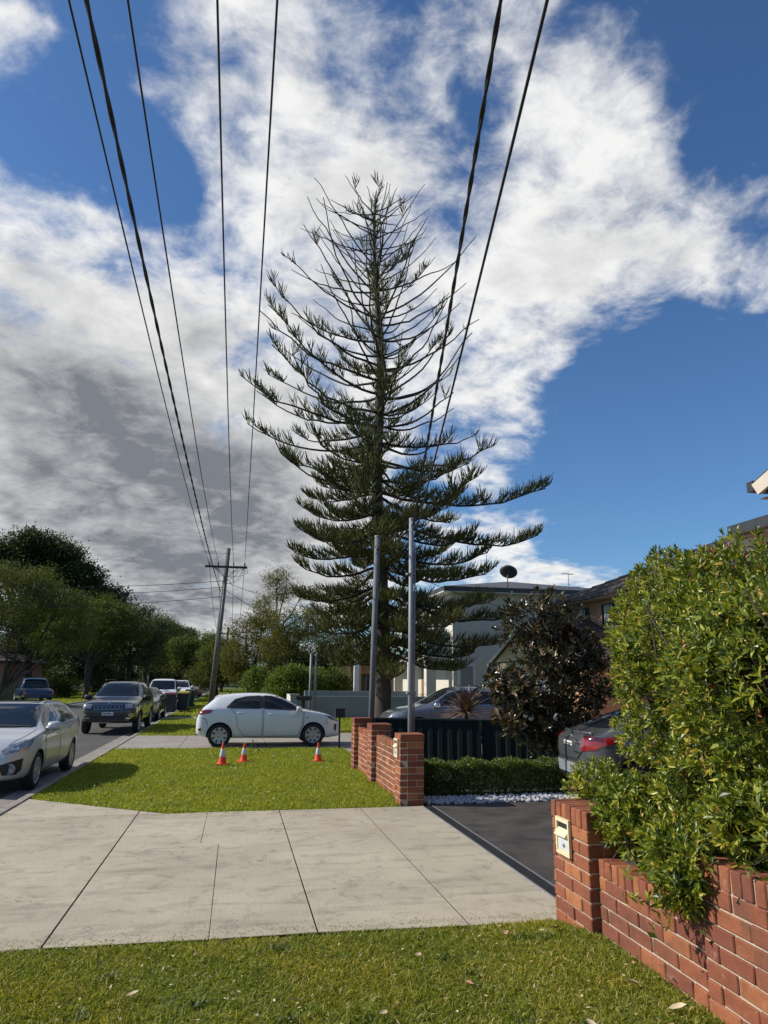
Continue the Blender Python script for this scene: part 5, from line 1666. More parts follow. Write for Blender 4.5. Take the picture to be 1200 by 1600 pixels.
def pine():
    r = np.random.default_rng(77)
    base, topp = np.array([5.60, 28.0, -.1]), np.array([5.08, 28.0, 24.4])
    t = tag(empty('norfolk_pine', tuple(base)), 'very tall pine with bare upswept upper branches standing behind the brick front wall', 'tree')
    axis = lambda z: base + (topp - base) * ((z - base[2]) / (topp[2] - base[2])) + np.array([.10 * math.sin(z * .5), .06 * math.sin(z * .7), 0])
    zs = np.linspace(-.1, 24.2, 50)
    rad = lambda z: float(np.interp(z, [-.1, .4, 2, 8, 14, 20, 24.3], [.48, .36, .31, .26, .20, .10, .025]))
    m = MB()
    pts = [axis(z) - base for z in zs]
    m.tube(pts, [rad(z) * (1 + .05 * math.sin(i * 2.7)) for i, z in enumerate(zs)], 12)
    m.build('trunk', MT['bark'], t)
    # radius of the crown with height: (left side, right side)
    zk = [2.6, 3.6, 5, 7, 9, 11, 13, 15, 17, 19, 21, 22.5, 23.4, 24.0]
    rl = [2.6, 3.6, 3.9, 4.0, 4.2, 5.0, 5.7, 5.9, 5.6, 5.0, 4.6, 3.9, 2.9, 2.1]
    rr = [3.6, 5.2, 5.6, 5.8, 7.8, 5.2, 4.6, 5.0, 5.0, 4.8, 4.4, 3.6, 2.5, 1.6]
    z = 2.9
    wh = 0
    while z < 23.6:
        fz = z / 24
        nb = int(r.integers(5, 8)) if z < 10 else int(r.integers(5, 8))
        a0 = r.uniform(0, 6.28)
        for k in range(nb):
            az = a0 + 2 * math.pi * k / nb + r.uniform(-.25, .25)
            ca = math.cos(az)
            # height where the tip ends up decides the length
            rise = float(np.interp(z, [2.6, 5, 8, 10, 12.5, 15, 17.5, 20, 23.5], [-.8, -.8, -.55, -.1, 1.2, 2.5, 2.9, 2.4, .35]))
            ztip = min(24, z + rise)
            L = float(np.interp(ztip, zk, rl)) * (1 - ca) / 2 + float(np.interp(ztip, zk, rr)) * (1 + ca) / 2
            L *= r.uniform(.97, 1.08) if ((ca > .80 and 8.6 < z < 11.0) or (ca < -.75 and 11.5 < z < 16)) else r.uniform(.55, 1.04)
            rise = min(rise * r.uniform(.65, 1.25) + r.normal() * .28 * min(1, L / 4), 24.3 - z)
            zb = z + r.uniform(-.14, .14)
            n = 13
            u = np.linspace(0, 1, n)
            # leaves the trunk flat or drooping and sweeps up towards the tip
            lowf = float(np.interp(z, [9, 13], [1, 0]))
            sag = float(np.interp(z, [2.6, 8, 11, 14, 23], [.42, .46, .30, .12, .03])) * L * .5
            side = np.array([math.cos(az), math.sin(az), 0])
            cross = np.array([-side[1], side[0], 0])
            bendup = float(np.interp(z, [9, 13, 17, 23], [2.0, 1.7, 1.45, 1.3]))
            hgt = rise * u ** bendup - sag * np.sin(np.pi * u) * .60 + sag * .25 * u ** 6
            wk = np.cumsum(r.normal(size=(2, n)), axis=1); wk -= wk[:, :1]
            kink = wk * .012 * L * np.linspace(0, 1, n) ** .5
            wob = r.uniform(-.4, .4) * L * .25 * np.sin(u * 2.2) + kink[0] * 1.4
            hgt = hgt + kink[1]
            P = axis(zb)[None] + side[None] * (u * L)[:, None] + cross[None] * wob[:, None] + np.array([0, 0, 1.])[None] * hgt[:, None]
            P = P - base[None]
            br = max(.030, .085 * (1 - fz) ** .40 * min(1, L / 4))
            R_ = br * (1 - u * .78) + .006
            V, F = tubes_np(P[None], R_[None], 5)
            bo = np_mesh('branch', V, F, MT['twig'], t, True)
            # ---------------- foliage
            tang = np.gradient(P, axis=0); tang = unit(tang)
            seg = []     # (start, dir, length, spacing, brl length)
            Ln = L
            if z > 15.5:
                dens, lo = .05, .12
            elif z > 12.8:
                dens, lo = (.34 if ca < .2 else .12), .06
            elif z > 9.8:
                dens, lo = (.66 if ca < .3 else .34), .10
            else:
                dens, lo = .88, .16
            step = .17 if z < 10.5 else .24
            q = lo
            sgn = 1
            block = r.random() < dens
            while q < 1.0:
                # clumps: stretches of foliage and bare wood
                if z > 9.8 and r.random() < .25:
                    block = r.random() < dens
                on = (r.random() < dens) if z <= 9.8 else (block and r.random() < .9)
                tipz = q > .80 and ((z < 10.5) or (r.random() < (.50 if ca < .1 else .12) and z < 14.5) or r.random() < .04)
                if on or tipz:
                    p = np.array([np.interp(q, u, P[:, j]) for j in range(3)])
                    tg = np.array([np.interp(q, u, tang[:, j]) for j in range(3)]); tg /= np.linalg.norm(tg)
                    s_ = np.cross(tg, [0, 0, 1.]); s_ /= max(1e-6, np.linalg.norm(s_))
                    sl = r.uniform(.5, 1.2) * (1.0 - .45 * q) * (1.0 if z < 11 else .75)
                    dr_ = tg * .75 + s_ * sgn * r.uniform(.35, .95) + np.array([0, 0, r.uniform(-.05, .28 if z < 10 else .4)])
                    seg.append((p, dr_ / np.linalg.norm(dr_), sl))
                sgn = -sgn
                q += step / Ln * r.uniform(.7, 1.3)
            # tip plume continues the branch itself
            if z < 10.5 or r.random() < (.42 if (ca < .2 and z < 14.5) else .05):
                k0 = int(n * .78)
                p = P[k0]; seg.append((p, unit(P[-1] - p), float(np.linalg.norm(P[-1] - p)) + .15))
            if seg:
                PP, RR = [], []
                ns = len(seg)
                S0 = np.array([s[0] for s in seg]); SD = np.array([s[1] for s in seg]); SL = np.array([s[2] for s in seg])
                # stems of the plumes
                uu = np.array([0, .5, 1.0])
                stem = S0[:, None] + SD[:, None] * (SL[:, None] * uu[None])[..., None] + np.array([0, 0, 1.])[None, None] * (SL[:, None] * .22 * uu[None] ** 2)[..., None]
                PP.append(stem); RR.append(np.tile([[.011, .008, .006]], (ns, 1)))
                bp, bd, bl = [], [], []
                for i in range(ns):
                    cnt = max(3, int(SL[i] / .078))
                    f = (np.arange(cnt) + r.uniform(0, 1)) / cnt
                    pos = S0[i] + SD[i] * (SL[i] * f)[:, None] + np.array([0, 0, 1.]) * (SL[i] * .22 * f ** 2)[:, None]
                    sd_ = np.cross(SD[i], [0, 0, 1.]); sd_ /= max(1e-6, np.linalg.norm(sd_))
                    for sg in (-1, 1):
                        d = SD[i] * r.uniform(.45, .8) + sd_ * sg * r.uniform(.35, .75) + np.array([0, 0, .38])
                        dd = np.tile(d, (cnt, 1)) + r.normal(size=(cnt, 3)) * .16
                        bp.append(pos + r.normal(size=pos.shape) * .012); bd.append(unit(dd)); bl.append((.50 - .22 * f) * r.uniform(.7, 1.15, cnt) * (1 if z < 13 else .85))
                bp, bd, bl = np.concatenate(bp), np.concatenate(bd), np.concatenate(bl)
                w = np.array([0, .5, 1.0])
                curl = np.array([0, 0, 1.])
                pl = bp[:, None] + bd[:, None] * (bl[:, None] * w[None])[..., None] + curl[None, None] * (bl[:, None] * .55 * w[None] ** 2)[..., None]
                V1, F1 = tubes_np(pl, np.tile([[.013, .0185, .006]], (len(pl), 1)) * r.uniform(.85, 1.2, (len(pl), 1)), 3)
                V2, F2 = tubes_np(PP[0], RR[0], 3)
                fo = np_mesh('foliage', np.concatenate([V1, V2]), np.concatenate([F1, F2 + len(V1)]), MT['needles'], bo, True)
                fo['kind'] = 'stuff'
        z += float(np.interp(z, [2.6, 9, 15, 20, 23.5], [.70, .80, .70, .50, .34])) * r.uniform(.85, 1.15)
        wh += 1
    # short tufts straight off the upper trunk
    nt = 900
    zz_ = r.uniform(9.5, 24.2, nt)
    az = r.uniform(0, 6.28, nt)
    P0 = np.stack([axis(a) - base for a in zz_])
    d = unit(np.stack([np.cos(az), np.sin(az), r.uniform(.3, 1.2, nt)], 1))
    Ls = r.uniform(.15, .42, nt)
    w = np.array([0, .5, 1.0])
    rad0 = np.array([rad(a) for a in zz_])
    pl = P0[:, None] + d[:, None] * (rad0[:, None] * .8 + Ls[:, None] * w[None])[..., None] + np.array([0, 0, 1.])[None, None] * (Ls[:, None] * .4 * w[None] ** 2)[..., None]
    V, F = tubes_np(pl, np.tile([[.010, .011, .004]], (nt, 1)), 3)
    np_mesh('trunk_tufts', V, F, MT['needles'], t, True)['kind'] = 'stuff'
    t.scale = (.97, .97, .965)
    return t


pine()

# ================================================================== broad trees


def broad_tree(name, label, base, lobes, trunk_r, leaf, lsize, per, seed, group=None, bark='bark', fork=.30, stems=1, clump=.62, cat='tree', droop=0.0, lean=(0, 0), gap=.0, aspect=.42):
    """lobes: (dx, dy, z, rx, ry, rz, clumps). Limbs run from the trunk into every lobe and twigs to every clump"""
    r = np.random.default_rng(seed)
    t = tag(empty(name, base), label, cat, group)
    zmax = max(l[2] + l[5] for l in lobes); zmin = min(l[2] - l[5] for l in lobes)
    fz = max(.4, zmin + (zmax - zmin) * fork * .3) if fork < 1 else zmin
    m = MB()
    tops = []
    for s in range(stems):
        a = r.uniform(0, 6.28)
        d = np.array([math.cos(a), math.sin(a)]) * (.0 if stems == 1 else .5) * r.uniform(.6, 1.4)
        pts = []
        for i in range(6):
            f = i / 5
            pts.append((d[0] * f * f * 1.2 + lean[0] * f + .06 * math.sin(f * 5 + s), d[1] * f + lean[1] * f, -.15 + (fz + .15) * f))
        m.tube(pts, [trunk_r * (1.35 - .55 * (i / 5) ** .5) / (1 if stems == 1 else 1.5) for i in range(6)], 9)
        tops.append(np.array(pts[-1]))
    LP, LR, TP, TR, CP_ = [], [], [], [], []
    for (dx, dy, z, rx, ry, rz, nc) in lobes:
        c = np.array([dx, dy, z])
        tp = tops[int(np.argmin([np.linalg.norm(c[:2] - q[:2]) for q in tops]))]
        top_end = c + np.array([0, 0, rz * .35])
        u = np.linspace(0, 1, 8)[:, None]
        ctrl = tp * .35 + c * .65 + np.array([0, 0, -.12 * np.linalg.norm(c - tp)]) + r.normal(size=3) * .15
        limb = (1 - u) ** 2 * tp + 2 * u * (1 - u) * ctrl + u ** 2 * top_end
        limb[1:-1] += r.normal(size=(6, 3)) * .06
        LP.append(limb); LR.append(trunk_r * .52 * (1 - .8 * np.linspace(0, 1, 8)) + .012)
        # clump centres: mostly towards the outside of the lobe
        d = unit(r.normal(size=(nc, 3)))
        rad = r.uniform(.25, 1.0, nc) ** .45
        cc = c + d * rad[:, None] * np.array([rx, ry, rz])
        CP_.append(cc)
        idx = np.array([int(np.argmin(np.linalg.norm(limb - p, axis=1) + (limb[:, 2] > p[2]) * .8)) for p in cc])
        st = limb[idx]
        md = st * .45 + cc * .55 + np.array([0, 0, -.10]) * np.linalg.norm(cc - st, axis=1)[:, None] + r.normal(size=cc.shape) * .1
        w = np.array([0, .33, .66, 1.0])[None, :, None]
        tw = (1 - w) ** 2 * st[:, None] + 2 * w * (1 - w) * md[:, None] + w ** 2 * cc[:, None]
        TP.append(tw); TR.append(np.tile(np.array([[.030, .022, .014, .006]]) * max(.5, trunk_r / .25), (nc, 1)))
    V, F = tubes_np(np.stack(LP), np.stack(LR), 6)
    m.build('trunk', MT[bark], t)
    np_mesh('limbs', V, F, MT[bark], t, True)
    V, F = tubes_np(np.concatenate(TP), np.concatenate(TR), 4)
    np_mesh('twigs', V, F, MT[bark], t, True)['kind'] = 'stuff'
    C = np.concatenate(CP_)
    n = len(C) * per
    ci = np.repeat(np.arange(len(C)), per)
    sz = (clump * r.uniform(.55, 1.25, len(C)))[ci]
    o = r.normal(size=(n, 3)) * np.array([.52, .52, .36])
    P = C[ci] + o * sz[:, None]
    P[:, 2] -= droop * np.abs(r.normal(size=n)) * sz
    A = unit(o + r.normal(size=(n, 3)) * .8 + np.array([0, 0, -.15 - droop]))
    N = r.normal(size=(n, 3)) * .8 + np.array([0, 0, 1.0])
    V, F = leaves_np(P, A, N, lsize * r.uniform(.6, 1.3, n), lsize * aspect * r.uniform(.7, 1.2, n))
    np_mesh('crown', V, F, MT[leaf], t)['kind'] = 'stuff'
    return t


# left side of the street
broad_tree('dark_tree', 'huge dark spreading evergreen tree towering behind the other trees across the street', (-20.5, 76, 0),
           [(-5, 0, 12.6, 3.0, 3, 1.2, 60), (-.2, 0, 15.0, 2.4, 2.5, .9, 60), (2.6, 0, 13.9, 2.0, 2.4, .9, 50), (5.2, -1, 11.4, 1.7, 2.2, 1.1, 46), (-2.2, -1, 11.6, 3.6, 2.6, .9, 70), (2.4, -1, 11.0, 2.0, 2.2, .8, 44), (8.0, -1.5, 9.4, 1.5, 2.0, 1.2, 46), (5.6, -2, 8.2, 2.6, 2.3, 1.2, 56), (-7, 0, 9, 3.5, 3, 2.0, 60), (0, 1, 8, 5, 3, 1.5, 80), (8.6, -1, 6.4, 1.6, 2, 1.4, 40), (-.5, .5, 13.2, 3.0, 2.4, 1.2, 80), (2.6, .4, 12.4, 2.2, 2.2, 1.0, 50), (5.2, 0, 10, 2.0, 2, 1.0, 44), (-4, .5, 14.2, 2.0, 2, .9, 40)],
           .55, 'leaf_dark', .33, 70, 201, bark='bark', clump=.95)
broad_tree('street_tree', 'light green feathery tree with leaning pale trunks at the left across the street', (-14.6, 50, 0),
           [(-1.2, 0, 8.0, 2.0, 2.0, 1.1, 46), (1.4, 0, 7.9, 1.7, 1.8, 1.0, 40), (3.3, -.5, 6.6, 1.5, 1.6, 1.1, 36), (-2.8, 0, 6.2, 1.9, 1.8, 1.2, 36), (.6, -1, 6.0, 2.0, 1.6, 1.0, 36), (4.3, 0, 4.9, 1.2, 1.4, 1.0, 26), (-3.8, 0, 4.6, 1.4, 1.5, 1.0, 26), (2.4, 0, 4.4, 1.2, 1.4, .8, 18)],
           .17, 'leaf_pale', .17, 150, 202, bark='bark', stems=4, clump=.62, droop=.5, aspect=.26, fork=-1.6)
broad_tree('street_tree', 'dark fork-trunked street tree on the bright grass strip across the street', (-11.8, 62, 0),
           [(-1.5, 0, 6.6, 1.8, 2, 1.2, 40), (1.3, 0, 6.9, 1.9, 2, 1.2, 40), (3.2, 0, 5.4, 1.5, 1.8, 1.1, 30), (-2.8, 0, 4.9, 1.4, 1.6, 1.1, 28), (.5, -1, 5.0, 1.8, 1.6, .9, 32)],
           .27, 'leaf_mid', .20, 140, 203, stems=2, clump=.66, aspect=.34, fork=-.6)
for i, (x, y, s, lf, lab) in enumerate(((-10.9, 78, 1.15, 'leaf_dark', 'dark street tree standing behind the fork-trunked tree across the street'), (-11.3, 95, 1.25, 'leaf_mid', 'mid green street tree farther along the opposite verge'),
                                        (-11.0, 116, 1.3, 'leaf_dark', 'dark street tree near the far end of the opposite verge'), (-17.2, 66, 1.2, 'leaf_dark', 'dark bushy tree between the light feathery tree and the fork-trunked tree'))):
    broad_tree('street_tree', lab, (x, y, 0), [(-1.6 * s, 0, 5.6 * s, 2.1 * s, 2, 1.6 * s, 50), (1.5 * s, 0, 5.9 * s, 2.2 * s, 2, 1.6 * s, 50), (0, -.5, 3.6 * s, 3.0 * s, 1.8, 1.4 * s, 60), (0, 0, 7.0 * s, 1.4 * s, 1.6, 1.0 * s, 30)],
               .28, lf, .27, 65, 210 + i, clump=.95, group='street trees across the road', aspect=.36)
# umbrella pine far down the street
broad_tree('umbrella_pine', 'flat-topped dark pine rising above the far end of the street', (-13.6, 150, 0),
           [(0, 0, 10.6, 3.2, 3, .9, 60), (-2.6, 0, 9.2, 1.6, 2, .8, 40), (2.9, 0, 9.3, 2.0, 2, .8, 40), (-3.8, 0, 7.8, 1.3, 2, .7, 30), (.5, 0, 8.2, 2.5, 2, .7, 40), (3.8, 0, 10.3, 1.0, 1.2, .5, 20)], .35, 'leaf_dark', .42, 70, 220, clump=.9)
# right side of the street
broad_tree('round_tree', 'round mid green tree behind the leaning power pole', (-4.6, 92, 0), [(-1.8, 0, 5.0, 2.2, 2, 1.5, 60), (1.2, 0, 5.4, 2.2, 2, 1.6, 60), (0, -1, 3.2, 3.4, 2, 1.4, 70), (3.0, 0, 4.0, 1.6, 2, 1.5, 40)], .3, 'leaf_mid', .28, 90, 230, clump=.9)
broad_tree('round_tree', 'dark green low tree at the end of the street left of the power pole', (-7.8, 104, 0), [(-1.8, 0, 4.0, 2.2, 2, 1.5, 60), (1.2, 0, 4.4, 2.4, 2, 1.6, 60), (0, -1, 2.2, 3.6, 2, 1.4, 70)], .3, 'leaf_dark', .28, 90, 231, clump=.9)
broad_tree('shrub_tree', 'bushy olive green tree at the foot of the leaning power pole', (-1.7, 66, 0), [(0, 0, 3.6, 1.7, 1.6, 1.5, 60), (-.9, 0, 2.0, 1.5, 1.4, 1.2, 50), (1.4, 0, 2.3, 1.5, 1.4, 1.3, 50)], .16, 'leaf_mid', .20, 90, 232, clump=.65)
broad_tree('gum_tree', 'tall thin gum tree with open crown right of the power pole', (2.9, 60, 0),
           [(-.1, 0, 10.2, 1.1, 1.2, .8, 26), (.7, 0, 8.9, 1.2, 1.2, .7, 24), (-1.0, 0, 8.0, .9, 1.2, .6, 16), (2.4, 0, 9.2, 1.2, 1.2, .6, 20), (3.0, 0, 7.4, 1.4, 1.2, .7, 22), (-.4, 0, 6.4, 1.6, 1.2, .7, 26), (1.4, 0, 5.6, 1.5, 1.2, .8, 26), (3.6, 0, 5.4, 1.5, 1.2, .8, 24)],
           .17, 'leaf_olive', .20, 70, 233, bark='bark', clump=.62, droop=.3, aspect=.26)
broad_tree('gum_tree', 'yellowish green loose tree between the power pole and the tall gum', (.9, 56, 0),
           [(-.4, 0, 5.4, 1.3, 1.3, 1.2, 36), (.9, 0, 6.4, 1.1, 1.2, .9, 30), (-.9, 0, 3.6, 1.5, 1.4, 1.1, 40), (1.0, 0, 4.0, 1.5, 1.3, 1.2, 40), (0, 0, 2.3, 1.8, 1.3, .8, 40)], .17, 'leaf_olive', .20, 85, 234, bark='bark', stems=2, clump=.68, droop=.25, aspect=.28)
broad_tree('gum_tree', 'slender olive tree with dark trunk beside the round clipped bush', (3.2, 50, 0),
           [(-.2, 0, 5.6, 1.2, 1.2, 1.0, 34), (.8, 0, 4.4, 1.3, 1.2, .9, 34), (-.8, 0, 4.0, 1.1, 1.2, .9, 30), (1.8, 0, 5.8, 1.1, 1.2, .8, 26)], .15, 'leaf_olive', .18, 85, 235, clump=.6, droop=.25, aspect=.28)
broad_tree('dark_shrub', 'dark bushy tree low behind the pine trunk on its left side', (6.4, 56, 0), [(0, 0, 3.6, 2.4, 2, 1.8, 60), (-2.0, 0, 2.6, 2, 2, 1.4, 50), (2.4, 0, 2.8, 2, 2, 1.6, 50)], .2, 'leaf_dark', .22, 90, 236, clump=.8)
broad_tree('small_shrub', 'small bright green shrub between the power pole and the round bush', (1.15, 47, 0), [(0, 0, 1.5, .7, .7, .7, 40), (.1, 0, 2.1, .5, .6, .5, 20)], .08, 'leaf_bright', .14, 80, 237, clump=.32, aspect=.5)
broad_tree('round_bush', 'large round clipped bright green bush behind the grey front wall', (3.05, 39.5, 0), [(-.2, 0, 1.5, 1.15, 1, 1.0, 120), (.75, 0, 1.35, 1.0, 1, 1.0, 90), (-.7, 0, .9, .8, .8, .8, 60)], .1, 'leaf_bright', .12, 90, 238, clump=.34, aspect=.5)
broad_tree('round_bush', 'dark round bush behind the pair of thin grey posts', (5.15, 40.5, 0), [(0, 0, 1.3, 1.0, 1, 1.0, 90), (.5, 0, 1.0, .8, .8, .8, 60)], .1, 'leaf_mid', .13, 90, 239, clump=.36, aspect=.5)
# far wood closing the end of the street and the gaps between houses
kinds = []
for i, lf in enumerate(('leaf_dark', 'leaf_mid', 'leaf_olive')):
    kinds.append(broad_tree('far_tree', ('dark', 'mid green', 'olive')[i] + ' tree in the belt of trees closing the far end of the street', (-30 + 14 * i, 150 + 9 * i, 0),
                            [(-2.2, 0, 6.4, 2.8, 2.5, 1.9, 45), (1.9, 0, 7.0, 2.8, 2.5, 2.0, 45), (0, -1, 4.2, 4.4, 2.5, 1.8, 60), (0, 0, 8.6, 1.8, 2, 1.2, 25), (-3.0, -1, 2.0, 3, 2, 1.4, 40), (3.0, -1, 2.0, 3, 2, 1.4, 40)],
                            .32, lf, .42, 60, 250 + i, clump=1.2, group='far belt of trees', aspect=.42))
rr = random.Random(41)
for i in range(34):
    k = rr.randrange(3)
    if i < 15:
        x, y = -3 + rr.uniform(-34, 22), rr.uniform(128, 200)
    elif i < 25:
        x, y = rr.uniform(-48, -19), rr.uniform(70, 130)
    else:
        x, y = rr.uniform(4, 70), rr.uniform(75, 150)
    o = copy_tree(kinds[k])
    o.location = (x, y, 0); o.rotation_euler = (0, 0, rr.uniform(0, 6.28))
    s = rr.uniform(.62, .95) if i < 15 else (rr.uniform(.5, .8) if i >= 25 else rr.uniform(.7, 1.05))
    o.scale = (s * rr.uniform(.9, 1.15), s, s)

# ================================================================== magnolia, cordyline, palms


def magnolia():
    r = np.random.default_rng(301)
    base = (5.80, 12.85, 0)
    t = tag(empty('magnolia_tree', base), 'small dark magnolia with bronze leaf undersides in front of the green steel fence', 'tree')
    lobes = [(-.35, 0, 2.85, .62, .5, .42, 60), (.28, .1, 2.95, .40, .5, .34, 34), (.45, 0, 2.35, .55, .5, .40, 50), (.05, 0, 2.30, .58, .55, .36, 56), (-.72, -.1, 1.62, .48, .5, .32, 44), (-.25, -.1, 1.60, .70, .6, .42, 70), (.50, 0, 1.55, .50, .55, .42, 46),
             (-.45, -.1, 1.02, .55, .5, .36, 46), (.15, -.1, .98, .55, .5, .36, 46), (-.95, 0, 1.75, .30, .4, .22, 18), (-.80, 0, 1.28, .36, .4, .26, 24), (.95, 0, 1.62, .3, .4, .2, 14), (.98, 0, 2.2, .26, .4, .2, 12), (.75, 0, .95, .3, .4, .22, 14), (.1, 0, 3.25, .22, .25, .18, 10), (.72, .1, 1.95, .36, .4, .18, 18), (.9, .0, 2.55, .26, .3, .2, 12)]
    m = MB()
    m.tube([(0, 0, -.1), (.02, 0, .4), (-.02, .02, .9), (.0, 0, 1.6), (-.05, 0, 2.3), (-.02, 0, 3.2)], [.06, .05, .042, .034, .024, .008], 8)
    pts, nr = [], []
    for (dx, dy, z, rx, ry, rz, nc) in lobes:
        d = unit(r.normal(size=(nc, 3)))
        p = np.array([dx, dy, z]) + d * (r.uniform(.3, 1, nc) ** .5)[:, None] * np.array([rx, ry, rz])
        pts.append(p); nr.append(unit(d + np.array([0, 0, .25])))
        m.tube([(0, 0, max(.5, z - .35)), (dx * .5, dy * .5, z - .12), (dx, dy, z)], [.02, .014, .007], 5)
    m.build('trunk', MT['bark_pale'], t)
    pts, nr = np.concatenate(pts), np.concatenate(nr)
    kk = r.choice(len(pts), len(pts) // 3, replace=False); pts = np.concatenate([pts, pts[kk] + r.normal(size=(len(kk), 3)) * .12]); nr = np.concatenate([nr, nr[kk]])
    P, A, N, L, W = shoots(pts, nr, r, 9, .15, .068, .25, 1.05)
    V, F = leaves_np(P, A, N, L, W, True)
    np_mesh('crown', V, F, MT['magnolia'], t)['kind'] = 'stuff'
    c0 = pts - nr * .2; cm = (c0 + pts) / 2
    V, F = tubes_np(np.stack([c0 * np.array([.6, .6, 1]) - np.array([0, 0, .15]), cm, pts], 1), np.tile([[.008, .006, .004]], (len(pts), 1)), 4)
    np_mesh('twigs', V, F, MT['twig'], t, True)['kind'] = 'stuff'
    for (x, y, z) in ((-.93, -.30, 1.20), (-.62, -.48, 1.12), (-.70, -.42, 1.16)):
        m = MB()
        for k in range(7):
            a = 2 * math.pi * k / 7
            c, s = math.cos(a), math.sin(a)
            w = .03
            m.add([(0, 0, 0), (.03 * c - w * s, .03 * s + w * c, .035), (.05 * c, .05 * s, .075), (.03 * c + w * s, .03 * s - w * c, .035)], [(0, 1, 2, 3)], True)
        m.build('flower', MT['petal'], t, (x, y, z))


magnolia()


def spiky(name, label, base, n, L, W, m_, seed, trunk, cat='plant'):
    r = random.Random(seed)
    t = tag(empty(name, base), label, cat)
    m = MB(); m.tube([(0, 0, -.1), (.01, .01, trunk * .5), (0, 0, trunk)], [.05, .04, .04], 8); m.build('trunk', MT['bark'], t)
    me = []
    for v in range(3):
        m = MB()
        bend = (.03, .10, .22)[v]
        vs, fs = [], []
        k = 7
        for i in range(k):
            f = i / (k - 1)
            w = W * (math.sin(math.pi * min(.98, .12 + f * .88)) ** .7) * .5
            z = L * (f - bend * f * f * .55); x = L * bend * f * f
            vs += [(x, -w, z), (x - .006, 0, z - .004), (x, w, z)]
            if i:
                b = (i - 1) * 3
                fs += [(b, b + 1, b + 4, b + 3), (b + 1, b + 2, b + 5, b + 4)]
        m.add(vs, fs, True)
        o = m.build('frond', m_, t)
        me.append(o)
    for i in range(n):
        o = me[i] if i < 3 else me[r.randrange(3)].copy()
        if i >= 3:
            COL.objects.link(o); o.parent = t
        tilt = r.uniform(.02, 1.0) * 1.75
        s = r.uniform(.8, 1.1)
        o.location = (0, 0, trunk); o.scale = (s, s, s)
        o.rotation_euler = (0, tilt, r.uniform(0, 6.28))
    return t


spiky('cordyline', 'spiky bronze cordyline sticking up over the green steel fence', (4.98, 15.5, 0), 150, .60, .046, MT['cordy'], 5, 1.12)


def palm(name, label, base, h, n, L, seed):
    r = np.random.default_rng(seed)
    t = tag(empty(name, base), label, 'plant')
    m = MB(); m.tube([(0, 0, -.1), (.05, 0, h * .5), (0, 0, h)], [.09, .07, .06], 8); m.build('trunk', MT['bark'], t)
    for i in range(n):
        az = i * 2.4; el = r.uniform(.2, 1.2)
        d = np.array([math.cos(az) * math.cos(el), math.sin(az) * math.cos(el), math.sin(el)])
        u = np.linspace(0, 1, 16)[:, None]
        spine = np.array([0, 0, h]) + d * L * u + np.array([0, 0, -1.]) * (L * .55) * u ** 2.2
        tg = unit(np.gradient(spine, axis=0)); s = unit(np.cross(tg, [0, 0, 1.]))
        P = np.concatenate([spine[2:]] * 2); A = np.concatenate([tg[2:] * .7 + s[2:] * .8 + [0, 0, -.2], tg[2:] * .7 - s[2:] * .8 + [0, 0, -.2]])
        ll = np.concatenate([np.sin(np.linspace(.35, 3.0, 14)) * L * .38] * 2)
        V, F = leaves_np(P, A, np.tile([[0, 0, 1.]], (len(P), 1)), ll, .035)
        V2, F2 = leaves_np(spine[:-1], np.diff(spine, axis=0), np.tile([[0, 0, 1.]], (15, 1)), np.linalg.norm(np.diff(spine, axis=0), axis=1) * 1.2, .03)
        np_mesh('frond', np.concatenate([V, V2]), np.concatenate([F, F2 + len(V)]), MT['palm'], t)
    return t


palm('palm', 'small feathery palm behind the grey front wall left of the pine trunk', (5.9, 42, 0), 1.9, 12, 1.2, 1)
palm('palm', 'bright leafy palm between the white post and the pine trunk', (6.7, 38, 0), .5, 11, 1.4, 2)
palm('palm', 'small palm beside the white house entrance columns', (9.9, 36.5, 0), .8, 10, 1.3, 3)
# ================================================================== houses and front walls


def window(parent, name, x0, x1, z0, z1, face, depth=.08, fr=.05, mull=1, curtain=False, frame_m=None):
    """window lying in a wall; face: ('x', X, -1) looks towards -X, ('y', Y, -1) looks towards -Y. x0..x1 runs along the wall"""
    ax, c, s = face

    def bx(m, a0, a1, b0, b1, d0, d1):
        lo, hi = sorted((c + s * d0, c + s * d1))
        if ax == 'x':
            m.box(lo, hi, a0, a1, b0, b1)
        else:
            m.box(a0, a1, lo, hi, b0, b1)
    m = MB()
    bx(m, x0, x1, z1 - fr, z1, -.02, .035); bx(m, x0, x1, z0, z0 + fr, -.02, .035)
    bx(m, x0, x0 + fr, z0 + fr, z1 - fr, -.02, .035); bx(m, x1 - fr, x1, z0 + fr, z1 - fr, -.02, .035)
    for k in range(1, mull + 1):
        q = x0 + (x1 - x0) * k / (mull + 1)
        bx(m, q - fr * .4, q + fr * .4, z0 + fr, z1 - fr, -.02, .025)
    w = m.build(name, frame_m or MT['gutter'], parent)
    m = MB(); bx(m, x0 + fr, x1 - fr, z0 + fr, z1 - fr, -.01, .006); m.build('pane', MT['win'], w)
    if curtain:
        m = MB(); q = (x1 - x0) * .34
        bx(m, x0 + fr + q, x1 - fr - .08, z0 + fr, z1 - fr, .0065, .012); m.build('blind', MT['curtain'], w)
    return w


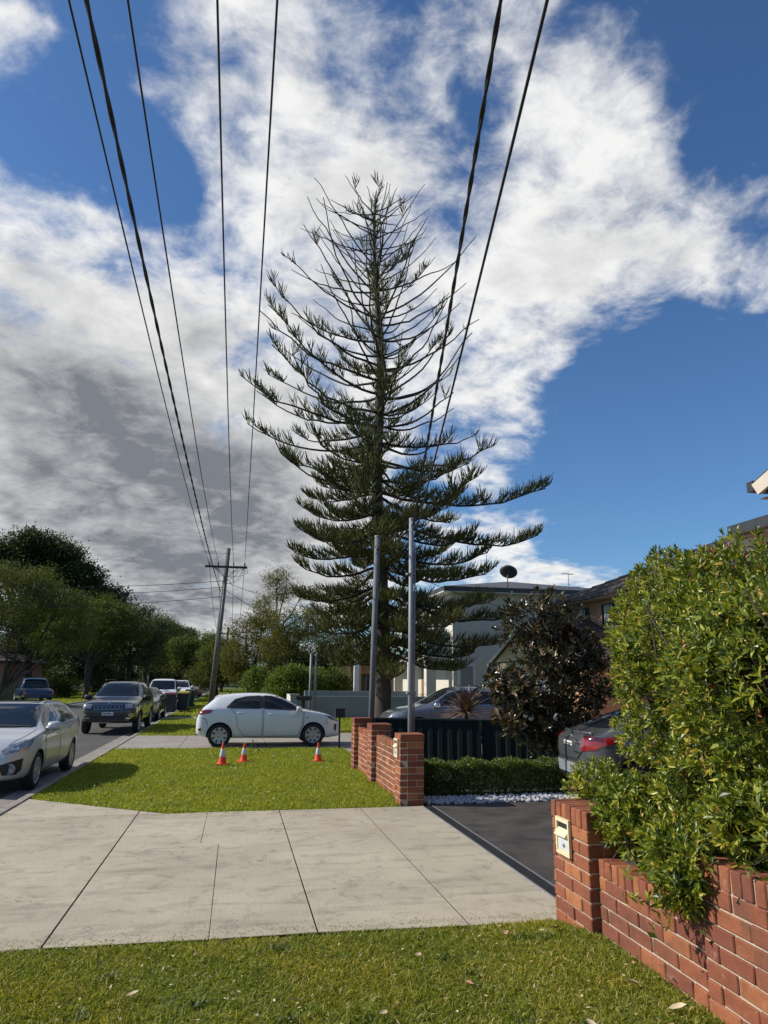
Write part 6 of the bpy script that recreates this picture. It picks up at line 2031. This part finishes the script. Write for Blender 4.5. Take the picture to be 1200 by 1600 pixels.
def roof_hip(m, x0, x1, y0, y1, z0, pitch, rows=0, mi=0, thick=.10):
    """hip roof with stepped tile courses; ridge along the longer side"""
    w, d = x1 - x0, y1 - y0
    h = min(w, d) / 2
    n = rows or 1
    rings = []
    for i in range(n + 1):
        f = i / n * h
        z = z0 + f * pitch
        ring = [(x0 + f, y0 + f, z), (x1 - f, y0 + f, z), (x1 - f, y1 - f, z), (x0 + f, y1 - f, z)]
        if rows and i < n:
            rings.append([(a, b, c + .035) for a, b, c in ring] if i else ring)
            if i:
                rings.insert(-1, ring)
        else:
            rings.append(ring)
    vs = [p for r_ in rings for p in r_]
    fs = []
    for i in range(len(rings) - 1):
        for k in range(4):
            k2 = (k + 1) % 4
            fs.append((i * 4 + k, i * 4 + k2, (i + 1) * 4 + k2, (i + 1) * 4 + k))
    m.add(vs, fs, False, mi)
    m.box(x0, x1, y0, y1, z0 - thick, z0 - .002, mi)


def antenna(parent, x, y, z, h, lb=.9, az=0.4):
    m = MB()
    m.tube([(x, y, z), (x, y, z + h)], .018, 6)
    d = Vector((math.cos(az), math.sin(az), 0)); s = Vector((-d.y, d.x, 0))
    o = Vector((x, y, z + h - .03))
    m.tube([o - d * lb * .6, o + d * lb * .4], .014, 6)
    for k in range(7):
        p = o - d * lb * .6 + d * lb * k / 6
        l = .42 - .035 * k
        m.tube([p - s * l, p + s * l], .007, 5)
    m.build('aerial', MT['galv'], parent)


# ---- white two-storey house behind the pine
wh = tag(empty('white_house', (10.6, 35, 0)), 'white two-storey rendered house with green glass balcony and satellite dish', 'house')
MT_L = lambda o: o


def part(name, m, mt, parent, base):
    o = m.build(name, mt, parent)
    o.location = -Vector(base)
    return o


B = (10.6, 35, 0)
m = MB(); m.box(10.6, 20.5, 35.0, 48, -.1, 6.12); part('wall', m, MT['white_wall'], wh, B)
m = MB(); m.box(10.0, 21.2, 34.45, 48.6, 6.125, 6.17); part('eave', m, MT['white_paint'], wh, B)
m = MB(); roof_hip(m, 10.0, 21.2, 34.4, 48.7, 6.40, .20, 0, thick=.22)
rf = part('roof', m, MT['metal_roof'], wh, B)
m = MB(); m.tube([(13.6, 34.35, 6.2), (13.6, 34.75, 6.0), (13.6, 34.93, 5.8), (13.6, 34.93, 1.2)], .055, 8); part('downpipe', m, MT['white_paint'], wh, B)
m = MB()
m.tube([(13.45, 34.55, 6.35), (13.45, 34.55, 7.0), (13.50, 34.5, 7.15)], .03, 8)
dn = Vector((.35, .55, .75)).normalized()
c0 = Vector((13.50, 34.5, 7.25))
s1 = dn.cross(Vector((0, 0, 1))).normalized(); s2 = dn.cross(s1)
vs, fs = [], []
for i, (rad, d) in enumerate(((.001, -.13), (.2, -.105), (.36, -.05), (.46, 0), (.45, .012), (.35, -.035), (.001, -.10))):
    for k in range(24):
        a = 2 * math.pi * k / 24
        vs.append(c0 + dn * d + s1 * rad * math.cos(a) + s2 * rad * math.sin(a))
for i in range(6):
    for k in range(24):
        fs.append((i * 24 + k, i * 24 + (k + 1) % 24, (i + 1) * 24 + (k + 1) % 24, (i + 1) * 24 + k))
m2 = MB(); m2.add(vs, fs, True); m2.tube([c0 - s2 * .3, c0 + dn * .4], .012, 5)
di = part('satellite_dish', m2, MT['metal_roof'], wh, B)
part('dish_mast', m, MT['galv'], wh, B)
m = MB(); m.box(9.3, 10.59, 35.4, 47.6, 2.75, 3.0); part('balcony_slab', m, MT['white_wall'], wh, B)
for k in range(6):
    m = MB(); y = 35.45 + k * 2.0
    m.box(9.33, 9.35, y, y + 1.95, 3.02, 4.15); part('balcony_panel', m, MT['bal_glass'], wh, B)
m = MB(); m.box(9.36, 10.59, 35.43, 35.45, 3.02, 4.15); part('balcony_panel', m, MT['bal_glass'], wh, B)
for (y, w_) in ((35.5, .5), (39.2, .5), (43.0, .5), (47.0, .5)):
    m = MB(); m.box(9.35, 9.85, y, y + w_, -.1, 2.745); part('column', m, MT['white_wall'], wh, B)
for (a, b) in ((36.2, 38.6), (39.6, 42.5), (44, 46.6)):
    o = window(wh, 'balcony_door', a, b, 3.05, 5.5, ('x', 10.6, -1), frame_m=MT['white_paint']); o.location = -Vector(B)
    for ch in o.children:
        pass
m = MB(); m.box(10.85, 11.75, 34.93, 34.995, 2.45, 2.62); m.box(10.85, 10.98, 34.93, 34.995, 0, 2.449); m.box(11.62, 11.75, 34.93, 34.995, 0, 2.449); part('door_frame', m, MT['white_paint'], wh, B)
m = MB(); m.box(10.985, 11.615, 34.96, 34.99, 0, 2.44); part('side_door', m, MT['grey_render'], wh, B)
o = window(wh, 'window', 16.4, 17.6, 4.7, 5.6, ('y', 35.0, -1), frame_m=MT['gutter']); o.location = -Vector(B)
m = MB(); m.box(10.55, 10.61, 40.2, 41.2, 0, 2.4); part('front_door', m, MT['door_wood'], wh, B)
m = MB(); m.box(17.5, 19.2, 38, 39.1, 7.0, 7.08); part('solar_panel', m, MT['gutter'], wh, B)
antenna(wh, 17.8 - B[0], 36.5 - B[1], 6.9, .7, .8, .2)

# ---- orange brick house with cream gabled garage
B = (13.3, 20, 0)
bh = tag(empty('brick_house', B), 'orange brick house with dark tiled roof and cream garage gable behind the magnolia', 'house')
m = MB(); m.box(13.3, 24, 9, 28.2, -.1, 4.75); part('wall', m, MT['house_brick'], bh, B)
m = MB(); roof_hip(m, 12.7, 24.6, 8.4, 28.8, 4.92, .42, 15, thick=.06); rf = part('roof', m, MT['tile'], bh, B)
m = MB(); m.box(12.60, 12.72, 8.3, 28.9, 4.78, 4.93); m.box(12.72, 24.6, 28.8, 28.92, 4.78, 4.93); g_ = part('gutter', m, MT['gutter'], bh, B)
m = MB(); m.box(12.74, 13.29, 8.4, 28.79, 4.755, 4.79); m.box(13.29, 24, 28.21, 28.79, 4.755, 4.79); part('eave', m, MT['fascia'], bh, B)
for (a, b) in ((25.6, 26.6), (23.4, 24.6), (20, 21.4), (16.5, 18)):
    o = window(bh, 'window', a, b, 3.15, 4.6, ('x', 13.3, -1), curtain=True); o.location = -Vector(B)
antenna(bh, 18.3 - B[0], 19 - B[1], 7.1, .6, .9, .3)
# garage wing
m = MB(); m.box(10.9, 13.29, 21.6, 29.6, -.1, 2.45); part('garage_wall', m, MT['house_brick'], bh, B)
m = MB(); m.box(10.87, 10.899, 25.41, 29.59, -.1, 2.07); part('cladding', m, MT['white_wall'], bh, B)
m = MB()
ya, yb, yc, z0, z1 = 21.2, 30.2, 25.7, 2.55, 4.15
m.add([(10.86, ya + .5, z0), (10.86, yb - .5, z0), (10.86, yc, z1 - .12), (13.28, ya + .5, z0), (13.28, yb - .5, z0), (13.28, yc, z1 - .12)], [(0, 2, 1), (0, 3, 5, 2), (1, 2, 5, 4), (0, 1, 4, 3)])
part('gable', m, MT['cream_wall'], bh, B)
for s, y in ((1, yb), (-1, ya)):
    m = MB()
    m.add([(10.74, y, z0 - .05), (10.74, yc, z1), (13.35, yc, z1), (13.35, y, z0 - .05), (10.74, y, z0 - .17), (10.74, yc, z1 - .12), (13.35, yc, z1 - .12), (13.35, y, z0 - .17)],
          [(0, 1, 2, 3), (7, 6, 5, 4), (0, 4, 5, 1), (3, 2, 6, 7), (0, 3, 7, 4)])
    part('garage_roof', m, MT['tile'], bh, B)
    m = MB()
    m.add([(10.70, y, z0 - .03), (10.70, yc, z1 + .02), (10.70, yc, z1 - .13), (10.70, y, z0 - .18), (10.735, y, z0 - .03), (10.735, yc, z1 + .02), (10.735, yc, z1 - .13), (10.735, y, z0 - .18)],
          [(0, 1, 2, 3), (7, 6, 5, 4), (0, 4, 5, 1), (3, 2, 6, 7)])
    part('barge_board', m, MT['white_paint'], bh, B)
m = MB(); m.box(10.84, 10.895, 22.2, 29.0, 2.08, 2.5); part('lintel', m, MT['cream_wall'], bh, B)
for (a, b) in ((22.5, 25.4), (26.0, 28.8)):
    for k in range(4):
        m = MB(); m.box(10.83, 10.868, a, b, .02 + k * .51, .52 + k * .51); part('garage_panel', m, MT['white_paint'], bh, B)

# ---- brick house at the right edge of the view
B = (7.6, 6, 0)
eh = tag(empty('edge_house', B), 'red brick house with dark gutters and pale gable barge rising above the glossy hedge', 'house')
m = MB(); m.box(8.15, 15, 2, 9.1, -.1, 4.05); part('wall', m, MT['house_brick_red'], eh, B)
m = MB(); roof_hip(m, 7.65, 15.6, 1.4, 9.65, 4.22, .40, 12, thick=.05); part('roof', m, MT['tile'], eh, B)
m = MB(); m.box(7.53, 7.66, 1.3, 9.77, 4.08, 4.24); m.box(7.66, 15.6, 9.66, 9.78, 4.08, 4.24); part('gutter', m, MT['gutter'], eh, B)
m = MB(); m.box(7.67, 8.14, 1.5, 9.65, 4.06, 4.09); part('eave', m, MT['fascia'], eh, B)
m = MB(); m.box(8.0, 8.14, 8.9, 9.3, 3.75, 4.055); part('eave_bracket', m, MT['fascia'], eh, B)
# upper gable
ye, yr_, ze, zr_ = 8.12, 4.4, 4.50, 5.75
m = MB()
m.add([(6.75, ye, ze), (6.75, yr_, zr_), (13, yr_, zr_), (13, ye, ze), (6.75, ye, ze - .1), (6.75, yr_, zr_ - .1), (13, yr_, zr_ - .1), (13, ye, ze - .1)], [(0, 1, 2, 3), (7, 6, 5, 4), (0, 4, 5, 1), (3, 2, 6, 7), (0, 3, 7, 4)])
part('upper_roof', m, MT['tile'], eh, B)
m = MB()
m.add([(6.70, ye, ze - .06), (6.70, yr_, zr_ - .06), (6.70, yr_, zr_ - .26), (6.70, ye - .1, ze - .22), (6.745, ye, ze - .06), (6.745, yr_, zr_ - .06), (6.745, yr_, zr_ - .26), (6.745, ye - .1, ze - .22)], [(0, 1, 2, 3), (7, 6, 5, 4), (0, 4, 5, 1), (3, 2, 6, 7), (0, 3, 7, 4)])
part('barge_board', m, MT['fascia'], eh, B)
m = MB(); m.add([(6.75, ye - .05, ze - .27), (13, ye - .05, ze - .27), (13, yr_, ze - .27), (6.75, yr_, ze - .27)], [(0, 1, 2, 3)]); m.box(7.3, 13, yr_, 7.7, 4.3, ze - .275); part('gable_soffit', m, MT['fascia'], eh, B)
m = MB(); m.box(6.72, 13.0, ye, ye + .12, ze - .14, ze + .0); part('upper_gutter', m, MT['gutter'], eh, B)
antenna(eh, 8.5 - B[0], 9.2 - B[1], 4.5, .62, .55, 2.9)

# ---- low brick house far behind the pine trunk
B = (11, 52, 0)
fh = tag(empty('far_brick_house', B), 'brown brick house with tiled porch roof behind the pine trunk', 'house')
m = MB(); m.box(7.2, 13, 50, 60, -.1, 2.7); part('wall', m, MT['house_brick'], fh, B)
m = MB(); roof_hip(m, 6.7, 13.6, 49.4, 60.6, 2.86, .36, 10, thick=.1); part('roof', m, MT['tile'], fh, B)
o = window(fh, 'window', 7.9, 9.2, .9, 2.1, ('y', 50, -1)); o.location = -Vector(B)
for x in (7.35, 8.1, 9.4):
    m = MB(); m.box(x, x + .3, 49.5, 49.8, 0, 2.74); part('porch_post', m, MT['house_brick'], fh, B)
m = MB(); m.box(6.0, 9.6, 47.0, 47.2, 0, .75); fw_ = part('porch_wall', m, MT['cream_wall'], fh, B)
# ---- dark house across the street
B = (-20, 68, 0)
lh = tag(empty('dark_house', B), 'dark brick house half hidden under the trees across the street', 'house')
m = MB(); m.box(-30, -18.6, 64, 76, -.1, 2.8); part('wall', m, MT['house_brick_red'], lh, B)
m = MB(); roof_hip(m, -30.6, -18.0, 63.4, 76.6, 2.96, .38, 10, thick=.1); part('roof', m, MT['tile'], lh, B)
for a in (-28, -24.5, -21.2):
    o = window(lh, 'window', a, a + 1.6, .9, 2.2, ('y', 64, -1), frame_m=MT['white_paint']); o.location = -Vector(B)
of = tag(empty('paling_fence', (-17.4, 58, 0)), 'olive paling fence behind the blue utility truck', 'fence')
pm = MB().box(-.055, .055, -.012, .012, -.05, 1.35).build('paling', MT['olive_fence'], of, (-6, 0, 0))
for k in range(1, 72):
    o = pm.copy(); COL.objects.link(o); o.parent = of; o.location = (-6 + k * .118, 0, 0)
MB().box(-6.1, 2.5, .013, .06, .3, .38).build('rail', MT['olive_fence'], of)
# clipped hedge plants across the street
broad_tree('clipped_bush', 'dark clipped bush beside the blue utility truck', (-15.3, 66.0, 0), [(0, 0, 1.0, 1.2, 1, .9, 60), (1.6, 0, .8, 1.0, 1, .7, 40)], .08, 'leaf_mid', .17, 60, 261, clump=.4)
broad_tree('clipped_bush', 'low dark hedge bush under the fork-trunked tree', (-10.9, 73.0, 0), [(0, 0, .9, 1.2, 1, .8, 60), (-1.8, 0, 1.1, 1.2, 1, 1.0, 50)], .08, 'leaf_dark', .17, 60, 262, clump=.4)
# grey front walls by the pine
gw = tag(empty('grey_front_wall', (2.6, 34.3, 0)), 'low grey rendered front wall with square piers in front of the round bush', 'wall')
m = MB(); m.box(2.62, 9.2, 34.45, 34.65, -.1, .98); w1 = m.build('wall', MT['grey_wall'], gw); w1.location = (-2.6, -34.3, 0)
m = MB(); m.box(2.60, 2.82, 34.66, 46, -.1, 1.0); w1 = m.build('wall', MT['white_wall'], gw); w1.location = (-2.6, -34.3, 0)  # street run coloured white to stand for the sunlit side of the wall
m = MB(); m.box(3.4, 9.2, 37.0, 37.2, -.1, 1.18); w1 = m.build('wall', MT['grey_wall'], gw); w1.location = (-2.6, -34.3, 0)
for (x, y, h) in ((2.56, 34.40, 1.02), (2.56, 40.0, 1.35), (2.56, 46.0, 1.7)):
    m = MB(); m.box(x - .05, x + .32, y - .05, y + .32, -.1, h); m.box(x - .09, x + .36, y - .09, y + .36, h, h + .06)
    w1 = m.build('pier', MT['grey_wall'], gw); w1.location = (-2.6, -34.3, 0)
wp = tag(empty('white_post', (6.35, 39, 0)), 'tall square white post just left of the pine trunk', 'post')
m = MB(); m.box(-.13, .13, -.13, .13, -.1, 4.0); m.box(-.16, .16, -.16, .16, 4.0, 4.06); m.build('shaft', MT['white_paint'], wp)

# ================================================================== poles


def service_pole(name, label, base, h, r_, m_, lean=(0, 0), square=False):
    t = tag(empty(name, base), label, 'pole')
    m = MB()
    if square:
        m.box(-r_, r_, -r_, r_, -.1, h)
    else:
        m.tube([(0, 0, -.1), (lean[0] * .5, lean[1] * .5, h * .5), (lean[0], lean[1], h)], r_, 14)
    m.build('shaft', m_, t)
    m = MB(); m.lathe([(r_ * 1.1, 0), (r_ * 1.1, .03), (0, .05)], 14, (lean[0], lean[1], h)); m.build('cap', MT['galv'], t)
    return t


pr = service_pole('service_pole', 'tall round galvanised pole behind the nearest brick pier', (2.78, 11.62, 0), 4.50, .041, MT['galv'], (.03, 0))
m = MB(); m.tube([(.062, .0, -.1), (.075, 0, 2.2), (.09, 0, 4.1)], .013, 6); m.build('conduit', MT['galv'], pr)
for zc in (3.55, 1.6):
    m = MB(); m.box(-.055, .09, -.055, .055, zc, zc + .03); m.build('clamp', MT['galv'], pr)
m = MB(); m.tube([(.03, 0, 4.36), (.03, -.12, 4.40)], .012, 6); m.lathe([(.0, 0), (.03, .01), (.035, .05), (.02, .07), (0, .07)], 10, (.03, -.13, 4.37)); m.build('insulator', MT['ceramic'], pr)
pl_ = service_pole('service_pole', 'thick weathered grey pole behind the farthest brick pier', (2.93, 16.0, 0), 5.05, .064, MT['grey_pole'], (.12, 0))
m = MB(); m.tube([(.0, -.075, 4.75), (.0, -.16, 4.8)], .014, 6); m.lathe([(.0, 0), (.035, .01), (.04, .06), (0, .08)], 10, (.12, -.10, 4.72)); m.build('insulator', MT['ceramic'], pl_)
service_pole('thin_post', 'left one of the pair of thin grey posts by the grey front wall', (3.35, 33.9, 0), 2.9, .055, MT['galv'], (0.02, 0))
service_pole('thin_post', 'right one of the pair of thin grey posts by the grey front wall', (3.58, 33.9, 0), 2.85, .055, MT['galv'], (0.02, 0))
service_pole('grey_pole', 'plain grey pole among the trees left of the pine', (4.25, 58, 0), 5.2, .11, MT['galv'])

up_ = tag(empty('power_pole', (-1.47, 46, 0)), 'leaning weathered timber power pole with crossarm and insulators', 'pole')
m = MB()
top_dx = .52
m.tube([(0, 0, -.1), (top_dx * .5, 0, 5), (top_dx, 0, 9.85)], [.19, .165, .135], 14)
m.build('shaft', MT['timber'], up_)
az_ = 8.62
cx = top_dx * az_ / 9.85
m = MB(); m.box(cx - 1.32, cx + 1.30, -.25, -.15, az_ - .06, az_ + .07); ca_ = m.build('crossarm', MT['dark_timber'], up_)
INS = [-2.10, -1.53, -.58, .12]
for x in INS:
    m = MB(); m.tube([(0, -.2, az_ + .06), (0, -.2, az_ + .16)], .014, 6)
    m.lathe([(0, .08), (.045, .09), (.055, .13), (.035, .15), (.05, .19), (.03, .24), (0, .25)], 12, (0, -.2, az_ + .06))
    m.build('insulator', MT['ceramic'], up_, (x + 1.47, 0, 0))
m = MB(); m.tube([(cx - .7, -.19, az_ - .05), (cx, -.17, az_ - .75)], .02, 5); m.tube([(cx + .7, -.19, az_ - .05), (cx, -.17, az_ - .75)], .02, 5); m.build('brace', MT['galv'], up_)
m = MB(); m.tube([(top_dx * .96, -.14, 9.45), (top_dx * .96 - .25, -.2, 9.5), (top_dx * .96 - .27, -.2, 9.36)], .016, 6); m.build('bracket', MT['galv'], up_)
m = MB(); m.tube([(.19, -.21, 3.6), (.285, -.20, 5.4), (.40, -.18, 7.6)], .035, 8); m.build('cable_guard', MT['galv'], up_)
rr = random.Random(17)
for i in range(9):
    a = Vector((rr.choice(INS) + 1.47, -.2, az_ + .18)); b = Vector((cx + rr.uniform(-.3, .5), -.2 + rr.uniform(-.1, .1), az_ - rr.uniform(.3, 1.3)))
    pts = []
    bow = Vector((rr.uniform(-.3, .8), rr.uniform(-.2, .1), rr.uniform(-.7, .1)))
    for k in range(12):
        f = k / 11
        pts.append(a.lerp(b, f) + bow * math.sin(math.pi * f))
    m = MB(); m.tube(pts, .011, 5); m.build('jumper_cable', MT['wire'], up_)
p2 = tag(empty('power_pole', (-1.75, 90, 0)), 'distant power pole with crossarm seen past the leaning timber pole', 'pole')
m = MB(); m.tube([(0, 0, -.1), (.45, 0, 7.75)], [.18, .13], 10); m.build('shaft', MT['dark_timber'], p2)
m = MB(); m.box(-.95, 1.75, -.22, -.13, 6.85, 6.98); m.build('crossarm', MT['dark_timber'], p2)
for x in (-.85, -.3, .95, 1.65):
    m = MB(); m.lathe([(.04, 6.98), (.05, 7.05), (.03, 7.12), (0, 7.14)], 8, (x, -.17, 0)); m.build('insulator', MT['ceramic'], p2)


def wire(label, a, b, sag, r_, group=None, n=28, twist=False, name='power_line'):
    a, b = Vector(a), Vector(b)
    m = MB()
    P = []
    for k in range(n + 1):
        f = k / n
        P.append(a.lerp(b, f) + Vector((0, 0, -4 * sag * f * (1 - f))))
    if twist:
        d = (b - a).normalized(); s = d.cross(Vector((0, 0, 1))).normalized(); t = d.cross(s)
        nn = n * 14
        for ph in range(twist):
            pts = []
            for k in range(nn + 1):
                f = k / nn
                an = k * .42 + ph * 2 * math.pi / twist
                pts.append(a.lerp(b, f) + Vector((0, 0, -4 * sag * f * (1 - f))) + (s * math.cos(an) + t * math.sin(an)) * r_ * .6)
            m.tube(pts, r_, 5)
    else:
        m.tube(P, r_, 6)
    o = m.build(name, MT['wire'])
    tag(o, label, 'power line', group)
    return o


GRP = 'wires strung to the leaning power pole'
ZI = az_ + .26
for i, (x0, x1, lab) in enumerate(((-1.97, -2.10, 'thin wire meeting the left end of the power pole crossarm'), (-1.40, -1.53, 'thin wire meeting the crossarm just left of the pole shaft'),
                                  (-.54, -.58, 'thin wire meeting the crossarm just right of the pole shaft'), (.03, .12, 'thin wire meeting the right end of the power pole crossarm'))):
    wire(lab, (x0 + (x0 - x1) * .2, -6, 8.85), (x1, 45.8, ZI), .72, .0125, GRP, 40)
wire('thick black cable running down to the power pole below its crossarm', (-1.60, -6, 7.95), (-1.28, 45.85, 7.05), .62, .016, GRP, 40, 2)
wire('thick twisted black cable running down to the galvanised pole top', (-.02, -4.2, 7.25), (2.81, 11.48, 4.42), .16, .0115, 'cables dropping to the galvanised pole', 30, 2, name='service_cable')
wire('thinner black cable running down to the galvanised pole, right one of the pair', (.45, -4.2, 7.35), (2.86, 11.56, 4.25), .20, .0115, 'cables dropping to the galvanised pole', 30, name='service_cable')
for i, (z, b, lab) in enumerate(((7.75, (-26, 40, 7.0), 'upper service wire going from the power pole across the street'), (7.35, (-26, 40, 6.5), 'middle service wire going from the power pole across the street'), (6.75, (-26, 41, 5.8), 'lowest service wire going from the power pole across the street'))):
    wire(lab, (-1.47 + top_dx * z / 9.85 - .1, 45.9, z), b, .75, .016, 'service wires crossing the street', 24, name='service_wire')
wire('service wire running right from the power pole towards the pine', (-1.1, 45.9, 7.7), (9.6, 40, 5.0), .5, .016, 'service wires on the house side', 20, name='service_wire')
wire('lower service wire running right from the power pole into the gum trees', (-1.15, 46.1, 7.3), (8.5, 62, 4.5), .5, .014, 'service wires on the house side', 20, name='service_wire')
wire('thin cable running along the side of the white house', (5.6, 28.4, 6.6), (16.5, 33.9, 4.9), .5, .012, None, 16, name='house_cable')
for i, (xa, xb) in enumerate(((-2.10, -2.5), (-1.53, -1.95), (-.58, -.8), (.12, -.1))):
    wire('thin wire between the leaning power pole and the distant power pole', (xa, 46.2, ZI), (xb, 89.8, 7.1), .9, .016, 'wires between the two power poles', 20)

# ================================================================== cones, bins, letterboxes on posts


def cone_proto():
    t = tag(empty('traffic_cone', (-.21, 16.45, 0)), 'orange traffic cone with white band, leftmost and nearest of the three on the lawn', 'traffic cone', 'traffic cones on the verge lawn')
    prof = lambda z: .125 - .105 * z / .46
    m = MB(); m.prism([(-.17, -.155), (-.155, -.17), (.155, -.17), (.17, -.155), (.17, .155), (.155, .17), (-.155, .17), (-.17, .155)], .0, .035); m.build('base', MT['orange'], t)
    m = MB(); m.lathe([(prof(.0), .035), (prof(.02) - .004, .06), (prof(.15), .19), (prof(.32), .36), (prof(.46) + .004, .49), (.02, .505), (.012, .505), (.012, .45)], 24)
    m.build('body', MT['orange'], t)
    m = MB(); m.lathe([(prof(.15) + .002, .188), (prof(.15) + .004, .192), (prof(.32) + .004, .357), (prof(.32) + .001, .361)], 24); m.build('band', MT['band'], t)
    return t


cn = cone_proto()
cn.scale = (.74, .74, .92)
for (x, y, lab, rz, tl) in ((.25, 17.0, 'orange traffic cone with white band, middle of the three on the lawn', .5, .03), (1.90, 16.85, 'orange traffic cone standing apart near the nose of the white hatchback', .2, -.03)):
    o = copy_tree(cn); o.location = (x, y, 0); o.rotation_euler = (tl, 0, rz); o['label'] = lab
    o.scale = (.66, .66, .80)


def bin_(name, label, loc, body, lid, rz=0):
    t = tag(empty(name, loc, rz), label, 'wheelie bin', 'wheelie bins at the kerb')
    m = MB()
    m.add([(-.22, -.25, .06), (.22, -.25, .06), (.22, .22, .06), (-.22, .22, .06), (-.29, -.33, .95), (.29, -.33, .95), (.29, .33, .95), (-.29, .33, .95)],
          [(0, 3, 2, 1), (0, 1, 5, 4), (1, 2, 6, 5), (2, 3, 7, 6), (3, 0, 4, 7), (4, 5, 6, 7)])
    m.build('body', body, t)
    MB().box(-.31, .31, -.35, .35, .92, .955).build('rim', body, t)
    m = MB(); m.add([(-.31, -.37, .96), (.31, -.37, .96), (.31, .36, .97), (-.31, .36, .97), (-.27, -.32, 1.03), (.27, -.32, 1.03), (.28, .30, 1.06), (-.28, .30, 1.06)], [(0, 3, 2, 1), (0, 1, 5, 4), (1, 2, 6, 5), (2, 3, 7, 6), (3, 0, 4, 7), (4, 5, 6, 7)])
    m.build('lid', lid, t)
    m = MB(); m.tube([(-.24, .40, 1.0), (.24, .40, 1.0)], .02, 6); m.build('handle', MT['black'], t)
    for s in (-1, 1):
        m = MB(); m.lathe([(0, -.03), (.10, -.03), (.10, .03), (0, .03)], 14, (s * .25, .28, .10), 'x'); m.build('wheel', MT['rubber'], t)
    return t


bin_('wheelie_bin', 'dark wheelie bin with dull red lid behind the grey sedan', (-3.38, 40.2, ROAD_Z), MT['bin'], MT['bin_red'], .1)
bin_('wheelie_bin', 'dark wheelie bin with yellow lid next to the red-lidded one', (-2.72, 40.7, 0), MT['bin'], MT['bin_yellow'], -.1)
bin_('wheelie_bin', 'dark green wheelie bin standing beside the white utility truck', (-2.75, 46.6, 0), MT['bin_green'], MT['bin_green'], 0)


def post_box(name, label, loc, h, w, d, bh_, hood=False):
    t = tag(empty(name, loc), label, 'letterbox')
    m = MB(); m.box(-.022 if not hood else -.06, .022 if not hood else .06, -.02, .02, -.1, h); m.build('post', MT['black'], t)
    m = MB()
    if hood:
        m.box(-w, w, -d, d, h, h + bh_); m.box(-w * .8, w * .8, -d * .8, d * .8, h - .05, h)
    else:
        m.box(-w, w, -d, d, h, h + bh_); m.box(-w - .015, w + .015, -d - .015, d + .015, h + bh_, h + bh_ + .02)
    m.build('box', MT['black'], t)
    MB().box(-w * .7, w * .7, -d - .004, -d + .01, h + bh_ * .62, h + bh_ * .72).build('slot', MT['gutter'], t)
    return t


post_box('post_letterbox', 'black box letterbox on a thin post in front of the grey wall', (2.78, 19.75, 0), .80, .13, .10, .22)
post_box('post_letterbox', 'black T-shaped letterbox on a thick post behind the white hatchback bonnet', (2.35, 26.0, 0), 1.10, .28, .2, .10, True)
# wooden stake with wire lying by the cones
m = MB(); m.tube([(-.2, .05, .0), (-.17, 0, .16), (-.15, 0, .34)], .008, 5); m.tube([(-.15, 0, .34), (-.05, 0, .14), (.02, .02, .02)], .006, 5); m.tube([(-.17, 0, .16), (0, -.02, .11), (.1, 0, .02)], .006, 5)
o = m.build('wire_stake', MT['bark_pale'], None, (.62, 18.6, 0)); tag(o, 'small bent wire stake in the lawn beside the middle cone', 'stake')
